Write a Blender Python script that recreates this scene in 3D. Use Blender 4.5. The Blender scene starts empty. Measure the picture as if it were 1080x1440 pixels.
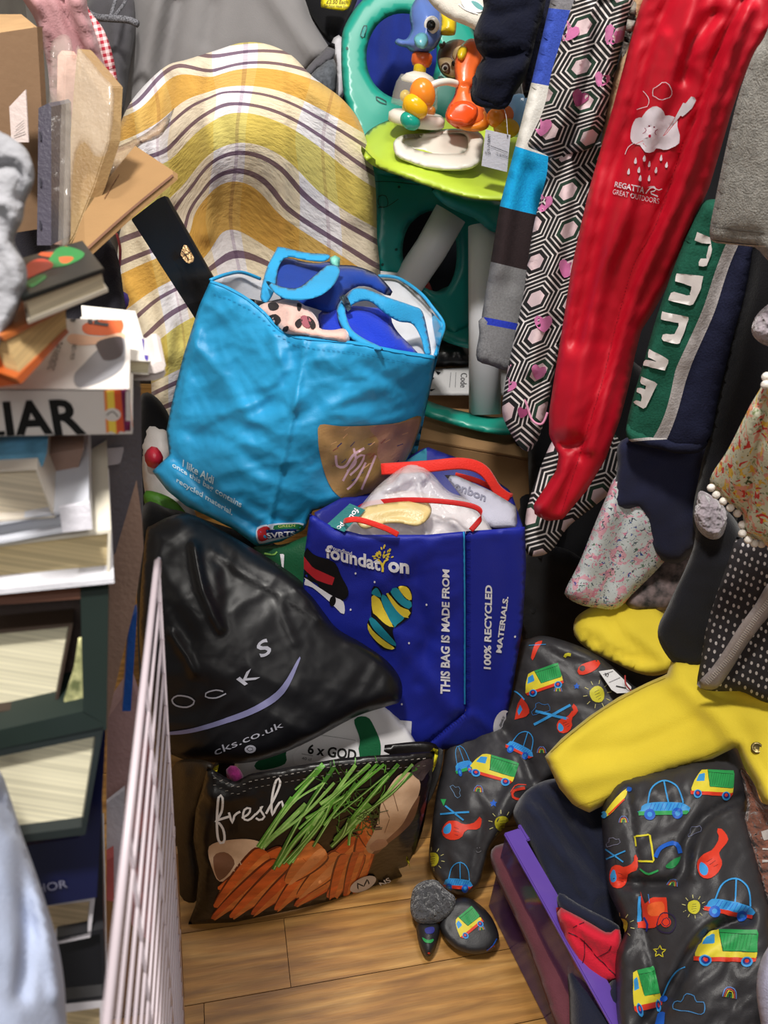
import bpy, bmesh, math, random
import numpy as np
from mathutils import Vector, Matrix
from mathutils.bvhtree import BVHTree
from mathutils.geometry import delaunay_2d_cdt
C = bpy.context.scene.collection
# ------------------------------------------------------------------ camera
FPX = 1040.0
CAM = np.array([0.0, 0.0, 1.40])
_d = np.array([305-540, -(2250-720), -FPX]); _d = _d/np.linalg.norm(_d)      # world down seen from the camera
_up = -_d
_f = np.array([0, 0, -1.0]); _f = _f-_up*_f.dot(_up); _f /= np.linalg.norm(_f)
_x = np.cross(_f, _up)
R = np.array([_x, _f, _up])            # rows: world axes written in camera axes -> world = R @ cam
m = Matrix.Identity(4)
for i in range(3):
    for j in range(3): m[i][j] = R[i][j]
cd = bpy.data.cameras.new('camera'); cam = bpy.data.objects.new('camera', cd); C.objects.link(cam)
m.translation = Vector(CAM); cam.matrix_world = m
cd.sensor_fit = 'VERTICAL'; cd.sensor_height = 36; cd.lens = 36*FPX/1440; cd.clip_start = 0.02
cd.dof.use_dof = True; cd.dof.focus_distance = 1.3; cd.dof.aperture_fstop = 7.5
bpy.context.scene.camera = cam
# ------------------------------------------------------------------ world, lamps, exposure
sc = bpy.context.scene
sc.view_settings.view_transform = 'Standard'; sc.view_settings.look = 'None'
sc.view_settings.gamma = 1; sc.view_settings.use_curve_mapping = False; sc.view_settings.exposure = 0.2
w = bpy.data.worlds.new('world'); sc.world = w; w.use_nodes = True
w.node_tree.nodes['Background'].inputs[0].default_value = (1, .97, .94, 1)
w.node_tree.nodes['Background'].inputs[1].default_value = 0.13
def area(name, loc, target, size, power, col=(1, .96, .9)):
    l = bpy.data.lights.new(name, 'AREA'); l.shape = 'RECTANGLE'; l.size = size[0]; l.size_y = size[1]; l.energy = power; l.color = col
    o = bpy.data.objects.new(name, l); C.objects.link(o); o.location = loc
    o.rotation_euler = (Vector(target)-Vector(loc)).to_track_quat('-Z', 'Y').to_euler(); return o
area('ceiling_panel_light', (-0.56, 0.38, 3.2), (0.0, 0.7, 0.4), (.26, .26), 58)
area('ceiling_panel_light', (0.15, 1.2, 3.1), (0.1, 1.2, 0), (.6, .6), 17)
area('fill_light', (0.4, -1.3, 2.7), (0.1, 1.0, 0.5), (1.2, .6), 11)  # added fill from behind the camera, lifts the shaded sides
# ------------------------------------------------------------------ rays: photo pixel (1080x1440) -> world
def ray(x, y):
    v = np.stack([(np.asarray(x, float)-540)/FPX, -(np.asarray(y, float)-720)/FPX, -np.ones_like(np.asarray(x, float))], -1)
    return v @ R.T
def at(x, y, d): return CAM+ray(x, y)*np.asarray(d, float)[..., None]
def dY(x, y, Y): return (Y-CAM[1])/ray(x, y)[..., 1]
def dZ(x, y, Z): return (Z-CAM[2])/ray(x, y)[..., 2]
def dX(x, y, X): return (X-CAM[0])/ray(x, y)[..., 0]
def dep(x, y, k, v): return {'Y': dY, 'Z': dZ, 'X': dX}[k](x, y, v) if isinstance(k, str) else k
def P(x, y, *a):
    d = a[0] if len(a) == 1 else dep(x, y, a[0], a[1])
    return at(x, y, d)
def px_of(p):
    c = R.T @ (np.asarray(p)-CAM); return 540+FPX*c[0]/-c[2], 720-FPX*c[1]/-c[2]
def tps(pts, vals):
    pts = np.array(pts, float); vals = np.array(vals, float)
    if vals.ndim == 1: vals = vals[:, None]
    n = len(pts); s = 300.0; q = pts/s
    if n < 3:
        if n == 1: return lambda x, y: np.repeat(vals, len(x), 0)
        a, b = q; ab = b-a; L = ab.dot(ab)
        def f2(x, y):
            t = ((np.stack([x, y], -1)/s-a)@ab)/L; return vals[0]+(vals[1]-vals[0])*t[:, None]
        return f2
    def U(r2): return np.where(r2 > 1e-12, r2*np.log(np.maximum(r2, 1e-12)), 0)
    D = ((q[:, None]-q[None])**2).sum(-1); Pm = np.hstack([np.ones((n, 1)), q])
    A = np.block([[U(D)+1e-4*np.eye(n), Pm], [Pm.T, np.zeros((3, 3))]])
    w_ = np.linalg.lstsq(A, np.vstack([vals, np.zeros((3, vals.shape[1]))]), rcond=None)[0]
    def f(x, y):
        g = np.stack([x, y], -1)/s; D = ((g[:, None]-q[None])**2).sum(-1)
        return U(D)@w_[:n]+np.hstack([np.ones((len(g), 1)), g])@w_[n:]
    return f
def surf(spec):
    """spec: ('Y', v) a world plane, or a list of (x, y, depth) / (x, y, axis, v) anchors"""
    if isinstance(spec, tuple): return lambda x, y: dep(x, y, spec[0], spec[1])
    pts = [(a[0], a[1]) for a in spec]
    v = [1/(a[2] if len(a) == 3 else float(dep(a[0], a[1], a[2], a[3]))) for a in spec]
    f = tps(pts, v); return lambda x, y: 1/f(x, y)[:, 0]
# ------------------------------------------------------------------ noise
_rng = np.random.RandomState(7); _perm = _rng.permutation(256); _g = _rng.rand(256)*2*np.pi
def noise(x, y, seed=0):
    x = np.asarray(x, float)+seed*17.3; y = np.asarray(y, float)+seed*9.1
    xi = np.floor(x).astype(int); yi = np.floor(y).astype(int); xf = x-xi; yf = y-yi
    u = xf*xf*xf*(xf*(xf*6-15)+10); v = yf*yf*yf*(yf*(yf*6-15)+10)
    def gr(a, b, dx, dy):
        t = _g[_perm[(_perm[a & 255]+b) & 255]]; return np.cos(t)*dx+np.sin(t)*dy
    a = gr(xi, yi, xf, yf); b = gr(xi+1, yi, xf-1, yf); c = gr(xi, yi+1, xf, yf-1); d = gr(xi+1, yi+1, xf-1, yf-1)
    return (a*(1-u)+b*u)*(1-v)+(c*(1-u)+d*u)*v
def wrinkle(x, y, wr):
    """(amp, size px, angle deg, stretch, kind, seed): soft folds or sharp creases"""
    h = 0
    for amp, size, ang, st, kind, seed in wr:
        c, s = math.cos(math.radians(ang)), math.sin(math.radians(ang))
        a = (x*c+y*s)/(size*st); b = (-x*s+y*c)/size
        wx = noise(a*.7, b*.7, seed+5)*.6; a = a+wx; b = b+noise(a*.8, b*.8, seed+9)*.6
        n = noise(a, b, seed)
        if kind == 'crease': n = (1-np.abs(n)*3.0).clip(-1, 1)*.5+.4*noise(a*2.1, b*2.1, seed+3)
        h = h+amp*n
    return h
# ------------------------------------------------------------------ polygons
def cat(pts, closed=True, k=6):
    p = np.array(pts, float); n = len(p); out = []
    rng = range(n) if closed else range(n-1)
    for i in rng:
        p0, p1, p2, p3 = (p[(i-1) % n], p[i], p[(i+1) % n], p[(i+2) % n]) if closed else (p[max(i-1, 0)], p[i], p[i+1], p[min(i+2, n-1)])
        for j in range(k):
            t = j/k; out.append(.5*((2*p1)+(-p0+p2)*t+(2*p0-5*p1+4*p2-p3)*t*t+(-p0+3*p1-3*p2+p3)*t**3))
    if not closed: out.append(p[-1])
    return np.array(out)
def resample(poly, step, closed=True):
    p = np.array(poly, float)
    if closed: p = np.vstack([p, p[:1]])
    L = np.r_[0, np.cumsum(np.linalg.norm(np.diff(p, axis=0), axis=1))]
    n = max(int(round(L[-1]/step)), 3); t = np.linspace(0, L[-1], n+1)
    q = np.stack([np.interp(t, L, p[:, k]) for k in range(p.shape[1])], -1)
    return q[:-1] if closed else q
def dist_poly(pt, poly, closed=True):
    a = np.array(poly, float); b = np.roll(a, -1, 0) if closed else a[1:]
    if not closed: a = a[:-1]
    ab = b-a; L = np.maximum((ab**2).sum(-1), 1e-9); out = np.full(len(pt), 1e9)
    for s in range(0, len(pt), 4000):
        q = pt[s:s+4000]; t = (((q[:, None]-a[None])*ab[None]).sum(-1)/L).clip(0, 1)
        out[s:s+4000] = np.sqrt((((a[None]+t[..., None]*ab[None])-q[:, None])**2).sum(-1).min(1))
    return out
def inside(pt, poly):
    p = np.array(poly, float); x, y = pt[:, 0], pt[:, 1]; r = np.zeros(len(pt), bool); j = len(p)-1
    for i in range(len(p)):
        xi, yi = p[i]; xj, yj = p[j]
        if yi != yj: r ^= ((yi > y) != (yj > y)) & (x < (xj-xi)*(y-yi)/(yj-yi)+xi)
        j = i
    return r
def triangulate(outer, holes=(), step=8):
    loops = [resample(outer, step)]+[resample(h, step) for h in holes]
    lo = loops[0].min(0); hi = loops[0].max(0)
    gx, gy = np.meshgrid(np.arange(lo[0], hi[0], step), np.arange(lo[1], hi[1], step*.87))
    gx = gx+(np.arange(gx.shape[0])[:, None] % 2)*step*.5
    g = np.stack([gx.ravel(), gy.ravel()], -1)
    if len(g):
        ok = inside(g, loops[0])
        for h in loops[1:]: ok &= ~inside(g, h)
        g = g[ok]
        for l in loops:
            if len(g): g = g[dist_poly(g, l) > step*.45]
    V = list(map(Vector, map(tuple, np.vstack(loops+[g.reshape(-1, 2)])))); E = []; o = 0
    for l in loops:
        n = len(l); E += [(o+i, o+(i+1) % n) for i in range(n)]; o += n
    v, e, f, _, _, _ = delaunay_2d_cdt(V, E, [], 0, 1e-5)
    v = np.array([tuple(q) for q in v]); f = np.array([t for t in f if len(t) == 3], int)
    c = v[f].mean(1); ok = inside(c, loops[0])
    for h in loops[1:]: ok &= ~inside(c, h)
    return v, f[ok], loops
# ------------------------------------------------------------------ linking
def L3(c):
    if isinstance(c, str): c = tuple(int(c[i:i+2], 16) for i in (0, 2, 4))
    return tuple(((v/255)/12.92 if v/255 <= .04045 else ((v/255+.055)/1.055)**2.4) for v in c)
def setp(o, label=None, cat=None, group=None, kind=None):
    if label: o['label'] = label
    if cat: o['category'] = cat
    if group: o['group'] = group
    if kind: o['kind'] = kind
    return o
def root_org(p):
    while p.parent is not None: p = p.parent
    return np.array(p.location)
def mk(name, V, F, mats, parent=None, label=None, cat=None, group=None, kind=None, uv=None, mi=None, smooth=True, org=None):
    V = np.array(V, float)
    if parent is None:
        o_ = np.array([(V[:, 0].min()+V[:, 0].max())/2, (V[:, 1].min()+V[:, 1].max())/2, V[:, 2].min()]) if org is None else np.array(org)
    else: o_ = root_org(parent)
    me = bpy.data.meshes.new(name); me.from_pydata((V-o_).tolist(), [], [tuple(int(i) for i in f) for f in F])
    if not isinstance(mats, (list, tuple)): mats = [mats]
    for m_ in mats: me.materials.append(m_)
    if mi is not None: me.polygons.foreach_set('material_index', np.array(mi, dtype=np.int32))
    if smooth: me.polygons.foreach_set('use_smooth', np.ones(len(me.polygons), bool))
    if uv is not None:
        l = me.uv_layers.new(name='UVMap'); li = np.zeros(len(me.loops), dtype=np.int32); me.loops.foreach_get('vertex_index', li)
        l.data.foreach_set('uv', np.array(uv, float)[li].ravel())
    me.update()
    o = bpy.data.objects.new(name, me); C.objects.link(o)
    if parent is not None: o.parent = parent
    else: o.location = o_
    o['_w'] = 0
    return setp(o, label, cat, group, kind)
def E(name, loc, label, cat, group=None):
    o = bpy.data.objects.new(name, None); C.objects.link(o); o.location = [float(v) for v in loc]; o.empty_display_size = .05
    return setp(o, label, cat, group)
def smoothf(o, ang=40):
    me = o.data
    bm = bmesh.new(); bm.from_mesh(me)
    for e in bm.edges:
        if len(e.link_faces) == 2 and e.calc_face_angle(0) > math.radians(ang): e.smooth = False
    bm.to_mesh(me); bm.free()
# ------------------------------------------------------------------ materials
_mc = {}
def nt_new(name):
    m_ = bpy.data.materials.new(name); m_.use_nodes = True; t = m_.node_tree; return m_, t, t.nodes['Principled BSDF']
def bump(t, b, scale, strength, coord='Object', detail=3, stretch=(1, 1, 1), dist=.002, kind='noise'):
    tc = t.nodes.new('ShaderNodeTexCoord'); mp = t.nodes.new('ShaderNodeMapping'); mp.inputs['Scale'].default_value = stretch
    t.links.new(tc.outputs[coord], mp.inputs[0])
    if kind == 'noise':
        n = t.nodes.new('ShaderNodeTexNoise'); n.inputs['Scale'].default_value = scale; n.inputs['Detail'].default_value = detail; out = n.outputs[0]
    elif kind == 'voronoi':
        n = t.nodes.new('ShaderNodeTexVoronoi'); n.inputs['Scale'].default_value = scale; out = n.outputs['Distance']
    else:
        n = t.nodes.new('ShaderNodeTexWave'); n.inputs['Scale'].default_value = scale; n.inputs['Distortion'].default_value = 2; out = n.outputs[1]
    t.links.new(mp.outputs[0], n.inputs['Vector'])
    bp = t.nodes.new('ShaderNodeBump'); bp.inputs['Strength'].default_value = strength; bp.inputs['Distance'].default_value = dist
    t.links.new(out, bp.inputs['Height'])
    prev = b.inputs['Normal'].links
    if prev: t.links.new(prev[0].from_socket, bp.inputs['Normal'])
    t.links.new(bp.outputs[0], b.inputs['Normal']); return n
def M(col, rough=.8, bs=250, bst=.35, var=.12, vs=12, sheen=0, spec=.5, name=None, alpha=1, trans=0, metal=0, coat=0, big=0, bigs=14, col2=None, stretch=(1, 1, 1)):
    key = (str(col), rough, bs, bst, var, vs, sheen, spec, alpha, trans, metal, coat, big, bigs, str(col2), stretch)
    if key in _mc: return _mc[key]
    m_, t, b = nt_new(name or 'material'); c = L3(col)
    b.inputs['Roughness'].default_value = rough; b.inputs['Metallic'].default_value = metal
    b.inputs['Specular IOR Level'].default_value = spec; b.inputs['Sheen Weight'].default_value = sheen
    b.inputs['Alpha'].default_value = alpha; b.inputs['Transmission Weight'].default_value = trans; b.inputs['Coat Weight'].default_value = coat
    n = t.nodes.new('ShaderNodeTexNoise'); n.inputs['Scale'].default_value = vs; n.inputs['Detail'].default_value = 5
    tc = t.nodes.new('ShaderNodeTexCoord'); mp = t.nodes.new('ShaderNodeMapping'); mp.inputs['Scale'].default_value = stretch
    t.links.new(tc.outputs['Object'], mp.inputs[0]); t.links.new(mp.outputs[0], n.inputs['Vector'])
    r = t.nodes.new('ShaderNodeValToRGB'); r.color_ramp.elements[0].position = .32; r.color_ramp.elements[1].position = .68
    c2 = L3(col2) if col2 else c
    r.color_ramp.elements[0].color = tuple(v*(1-var) for v in c)+(1,); r.color_ramp.elements[1].color = tuple(min(v*(1+var), 1) for v in c2)+(1,)
    t.links.new(n.outputs[0], r.inputs[0]); t.links.new(r.outputs[0], b.inputs['Base Color'])
    if big: bump(t, b, bigs, big, dist=.02, detail=2, stretch=stretch)
    if bst: bump(t, b, bs, bst, stretch=stretch)
    _mc[key] = m_; return m_
def fabric(col, **k): return M(col, **{**dict(rough=.9, bs=420, bst=.5, var=.1, sheen=.15, spec=.2), **k})
_hard = []
def plastic(col, **k):
    m_ = M(col, **{**dict(rough=.28, bs=60, bst=.03, var=.03, spec=.5), **k}); _hard.append(m_); return m_
def ink(col, rough=.6): return M(col, rough=rough, bs=500, bst=.1, var=.06, vs=40, spec=.3)
# ------------------------------------------------------------------ builders
def cloth(name, outline, sp, mat, thick=.03, back=None, r=None, folds=(), wr=(), step=8, holes=(), curve=True, uv=None, parent=None, mats=None, **kw):
    ol = cat(outline) if curve else np.array(outline, float)
    hl = [cat(h) if curve else np.array(h, float) for h in holes]
    v, f, loops = triangulate(ol, hl, step)
    x, y = v[:, 0], v[:, 1]
    de = dist_poly(v, loops[0])
    for h in loops[1:]: de = np.minimum(de, dist_poly(v, h))
    de[:sum(len(l) for l in loops)] = 0
    if r is None: r = min(max(de.max()*.9, 5), 14)
    else: r = r*.45 if r > 12 else r
    t = (de/r).clip(0, 1); prof = .72*np.sqrt(1-(1-t)**2)+.28*(de/max(de.max(), 1e-6)).clip(0, 1)**.7
    h = thick*prof
    if not wr and thick > .012 and mat not in _hard: wr = [(thick*.3, 40, (len(outline)*37) % 180, 2, 'soft', len(outline)), (thick*.1, 16, (len(outline)*53) % 180, 2, 'crease', len(outline)+3)]
    tap = (de/12).clip(0, 1)
    for fo in folds:
        pl = cat(fo[0], False) if len(fo[0]) > 2 else np.array(fo[0], float)
        dd = dist_poly(v, pl, False); h = h+fo[1]*np.exp(-(dd/fo[2])**2)*tap
    if wr: h = h+wrinkle(x, y, wr)*tap
    base = surf(sp)(x, y)
    front = at(x, y, base-h)
    bk = (thick*.6 if back is None else back)
    nb = sum(len(l) for l in loops); n = len(v)
    inner = np.where(de > 0)[0]; idx = np.arange(n); idx[inner] = n+np.arange(len(inner))
    rear = at(x[inner], y[inner], base[inner]+bk*prof[inner]+np.minimum(-h[inner]+thick*prof[inner], 0)*0+.002)
    V = np.vstack([front, rear])
    if uv is None: UV = np.stack([x/300, -y/300], -1)
    else: UV = tps([(a[0], a[1]) for a in uv], [(a[2], a[3]) for a in uv])(x, y)
    # orientation: front faces the camera
    a, b, c = front[f[:, 0]], front[f[:, 1]], front[f[:, 2]]
    nrm = np.cross(b-a, c-a); flip = (nrm*(CAM-a)).sum(1) < 0; f = np.where(flip[:, None], f[:, ::-1], f)
    fb = idx[f][:, ::-1]
    o = mk(name, V, np.vstack([f, fb]), mats or mat, parent=parent, uv=np.vstack([UV, UV[inner]]), **kw)
    return o
def grid_mesh(G, close_u=False, close_v=False):
    nv, nu = G.shape[:2]; V = G.reshape(-1, 3); F = []
    for j in range(nv if close_v else nv-1):
        for i in range(nu if close_u else nu-1):
            a = j*nu+i; b = j*nu+(i+1) % nu; c = ((j+1) % nv)*nu+(i+1) % nu; d = ((j+1) % nv)*nu+i; F.append((a, b, c, d))
    return V, F
def tube(name, pts, rad, mat, parent=None, seg=10, curve=True, k=6, flat=None, cap=True, **kw):
    """pts: world points; rad: number or list; flat=(hint vector, ratio) squashes it into a strap"""
    p = np.array(pts, float); rr = np.full(len(p), rad, float) if np.isscalar(rad) else np.array(rad, float)
    if curve and len(p) > 2:
        q = cat(np.hstack([p, rr[:, None]]), False, k); p = q[:, :3]; rr = np.abs(q[:, 3])
    t = np.gradient(p, axis=0); t /= np.maximum(np.linalg.norm(t, axis=1, keepdims=True), 1e-9)
    V = []; up = np.array([0.03, .02, 1.0]) if flat is None else np.array(flat[0], float)
    if flat is None and abs(t[0].dot(up)) > .95: up = np.array([1.0, .05, .03])
    a = np.cross(t[0], up); a /= np.linalg.norm(a)
    for i in range(len(p)):
        if flat is not None:
            a = np.cross(t[i], up); a /= max(np.linalg.norm(a), 1e-9)
        else: a = a-t[i]*a.dot(t[i]); a /= max(np.linalg.norm(a), 1e-9)
        b = np.cross(t[i], a); q = 1.0 if flat is None else flat[1]
        for s in range(seg):
            w_ = 2*math.pi*s/seg; V.append(p[i]+rr[i]*(math.cos(w_)*b+math.sin(w_)*a*q))
    n = len(p); F = [(j*seg+i, j*seg+(i+1) % seg, (j+1)*seg+(i+1) % seg, (j+1)*seg+i) for j in range(n-1) for i in range(seg)]
    if cap: F += [tuple(range(seg))[::-1], tuple((n-1)*seg+i for i in range(seg))]
    return mk(name, V, F, mat, parent=parent, **kw)
def box3(name, A, e1, e2, e3, mat, parent=None, bev=.0006, **kw):
    A = np.array(A, float); V = [A+i*e1+j*e2+k*e3 for k in (0, 1) for j in (0, 1) for i in (0, 1)]
    F = [(0, 1, 3, 2), (4, 6, 7, 5), (0, 4, 5, 1), (2, 3, 7, 6), (0, 2, 6, 4), (1, 5, 7, 3)]
    if np.dot(np.cross(e1, e2), e3) > 0: F = [f[::-1] for f in F]
    o = mk(name, V, F, mat, parent=parent, smooth=False, **kw)
    if bev:
        bm = bmesh.new(); bm.from_mesh(o.data); bmesh.ops.bevel(bm, geom=bm.edges[:], offset=bev, segments=2, affect='EDGES'); bm.to_mesh(o.data); bm.free()
    return o
def lathe(name, c, axis, prof, mat, parent=None, seg=24, **kw):
    """prof: [(height along axis, radius)]"""
    c = np.array(c, float); ax = np.array(axis, float); ax /= np.linalg.norm(ax)
    a = np.cross(ax, [0.3, 1, .1]); a /= np.linalg.norm(a); b = np.cross(ax, a)
    G = np.array([[c+ax*h+r_*(math.cos(2*math.pi*i/seg)*a+math.sin(2*math.pi*i/seg)*b) for i in range(seg)] for h, r_ in prof])
    V, F = grid_mesh(G, close_u=True); n = len(prof)
    F += [tuple(range(seg))[::-1], tuple((n-1)*seg+i for i in range(seg))]
    return mk(name, V, F, mat, parent=parent, **kw)
def ball(name, c, rad, mat, parent=None, axis=(0, 0, 1), stretch=1.0, seg=20, **kw):
    pr = [(-rad*stretch*math.cos(math.pi*i/12), max(rad*math.sin(math.pi*i/12), rad*.02)) for i in range(13)]
    return lathe(name, c, axis, pr, mat, parent, seg, **kw)
# ------------------------------------------------------------------ flat print laid on a surface
def bvh(objs):
    V = []; F = []
    for o in (objs if isinstance(objs, (list, tuple)) else [objs]):
        off = root_org(o); n = len(V); V += [tuple(np.array(v.co)+off) for v in o.data.vertices]; F += [tuple(i+n for i in p.vertices) for p in o.data.polygons]
    return BVHTree.FromPolygons(V, F)
CV = Vector(CAM)
def project(tree, v, off):
    r = ray(v[:, 0], v[:, 1]); out = np.zeros((len(v), 3)); ok = np.zeros(len(v), bool)
    for i, q in enumerate(r):
        d = Vector(q).normalized(); h = tree.ray_cast(CV, d)
        if h[0] is not None:
            nn = h[1] if h[1].dot(d) < 0 else -h[1]
            out[i] = np.array(h[0]+nn*off*.6-d*off*.6); ok[i] = True
    return out, ok
def affine(pos, sx, sy=None, rot=0, shear=0):
    sy = sx if sy is None else sy; c, s = math.cos(math.radians(rot)), math.sin(math.radians(rot))
    def f(p):
        p = np.array(p, float); x = p[:, 0]*sx+shear*p[:, 1]; y = p[:, 1]*sy
        return np.stack([pos[0]+x*c-y*s, pos[1]+x*s+y*c], -1)
    return f
def quadmap(q):
    q = np.array(q, float)
    def f(p):
        p = np.array(p, float); u = p[:, 0:1]; v = p[:, 1:2]
        return (q[0]*(1-u)+q[1]*u)*(1-v)+(q[3]*(1-u)+q[2]*u)*v
    return f
def stroke2(pts, w, closed=False, curve=True):
    p = np.array(pts, float)
    if curve and len(p) > 2: p = cat(p, closed, 5)
    p = resample(p, 4, closed)
    if closed: p = np.vstack([p, p[:1]])
    t = np.gradient(p, axis=0); t /= np.maximum(np.linalg.norm(t, axis=1, keepdims=True), 1e-9); n = np.stack([-t[:, 1], t[:, 0]], -1)*w/2
    V = np.vstack([p+n, p-n]); k = len(p); F = [(i, i+1, k+i+1, k+i) for i in range(k-1)]; return V, F
_font = {}
def text2(s, bold=0):
    key = (s, bold)
    if key in _font: return _font[key]
    cu = bpy.data.curves.new('t', 'FONT'); cu.body = s; cu.size = 1; cu.offset = bold; cu.resolution_u = 3; cu.fill_mode = 'FRONT'
    o = bpy.data.objects.new('t', cu); me = bpy.data.meshes.new_from_object(o)
    V = np.array([tuple(v.co)[:2] for v in me.vertices]) if len(me.vertices) else np.zeros((0, 2)); F = [tuple(p.vertices) for p in me.polygons]
    bpy.data.objects.remove(o); bpy.data.curves.remove(cu); bpy.data.meshes.remove(me)
    if len(V):
        V = V-V.min(0); W = V[:, 0].max(); V[:, 0] /= W; V[:, 1] = 1-V[:, 1]/V[:, 1].max()
    _font[key] = (V, F); return _font[key]
def refine(v, f, L):
    v = [tuple(p) for p in v]; tris = []
    for t in f:
        for k in range(1, len(t)-1): tris.append((t[0], t[k], t[k+1]))
    for _ in range(7):
        mid = {}; out = []; split = False
        def gm(a, b):
            k = (min(a, b), max(a, b))
            if k not in mid:
                if math.dist(v[a], v[b]) <= L: mid[k] = -1
                else: v.append(((v[a][0]+v[b][0])/2, (v[a][1]+v[b][1])/2)); mid[k] = len(v)-1
            return mid[k]
        for a, b, c in tris:
            ab, bc, ca = gm(a, b), gm(b, c), gm(c, a); n = (ab >= 0)+(bc >= 0)+(ca >= 0)
            if n == 0: out.append((a, b, c)); continue
            split = True
            if n == 3: out += [(a, ab, ca), (ab, b, bc), (ca, bc, c), (ab, bc, ca)]
            elif n == 1:
                if ab >= 0: out += [(a, ab, c), (ab, b, c)]
                elif bc >= 0: out += [(b, bc, a), (bc, c, a)]
                else: out += [(c, ca, b), (ca, a, b)]
            else:
                if ab < 0: out += [(c, ca, bc), (ca, a, bc), (a, b, bc)]
                elif bc < 0: out += [(a, ab, ca), (ab, b, ca), (b, c, ca)]
                else: out += [(b, bc, ab), (bc, c, ab), (c, a, ab)]
        tris = out
        if not split: break
    return np.array(v), tris
def prism(name, poly, sp, ext, mat, parent=None, bev=0, **kw):
    p = np.array(poly, float); d = surf(sp)(p[:, 0], p[:, 1]); F0 = at(p[:, 0], p[:, 1], d); n = len(p); B0 = F0+np.array(ext)
    V = np.vstack([F0, B0]); F = [tuple(range(n)), tuple(range(2*n-1, n-1, -1))]+[(i, i+n, (i+1) % n+n, (i+1) % n) for i in range(n)]
    o = mk(name, V, F, mat, parent=parent, smooth=False, **kw); bm = bmesh.new(); bm.from_mesh(o.data); bmesh.ops.recalc_face_normals(bm, faces=bm.faces[:])
    if bev: bmesh.ops.bevel(bm, geom=bm.edges[:], offset=bev, segments=2, affect='EDGES')
    bm.to_mesh(o.data); bm.free(); return o
def decal(name, target, items, parent=None, tf=None, off=.0016, step=7, label=None, tree=None, inc=.00018):
    """items in photo pixels (or in tf's own frame): ('f', pts, mat) fill, ('fs', pts, mat) smooth fill, ('s', pts, width, mat) stroke,
    ('c', pts, width, mat) closed stroke, ('t', text, quad, mat, bold) lettering fitted to a quad, ('e', cx, cy, rx, ry, mat, rot) ellipse"""
    tree = tree or bvh(target); Vs, Fs, Ms, mats = [], [], [], []; nV = 0; jobs = []; texts = []; EL = []
    def push(v, f, fm, o_):
        nonlocal nV
        w_, ok = project(tree, np.asarray(v), o_)
        for t, mt in zip(f, fm):
            if all(ok[i] for i in t):
                tt = w_[list(t)]
                if max(np.linalg.norm(tt[0]-tt[k_]) for k_ in range(1, len(t))) > .12: continue
                if mt not in mats: mats.append(mt)
                Fs.append([int(i)+nV for i in t]); Ms.append(mats.index(mt))
        Vs.append(w_); nV += len(v)
    for it in items:
        k = it[0]
        if k == 't':
            v, f = text2(it[1], it[4] if len(it) > 4 else .012); q = np.array(it[2], float)
            if tf: q = tf(q)
            v = quadmap(q)(v)
            if len(v): v, f = refine(v, f, 5.0); texts.append((v, f, it[3]))
            continue
        if k == 'e':
            n_ = 24 if max(it[3], it[4]) > 2.5 else 10; a = np.linspace(0, 2*np.pi, n_+1)[:-1]; rr = math.radians(it[6] if len(it) > 6 else 0)
            ex, ey = it[3]*np.cos(a), it[4]*np.sin(a); pts = np.stack([it[1]+ex*math.cos(rr)-ey*math.sin(rr), it[2]+ex*math.sin(rr)+ey*math.cos(rr)], -1); mt = it[5]
        else: pts = np.array(it[1], float); mt = it[2] if k in ('f', 'fs') else it[3]
        if k == 'fs': pts = cat(pts, True, 4)
        if tf: pts = tf(pts)
        if k in ('f', 'fs', 'e'):
            lp = resample(pts, min(6.0, max(.8, np.ptp(pts, axis=0).max()/5))) if k != 'e' else pts
            EL.append((lp, True)); jobs.append((lambda c, pts=pts: inside(c, pts), mt, pts.min(0), pts.max(0)))
        else:
            cl = k == 'c'
            if k != 'l' and len(pts) > 2: pts = cat(pts, cl, 4)
            pts = resample(pts, 5.0, cl) if len(pts) > 2 or k != 'l' else pts[0]+(pts[-1]-pts[0])*np.linspace(0, 1, max(2, int(np.linalg.norm(pts[-1]-pts[0])/4)+2))[:, None]
            if cl: pts = np.vstack([pts, pts[:1]])
            if len(it[1]) > 2 and k == 'l': pts = np.array(it[1], float) if not tf else tf(np.array(it[1], float))
            t = np.gradient(pts, axis=0); t /= np.maximum(np.linalg.norm(t, axis=1, keepdims=True), 1e-9); n = np.stack([-t[:, 1], t[:, 0]], -1)*it[2]/2
            if k == 'l' and len(it[1]) > 2:
                for a_, b_ in zip(pts[:-1], pts[1:]):
                    u_ = (b_-a_)/max(np.linalg.norm(b_-a_), 1e-9); m_ = np.array([-u_[1], u_[0]])*it[2]/2; qd = np.array([a_+m_, b_+m_, b_-m_, a_-m_]); EL.append((resample(qd, 4.0), True)); jobs.append((lambda c, qd=qd: inside(c, qd), mt, qd.min(0), qd.max(0)))
                continue
            L_, R_q = pts+n, pts-n
            qs = [np.array([L_[i_], L_[i_+1], R_q[i_+1], R_q[i_]]) for i_ in range(len(pts)-1)]
            EL.append((L_, False)); EL.append((R_q, False)); EL.append((np.array([L_[0], R_q[0]]), False)); EL.append((np.array([L_[-1], R_q[-1]]), False))
            def tst(c, qs=qs):
                r_ = np.zeros(len(c), bool)
                for q_ in qs: r_ |= inside(c, q_)
                return r_
            jobs.append((tst, mt, np.minimum(L_.min(0), R_q.min(0)), np.maximum(L_.max(0), R_q.max(0))))
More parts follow.
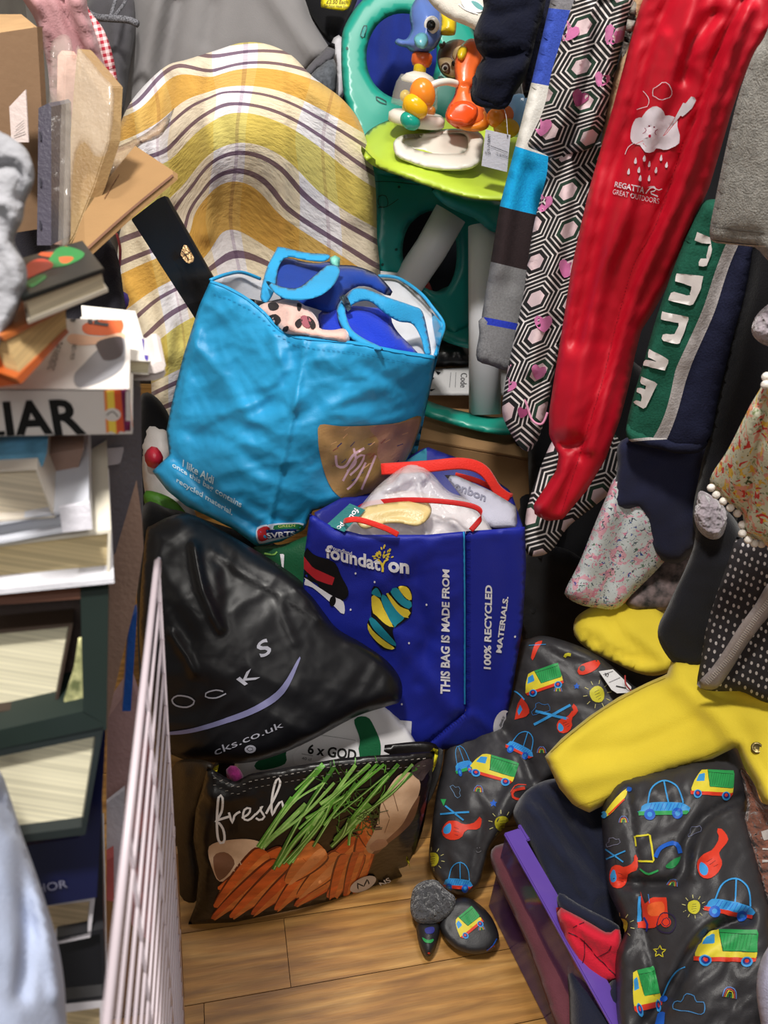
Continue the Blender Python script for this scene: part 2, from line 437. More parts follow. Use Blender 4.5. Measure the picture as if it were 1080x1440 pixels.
    if jobs:
        lo = np.min([j_[2] for j_ in jobs], 0); hi = np.max([j_[3] for j_ in jobs], 0); st = min(step, max(2.5, (hi-lo).min()/3))
        gx, gy = np.meshgrid(np.arange(lo[0]+st*.37, hi[0], st), np.arange(lo[1]+st*.41, hi[1], st)); g = np.stack([gx.ravel(), gy.ravel()], -1)
        PV = []; PE = []
        for lp, cl in EL:
            o_ = len(PV); PV += [tuple(p) for p in lp]; n_ = len(lp); PE += [(o_+i_, o_+i_+1) for i_ in range(n_-1)]+([(o_+n_-1, o_)] if cl else [])
        hit = np.zeros(len(g), bool)
        for fn, mt, a_, b_ in jobs: 
            mk_ = ((g >= a_) & (g <= b_)).all(1)
            if mk_.any(): hit[mk_] |= fn(g[mk_])
        PV += [tuple(p) for p in g[hit]]
        v, _, f, _, _, _ = delaunay_2d_cdt([Vector(p) for p in PV], PE, [], 0, 1e-4)
        v = np.array([tuple(q) for q in v]); f = np.array([t for t in f if len(t) == 3], int); c = v[f].mean(1); own = np.full(len(f), -1)
        for ji, (fn, mt, a_, b_) in enumerate(jobs):
            mk_ = np.where(((c >= a_) & (c <= b_)).all(1))[0]
            if len(mk_): r_ = fn(c[mk_]); own[mk_[r_]] = ji
        kp = own >= 0
        if kp.any(): push(v, f[kp], [jobs[o_][1] for o_ in own[kp]], off)
    for i_, (v, f, mt) in enumerate(texts): push(v, f, [mt]*len(f), off+(.0005 if jobs else 0))
    if not Fs: return None
    V = np.vstack(Vs)
    F2 = []
    for t in Fs:
        a, b, c = V[t[0]], V[t[1]], V[t[2]]; F2.append(t if np.dot(np.cross(b-a, c-a), CAM-a) > 0 else t[::-1])
    used = sorted({i for t in F2 for i in t}); rm = {u: k for k, u in enumerate(used)}
    par = parent or (target[0] if isinstance(target, (list, tuple)) else target)
    return mk(name, V[used], [[rm[i] for i in t] for t in F2], mats, parent=par, mi=Ms, label=label)
def decals(name, target, items, **k):
    for it_ in items: decal(name, target, [it_], **k)
_e = ray(120, -40)*np.array([1, 1, 0]); _e = _e/np.linalg.norm(_e)
def ext(y=.16): return tuple(_e*y)
def pt_on(tree, x, y, off=0.0):
    o, ok = project(tree, np.array([[x, y]], float), off); return o[0]
# ================================================================== setting
def flat(name, corners, mat, kind='structure', th=.03, nrm=(0, 0, 1)):
    c = np.array(corners, float); n = np.array(nrm, float)*th; V = np.vstack([c, c-n])
    F = [(0, 1, 2, 3), (7, 6, 5, 4), (0, 4, 5, 1), (1, 5, 6, 2), (2, 6, 7, 3), (3, 7, 4, 0)]
    return mk(name, V, F, mat, kind=kind, smooth=False)
sub = M('2a1d12', rough=.9)
floor = flat('floor', [(-1.6, -1.0, -.010), (2.4, -1.0, -.010), (2.4, 3.2, -.010), (-1.6, 3.2, -.010)], sub)
flat('wall_back', [(-1.6, 2.9, -.02), (2.0, 2.9, -.02), (2.0, 2.9, 2.9), (-1.6, 2.9, 2.9)], M('8f8b86', rough=.9), nrm=(0, -1, 0))
flat('wall_left', [(-1.45, -1, -.02), (-1.45, 3.0, -.02), (-1.45, 3.0, 2.9), (-1.45, -1, 2.9)], M('9a958e', rough=.9), nrm=(1, 0, 0))
flat('wall_right', [(1.9, -1, -.02), (1.9, 3.0, -.02), (1.9, 3.0, 2.9), (1.9, -1, 2.9)], M('8a8580', rough=.9), nrm=(-1, 0, 0))
def wood():
    m_, t, b = nt_new('oak_laminate'); b.inputs['Roughness'].default_value = .42
    uvn = t.nodes.new('ShaderNodeTexCoord'); mp = t.nodes.new('ShaderNodeMapping'); mp.inputs['Scale'].default_value = (1.6, 13, 1)
    t.links.new(uvn.outputs['UV'], mp.inputs[0])
    n = t.nodes.new('ShaderNodeTexNoise'); n.inputs['Scale'].default_value = 3.2; n.inputs['Detail'].default_value = 7; n.inputs['Distortion'].default_value = .8
    t.links.new(mp.outputs[0], n.inputs['Vector'])
    r = t.nodes.new('ShaderNodeValToRGB'); e = r.color_ramp.elements
    e[0].position = .28; e[0].color = L3('8f6130')+(1,); e[1].position = .72; e[1].color = L3('cc9c58')+(1,)
    x = e.new(.5); x.color = L3('b4813f')+(1,)
    t.links.new(n.outputs[0], r.inputs[0])
    wv = t.nodes.new('ShaderNodeTexWave'); wv.inputs['Scale'].default_value = 2.2; wv.inputs['Distortion'].default_value = 7; wv.inputs['Detail'].default_value = 2; wv.bands_direction = 'Y'
    mp2 = t.nodes.new('ShaderNodeMapping'); mp2.inputs['Scale'].default_value = (.9, 7, 1); t.links.new(uvn.outputs['UV'], mp2.inputs[0]); t.links.new(mp2.outputs[0], wv.inputs['Vector'])
    mx = t.nodes.new('ShaderNodeMixRGB'); mx.blend_type = 'MULTIPLY'; mx.inputs[0].default_value = .28
    t.links.new(r.outputs[0], mx.inputs[1]); t.links.new(wv.outputs[0], mx.inputs[2]); 
    f = t.nodes.new('ShaderNodeTexNoise'); f.inputs['Scale'].default_value = 40; mp3 = t.nodes.new('ShaderNodeMapping'); mp3.inputs['Scale'].default_value = (.5, 9, 1)
    t.links.new(uvn.outputs['UV'], mp3.inputs[0]); t.links.new(mp3.outputs[0], f.inputs['Vector'])
    mx2 = t.nodes.new('ShaderNodeMixRGB'); mx2.blend_type = 'OVERLAY'; mx2.inputs[0].default_value = .25
    t.links.new(mx.outputs[0], mx2.inputs[1]); t.links.new(f.outputs[0], mx2.inputs[2]); t.links.new(mx2.outputs[0], b.inputs['Base Color'])
    bp = t.nodes.new('ShaderNodeBump'); bp.inputs['Strength'].default_value = .15; bp.inputs['Distance'].default_value = .001
    t.links.new(f.outputs[0], bp.inputs['Height']); t.links.new(bp.outputs[0], b.inputs['Normal'])
    return m_
WOOD = wood()
a0 = P(399, 1291, 'Z', 0.0); a1 = P(640, 1254, 'Z', 0.0); pu = a1-a0; pu[2] = 0; pu /= np.linalg.norm(pu); pv = np.array([-pu[1], pu[0], 0])
a2 = P(560, 1362, 'Z', 0.0); PW = abs((a2-a0).dot(pv)); PL = 1.2
rs = random.Random(3)
for j in range(-11, 26):
    offs = 0 if j == -1 else rs.uniform(0, PL)
    for i in range(-3, 4):
        o_ = a0+pv*(j*PW)+pu*(i*PL+offs); g = .0006; hz = np.array([0, 0, .010])
        c = [o_+pu*g+pv*g, o_+pu*(PL-g)+pv*g, o_+pu*(PL-g)+pv*(PW-g), o_+pu*g+pv*(PW-g)]
        cc = sum(c)/4
        if not (-1.7 < cc[0] < 2.1 and -.8 < cc[1] < 2.86): continue
        V = np.array(c+[q-hz for q in c]); F = [(0, 1, 2, 3), (0, 4, 5, 1), (1, 5, 6, 2), (2, 6, 7, 3), (3, 7, 4, 0)]
        s = rs.uniform(0, 30); uvp = [((q-a0).dot(pu)+s, (q-a0).dot(pv)+s*.7) for q in V]
        mk('plank', V, F, WOOD, parent=floor, uv=uvp, smooth=False)
# ================================================================== carrot shopping bag (front, on the floor)
BLK = M('110d0c', rough=.33, bs=90, bst=.25, var=.1, spec=.5, big=.12, bigs=30)
carrier = E('shopping_bag', P(420, 1270, 'Z', 0.0), 'black shopping bag printed with carrots and the word fresh, standing on the floor', 'shopping bag')
cf = cloth('front_panel', [(292, 1078), (330, 1100), (352, 1088), (480, 1066), (612, 1056), (606, 1100), (596, 1145), (582, 1200), (572, 1218), (560, 1222), (566, 1232), (545, 1248), (500, 1258), (420, 1278), (330, 1297), (264, 1300), (276, 1270), (280, 1225), (272, 1180), (275, 1140), (284, 1110)],
    [(292, 1090, 1.225), (612, 1060, 1.26), (430, 1070, 1.22), (264, 1298, 'Z', .006), (420, 1280, 'Z', .004), (560, 1232, 'Z', .004), (420, 1180, 1.262), (590, 1150, 1.30)],
    BLK, thick=.014, back=.012, r=30, curve=False, parent=carrier, step=6,
    folds=[([(300, 1215), (360, 1226), (470, 1200), (560, 1178)], .006, 8), ([(330, 1262), (400, 1252), (500, 1228)], .005, 7), ([(285, 1110), (310, 1125), (350, 1118)], .006, 10), ([(300, 1120), (290, 1200), (300, 1290)], .006, 14), ([(575, 1110), (560, 1180), (555, 1230)], .005, 12)],
    wr=[(.004, 60, -10, 2.2, 'soft', 1), (.0022, 26, 60, 1.5, 'crease', 2)])
bf = bvh(cf)
CAR = M('e2692a', rough=.35, var=.30, vs=16, bs=90, bst=.2, spec=.5, stretch=(1, 1, 3)); CAR2 = M('d25a24', rough=.35, var=.3, vs=16, bs=90, bst=.2, stretch=(1, 1, 3))
CAR3 = M('e8843f', rough=.35, var=.22, vs=22, bs=90, bst=.2, stretch=(1, 1, 3)); SKIN = M('c49a78', rough=.4, var=.18, vs=9, bs=90, bst=.2, col2='e8c8a8'); SKD = M('7c5540', rough=.4, var=.35, vs=12, bs=90, bst=.2)
GR = [M('5b9a36', rough=.4, var=.3, vs=40), M('86b85a', rough=.4, var=.25, vs=40), M('3a6e24', rough=.4, var=.3, vs=40), M('27481c', rough=.4, var=.3, vs=40)]
WH = M('e9e4e2', rough=.5, var=.03)
rp = random.Random(11)
it = [('fs', [(294, 1190), (330, 1180), (362, 1182), (372, 1196), (340, 1222), (312, 1240), (300, 1225)], SKIN), ('fs', [(300, 1205), (318, 1198), (330, 1215), (308, 1238)], SKD)]
for k in range(70):      # dark leafy background of the photo print
    x0 = rp.uniform(455, 545); y0 = rp.uniform(1085, 1180); a = rp.uniform(-2.6, -.2); l = rp.uniform(14, 34)
    it.append(('l', [(x0, y0), (x0+l*math.cos(a)*.8, y0+l*math.sin(a)*.5), (x0+l*math.cos(a), y0+l*math.sin(a))], rp.uniform(.8, 1.8), GR[rp.choice([2, 3, 3, 0])]))
decal('printed_leaves', cf, it[2:], tree=bf)
decal('printed_hand', cf, it[:2], tree=bf, off=.0010)
car = [((505, 1180), (418, 1268), 15, CAR2), ((400, 1200), (305, 1250), 15, CAR), ((372, 1200), (300, 1276), 17, CAR), ((392, 1215), (296, 1292), 15, CAR2), ((425, 1205), (322, 1290), 18, CAR), ((440, 1212), (352, 1286), 16, CAR2), ((455, 1205), (385, 1280), 17, CAR), ((470, 1232), (412, 1274), 12, CAR2),
       ((478, 1205), (416, 1262), 16, CAR3), ((493, 1222), (458, 1262), 12, CAR2), ((490, 1205), (464, 1272), 15, CAR), ((518, 1172), (498, 1262), 16, CAR), ((505, 1200), (483, 1266), 11, CAR2), ((508, 1150), (520, 1196), 13, CAR), ((450, 1192), (400, 1242), 20, CAR3)]
it = []
CDK = M('6a240c', rough=.4, var=.2); CHL = M('ee9a5c', rough=.35, var=.15, vs=30)
for (x0, y0), (x1, y1), w_, mt in car:
    dx, dy = x1-x0, y1-y0; L = math.hypot(dx, dy); ux, uy = dx/L, dy/L; nx, ny = -uy, ux
    def cs(w, o=0): return [(x0+ux*(a*L-2)+nx*(b*w+o), y0+uy*(a*L-2)+ny*(b*w+o)) for a, b in [(-.02, 0), (0, .55), (.06, .95), (.25, 1), (.5, .86), (.75, .6), (.93, .32), (1, .12), (1, -.12), (.93, -.32), (.75, -.6), (.5, -.86), (.25, -1), (.06, -.95), (0, -.55)]]
    it.append(('fs', cs(w_*1.02), CDK)); it.append(('fs', cs(w_*.86, -.6), mt)); it.append(('fs', cs(w_*.34, -w_*.3), CAR3 if mt is not CAR3 else CHL))
    for q in range(1):
        t0 = rp.uniform(.15, .7); s0 = rp.uniform(-.5, .3)*w_; it.append(('l', [(x0+dx*t0+nx*s0, y0+dy*t0+ny*s0), (x0+dx*t0+nx*(s0+w_*.35), y0+dy*t0+ny*(s0+w_*.35))], .8, CAR2))
decal('printed_carrots', cf, it, tree=bf, off=.0012, step=6)
it = [('fs', [(545, 1110), (560, 1090), (578, 1086), (590, 1098), (588, 1118), (572, 1160), (556, 1172), (540, 1190), (522, 1200), (514, 1190), (524, 1172), (532, 1150), (536, 1128)], SKIN),
      ('fs', [(590, 1118), (582, 1150), (565, 1170), (545, 1186), (530, 1200), (526, 1196), (548, 1176), (566, 1158), (578, 1135)], SKD),
      ('fs', [(520, 1188), (530, 1180), (542, 1180), (545, 1187), (534, 1194), (522, 1196)], M('b98d74', rough=.4)),
      ('l', [(535, 1120), (548, 1150), (540, 1172)], 1.0, SKD), ('l', [(552, 1112), (560, 1140)], 1.0, SKD)]
decal('printed_hand', cf, it, tree=bf, off=.0018)
it = [('fs', [(578, 1086), (592, 1098), (598, 1090), (609, 1074), (606, 1066), (590, 1070), (580, 1078)], M('3a2f30', rough=.5, var=.4, vs=60))]
decal('printed_sleeve', cf, it, tree=bf, off=.0024)
it = []
stems = [((366, 1192), (455, 1075), 5), ((370, 1190), (430, 1130), 5), ((362, 1190), (410, 1120), 3), ((384, 1222), (470, 1078), 4), ((390, 1218), (455, 1140), 5), ((410, 1212), (500, 1075), 4), ((405, 1214), (440, 1160), 4), ((398, 1214), (480, 1110), 3), ((470, 1182), (560, 1068), 4), ((476, 1180), (580, 1070), 3),
         ((472, 1180), (520, 1130), 6), ((500, 1150), (590, 1075), 3), ((430, 1150), (540, 1070), 3), ((450, 1130), (520, 1072), 4), ((425, 1190), (470, 1120), 3), ((465, 1190), (492, 1150), 4), ((415, 1110), (448, 1078), 2), ((395, 1150), (455, 1100), 2), ((490, 1188), (500, 1160), 3), ((440, 1190), (500, 1100), 3), ((455, 1160), (530, 1072), 3), ((380, 1180), (470, 1100), 3), ((420, 1165), (520, 1076), 2.5), ((468, 1150), (560, 1075), 2)]
GL = M('a8cf78', rough=.4, var=.2, vs=50)
for n_, ((x0, y0), (x1, y1), w_) in enumerate(stems):
    w_ *= 1.35; bx_, by_ = rp.uniform(-9, 5), rp.uniform(-5, 7); y1 = max(y1, 1074)
    it.append(('s', [(x0, y0), ((x0+x1)/2+bx_, (y0+y1)/2+by_), (x1, y1)], w_, GR[(0, 1, 0, 2)[n_ % 4]]))
    it.append(('s', [(x0+w_*.2, y0), ((x0+x1)/2+bx_+w_*.2, (y0+y1)/2+by_), (x0*.15+x1*.85, y0*.15+y1*.85)], w_*.3, GL))
for k in range(26):
    x0 = rp.uniform(505, 535); y0 = rp.uniform(1140, 1165); a = rp.uniform(-3, 0); l = rp.uniform(8, 20)
    it.append(('l', [(x0, y0), (x0+l*math.cos(a), y0+l*math.sin(a)*.8)], 1.0, GR[3]))
for k in range(6): it.append(('l', [(512+k*3, 1150+k*3.2), (524+k*2.6, 1149+k*3.2)], 1.1, M('4a2a2a')))
decal('printed_stems', cf, it, tree=bf, off=.0024)
it = [('s', [(304, 1155), (312, 1140), (313, 1122), (308, 1119), (306, 1135), (305, 1160), (307, 1180), (312, 1186), (316, 1180), (314, 1166), (308, 1157), (304, 1154), (322, 1148)], 3.4, WH),
      ('s', [(322, 1142), (327, 1157), (330, 1146), (338, 1141)], 3.2, WH), ('s', [(340, 1150), (350, 1144), (352, 1136), (344, 1138), (342, 1150), (350, 1153), (360, 1144)], 3.0, WH),
      ('s', [(360, 1145), (368, 1136), (369, 1132), (366, 1138), (372, 1148), (366, 1153), (360, 1150)], 3.0, WH),
      ('s', [(374, 1144), (386, 1122), (394, 1102), (391, 1094), (386, 1104), (382, 1128), (383, 1146), (388, 1136), (396, 1126), (399, 1138), (403, 1136), (407, 1124)], 3.2, WH)]
decal('printed_word_fresh', cf, it, tree=bf, off=.0012, label='white handwritten word fresh')
it = [('e', 510, 1242, 20, 9, M('cfc6c0', rough=.4), -26), ('l', [(503, 1250), (502, 1241), (511, 1245), (516, 1235), (519, 1243)], 1.8, M('14100e')),
      ('t', 'NS', [(532, 1240), (546, 1232), (550, 1238), (536, 1246)], WH, .02)]
decal('printed_logo', cf, it, tree=bf, off=.0034)
it = [('l', [(296+i*9, 1090+(8 if i < 5 else 12-(i*.9))), (300+i*9, 1090+(8 if i < 5 else 12-(i*.9)))], .8, M('b9b4b0')) for i in range(0)]
for i in range(36):
    x = 300+i*8.4; y = np.interp(x, [300, 330, 352, 480, 600], [1094, 1108, 1098, 1075, 1066]); it.append(('l', [(x, y), (x+4, y-.6)], .7, M('aaa39c')))
    it.append(('l', [(x, y+10), (x+4, y+9.4)], .7, M('8a837c')))
decal('stitching', cf, it, tree=bf, off=.0030)
# dark crumpled side gusset reaching left and the yellow inner edge
cloth('side_panel', [(300, 1075), (288, 1120), (276, 1180), (284, 1240), (270, 1296), (250, 1300), (243, 1260), (238, 1180), (238, 1110), (250, 1070)],
      [(295, 1080, 1.27), (282, 1290, 1.39), (240, 1090, 1.36), (243, 1290, 1.42)], M('1e1611', rough=.45, col2='352817', var=.3, vs=6), thick=.02, parent=carrier,
      folds=[([(262, 1090), (258, 1180), (256, 1290)], .012, 8), ([(282, 1100), (270, 1180), (272, 1280)], .01, 7)], wr=[(.008, 30, 80, 3, 'soft', 3)])
YEL = fabric('e6d43c', rough=.6)
cloth('lining', [(296, 1085), (308, 1075), (300, 1100), (290, 1130), (283, 1135), (287, 1105)], [(296, 1100, 1.262)], M('d8c81e', rough=.5), thick=.004, parent=carrier)
cloth('lining', [(575, 1216), (571, 1210), (573, 1202), (577, 1222)], [(574, 1210, 1.36)], M('e6dc2a', rough=.5), thick=.003, parent=carrier)
cloth('rear_panel', [(300, 1076), (400, 1066), (520, 1050), (612, 1046), (606, 1100), (590, 1180), (560, 1215), (420, 1250), (300, 1270)], [(300, 1076, 1.42), (612, 1046, 1.46), (560, 1215, 1.50), (300, 1270, 1.49)], BLK, thick=.008, parent=carrier)
cloth('lining', [(604, 1057), (616, 1053), (613, 1075), (604, 1090)], [(608, 1070, 1.29)], M('e6dc2a', rough=.5), thick=.003, parent=carrier)
# things inside the carrot bag
WHB = M('e2e0e2', rough=.4, bs=60, bst=.15, var=.04)
gb = cloth('white_shopping_bag', [(330, 1075), (352, 1050), (430, 1020), (520, 985), (560, 1010), (585, 1045), (592, 1070), (560, 1110), (400, 1130), (335, 1110)],
    [(340, 1080, 1.40), (480, 1040, 1.445), (585, 1060, 1.475), (430, 1120, 1.41)], WHB, thick=.014, r=12, step=7, wr=[(.004, 40, 10, 2, 'crease', 4)],
    label='white and green bag folded inside the carrot bag, with a 6 x GOD label', cat='bag')
GRN = fabric('13643c', rough=.7, bs=300)
decals('green_band', gb, [('fs', [(498, 1012), (516, 1008), (526, 1022), (535, 1045), (533, 1066), (520, 1062), (502, 1066), (506, 1040)], GRN), ('fs', [(360, 1072), (400, 1052), (402, 1060), (400, 1075), (365, 1083)], GRN)], off=.0015)
decal('paper_label', gb, [('f', [(412, 1062), (436, 1034), (502, 1040), (506, 1066), (488, 1074), (415, 1076)], M('efedf0', rough=.6, var=.02)), ('t', '6 x GOD', [(434, 1046), (502, 1054), (500, 1070), (432, 1060)], M('151515'), .03), ('t', '40 cl', [(425, 1064), (438, 1066), (437, 1070), (424, 1068)], M('333333'), .0), ('l', [(424, 1060), (440, 1063)], .7, M('777777')), ('l', [(448, 1033), (500, 1041)], .7, M('999999'))], off=.0022)
cloth('patterned_cloth', [(318, 1082), (330, 1076), (342, 1090), (338, 1108), (322, 1100)], [(330, 1090, 1.29)], fabric('7c1f5c', var=.5, vs=90), thick=.008, label='purple and yellow patterned cloth in the left corner of the carrot bag', cat='cloth')
# ================================================================== foundation bag
BLU = M('1c2898', rough=.5, bs=600, bst=.35, var=.06, spec=.35, vs=8)
fb = E('shopping_bag', P(640, 1050, 1.53), 'royal blue recycled-material shopping bag with foundation logo and red straps', 'shopping bag')
front = cloth('front_panel', [(436, 722), (470, 742), (510, 752), (600, 752), (655, 747), (655, 800), (655, 900), (655, 1000), (620, 1030), (580, 1062), (560, 1035), (520, 1010), (480, 990), (440, 940), (425, 860), (428, 780)],
    [(438, 725, 1.30), (520, 752, 1.315), (655, 747, 1.30), (655, 990, 1.475), (580, 1058, 1.52), (440, 940, 1.46), (430, 800, 1.36), (540, 900, 1.425)], BLU, thick=.010, back=.006, r=14, curve=False, parent=fb, step=5,
    folds=[([(590, 760), (585, 830), (600, 900), (590, 960)], -.008, 10), ([(520, 830), (560, 800), (600, 770)], .005, 14), ([(470, 760), (480, 850), (470, 940)], .006, 18), ([(540, 880), (590, 940), (640, 1000)], .008, 14), ([(640, 860), (600, 905), (560, 960)], -.005, 12)],
    wr=[(.007, 80, 40, 1.8, 'crease', 5), (.0018, 28, -30, 2.0, 'crease', 6)])
side = cloth('side_panel', [(655, 747), (700, 744), (738, 740), (740, 800), (735, 880), (722, 960), (708, 1035), (690, 1042), (580, 1062), (600, 1046), (655, 1000), (655, 900), (655, 800)],
    [(655, 747, 1.302), (738, 740, 1.335), (736, 880, 1.43), (708, 1035, 1.535), (580, 1060, 1.525), (655, 995, 1.478), (655, 870, 1.39)], BLU, thick=.008, back=.006, r=10, curve=False, parent=fb, step=7,
    folds=[([(583, 1058), (620, 1040), (657, 1003), (700, 1035)], .008, 6), ([(700, 760), (712, 860), (700, 980)], -.006, 14)], wr=[(.004, 60, 80, 2, 'soft', 7)])
inr = cloth('rear_panel', [(560, 650), (600, 628), (660, 650), (718, 690), (736, 742), (690, 790), (600, 800), (470, 780), (440, 722), (480, 700), (530, 690)],
    [(560, 650, 1.56), (600, 630, 1.585), (718, 690, 1.53), (736, 742, 1.40), (600, 800, 1.52), (440, 722, 1.40)], M('1a2280', rough=.5, bs=600, bst=.3), thick=.006, curve=False, parent=fb)
decal('teal_side_print', inr, [('f', [(568, 650), (600, 630), (600, 650), (588, 662)], M('1f6f86'))])
ft = [front, side]; bt_ = bvh(ft)
WI = ink('e4e2ea'); YI = ink('e3c93e'); TI = ink('1f8aa0'); KI = ink('0b0b10'); RI = ink('b3242e')
it = [('fs', [(428, 768), (442, 780), (470, 790), (480, 810), (490, 830), (486, 842), (470, 846), (455, 838), (446, 820), (428, 812)], KI),
      ('fs', [(428, 812), (446, 824), (468, 838), (483, 846), (483, 864), (466, 848), (440, 826), (428, 822)], WI), ('f', [(428, 782), (440, 798), (471, 812), (467, 823), (444, 815), (428, 800)], RI), ('e', 468, 845, 4.5, 7.5, KI, 10)]
decal('printed_snowman', ft, it, tree=bt_, off=.0016, parent=fb)
it = [('fs', [(523, 828), (530, 824), (537, 832), (540, 838), (556, 826), (572, 823), (579, 834), (579, 852), (577, 866), (562, 878), (552, 886), (557, 905), (555, 912), (540, 913), (525, 898), (516, 880), (520, 869), (522, 866)], KI),
      ('fs', [(524, 830), (530, 826), (535, 834), (536, 840), (530, 838), (523, 835)], TI), ('fs', [(523, 838), (534, 842), (540, 856), (550, 874), (551, 882), (540, 876), (530, 866), (524, 860)], YI),
      ('fs', [(536, 842), (541, 836), (552, 850), (568, 868), (560, 876), (554, 880), (546, 868)], TI), ('fs', [(543, 834), (548, 836), (562, 852), (576, 858), (576, 864), (569, 868), (556, 856)], YI),
      ('fs', [(549, 832), (558, 826), (570, 842), (578, 846), (577, 856), (564, 850)], TI), ('fs', [(560, 825), (572, 825), (578, 835), (578, 844), (570, 840)], YI),
      ('fs', [(519, 871), (524, 868), (536, 880), (556, 903), (555, 908), (542, 900), (526, 885)], TI), ('fs', [(517, 876), (524, 886), (540, 900), (555, 911), (545, 912), (530, 902), (519, 888)], YI)]
decal('printed_mitten', ft, it, tree=bt_, off=.0016, parent=fb)
it = [('t', 'foundat', [(458, 765), (535, 783), (535, 803), (458, 784)], WI, .03), ('t', 'on', [(546, 789), (575, 792), (575, 807), (546, 804)], WI, .04), ('t', 'Poundland', [(465, 766), (495, 775), (495, 781), (465, 772)], WI, .01),
      ('s', [(538, 804), (538, 795), (531, 786)], 3.2, YI), ('s', [(538, 798), (540, 790), (546, 786)], 2.6, YI)]
for k in range(34):
    a = rp.uniform(math.pi*.95, math.pi*2.05); q = rp.uniform(3, 17); it.append(('e', 537+q*math.cos(a)*.95, 784+q*math.sin(a)*1.05, 2.2, 1.1, YI, math.degrees(a)+rp.uniform(-40, 40)))
decal('printed_logo', ft, it, tree=bt_, off=.0016, parent=fb)
it = [('t', 'THIS BAG IS MADE FROM', [(619, 975), (622, 800), (632, 801), (633, 976)], WI, .035), ('t', '100% RECYCLED', [(680, 940), (682, 822), (692, 823), (690, 941)], WI, .035), ('t', 'MATERIALS.', [(697, 917), (707, 838), (715, 839), (705, 918)], WI, .035)]
decals('printed_lettering', ft, it, tree=bt_, off=.0016, parent=fb)
it = [('s', [(652, 748), (653, 860), (653, 990)], 2.0, ink('2f9ad8')), ('e', 706, 1018, 12, 20, ink('dddbe0'), 15), ('t', 'DESIGNED BY', [(701, 1021), (707, 1006), (710, 1007), (704, 1022)], KI, .02), ('t', 'MA', [(707, 1026), (712, 1016), (714, 1018), (709, 1028)], KI, .02)]
for x, y in [(500, 806), (527, 818), (493, 857), (575, 904), (565, 990), (724, 895), (545, 940), (600, 850)]: it.append(('e', x, y, 1.3, 1.6, WI, 0))
for i in range(60): y = 750+i*4; it.append(('l', [(657, y), (662, y)], .8, ink('141c78')))
for i in range(22): t = i/22; it.append(('l', [(583+t*74, 1052-t*52), (587+t*74, 1057-t*52)], .9, ink('141c78')))
it.append(('f', [(520, 1004), (560, 1012), (579, 1014), (577, 1060), (555, 1036)], ink('dcdbe4')))
decal('printed_details', ft, it, tree=bt_, off=.0016, parent=fb)
RED = fabric('e33026', rough=.55, bs=300)
def strap(name, pts, wpx, mat, parent, hint=None, th=.12, **kw):
    w3 = [P(*p) for p in pts]; d = pts[0][2]; h = (0, 0, 1) if hint is None else hint
    return tube(name, w3, wpx/2/FPX*d, mat, parent=parent, flat=(h, th), seg=8, **kw)
strap('handle', [(482, 735, 1.33), (487, 732, 1.29), (505, 731, 1.285), (540, 742, 1.285), (560, 752, 1.295)], 8, RED, fb, hint=(0, .6, .8))
strap('handle', [(503, 715, 1.44), (520, 708, 1.40), (570, 703, 1.36), (630, 706, 1.33), (670, 714, 1.31), (676, 728, 1.30), (662, 746, 1.30)], 7, M('c81e1e', rough=.5), fb, hint=(0, .5, .85))
strap('handle', [(536, 660, 1.46), (600, 656, 1.46), (650, 652, 1.46), (680, 662, 1.47), (700, 690, 1.49), (716, 702, 1.50)], 17, RED, fb, hint=(0, .55, .83))
strap('handle', [(640, 668, 1.50), (670, 676, 1.50), (700, 690, 1.505), (720, 698, 1.51)], 8, RED, fb, hint=(0, .55, .83))
# contents
FILM = M('f2eef0', rough=.2, alpha=.5, bs=60, bst=.05, var=.04, spec=.7, big=.25, bigs=40)
clothing = cloth('white_garment', [(478, 740), (520, 715), (560, 690), (620, 700), (680, 730), (690, 770), (600, 790), (500, 780)], [(580, 740, 1.43)], fabric('e6e0e2'), thick=.05, wr=[(.012, 40, 20, 1.5, 'crease', 8)], label='white garment packed under clear film in the blue foundation bag', cat='clothing')
cloth('clear_plastic_bag', [(480, 742), (500, 720), (525, 690), (545, 672), (575, 652), (602, 660), (630, 690), (664, 705), (690, 740), (694, 775), (600, 790), (500, 775)], [(480, 742, 1.38), (590, 660, 1.47), (690, 740, 1.42), (600, 780, 1.40)], FILM, thick=.045, step=4,
      folds=[([(596+rp.uniform(-12, 12), 668+rp.uniform(-6, 20)), (596+90*math.cos(a_)*.6, 700+50*math.sin(a_)*.6), (596+95*math.cos(a_), 705+60*math.sin(a_))], rp.uniform(-.012, .014), rp.uniform(3, 5)) for a_ in [rp.uniform(0, 6.28) for _ in range(16)]]+[([(600, 665), (590, 690), (600, 705)], .012, 6), ([(545, 690), (580, 672), (600, 662)], .012, 6), ([(570, 660), (560, 690), (585, 705)], .012, 5), ([(520, 735), (570, 722), (640, 735)], .012, 8)], wr=[(.018, 46, 30, 2.2, 'crease', 9), (.006, 18, -40, 2.4, 'crease', 10)], label='crumpled clear plastic bag bulging out of the blue foundation bag', cat='plastic bag')
TAPE = M('ead08a', rough=.3, alpha=.7, var=.1, vs=30)
cloth('yellow_packet', [(500, 730), (512, 714), (540, 708), (570, 705), (598, 705), (607, 716), (602, 730), (586, 740), (560, 736), (535, 738), (512, 744)], [(505, 730, 1.335), (600, 720, 1.345), (555, 738, 1.33)], TAPE, thick=.004, r=5, step=4, folds=[([(510, 724), (570, 714), (600, 722)], .003, 5), ([(530, 735), (560, 726), (590, 735)], -.003, 4)], label='pale yellow wrapped packet on top of the clear plastic bag', cat='packet')
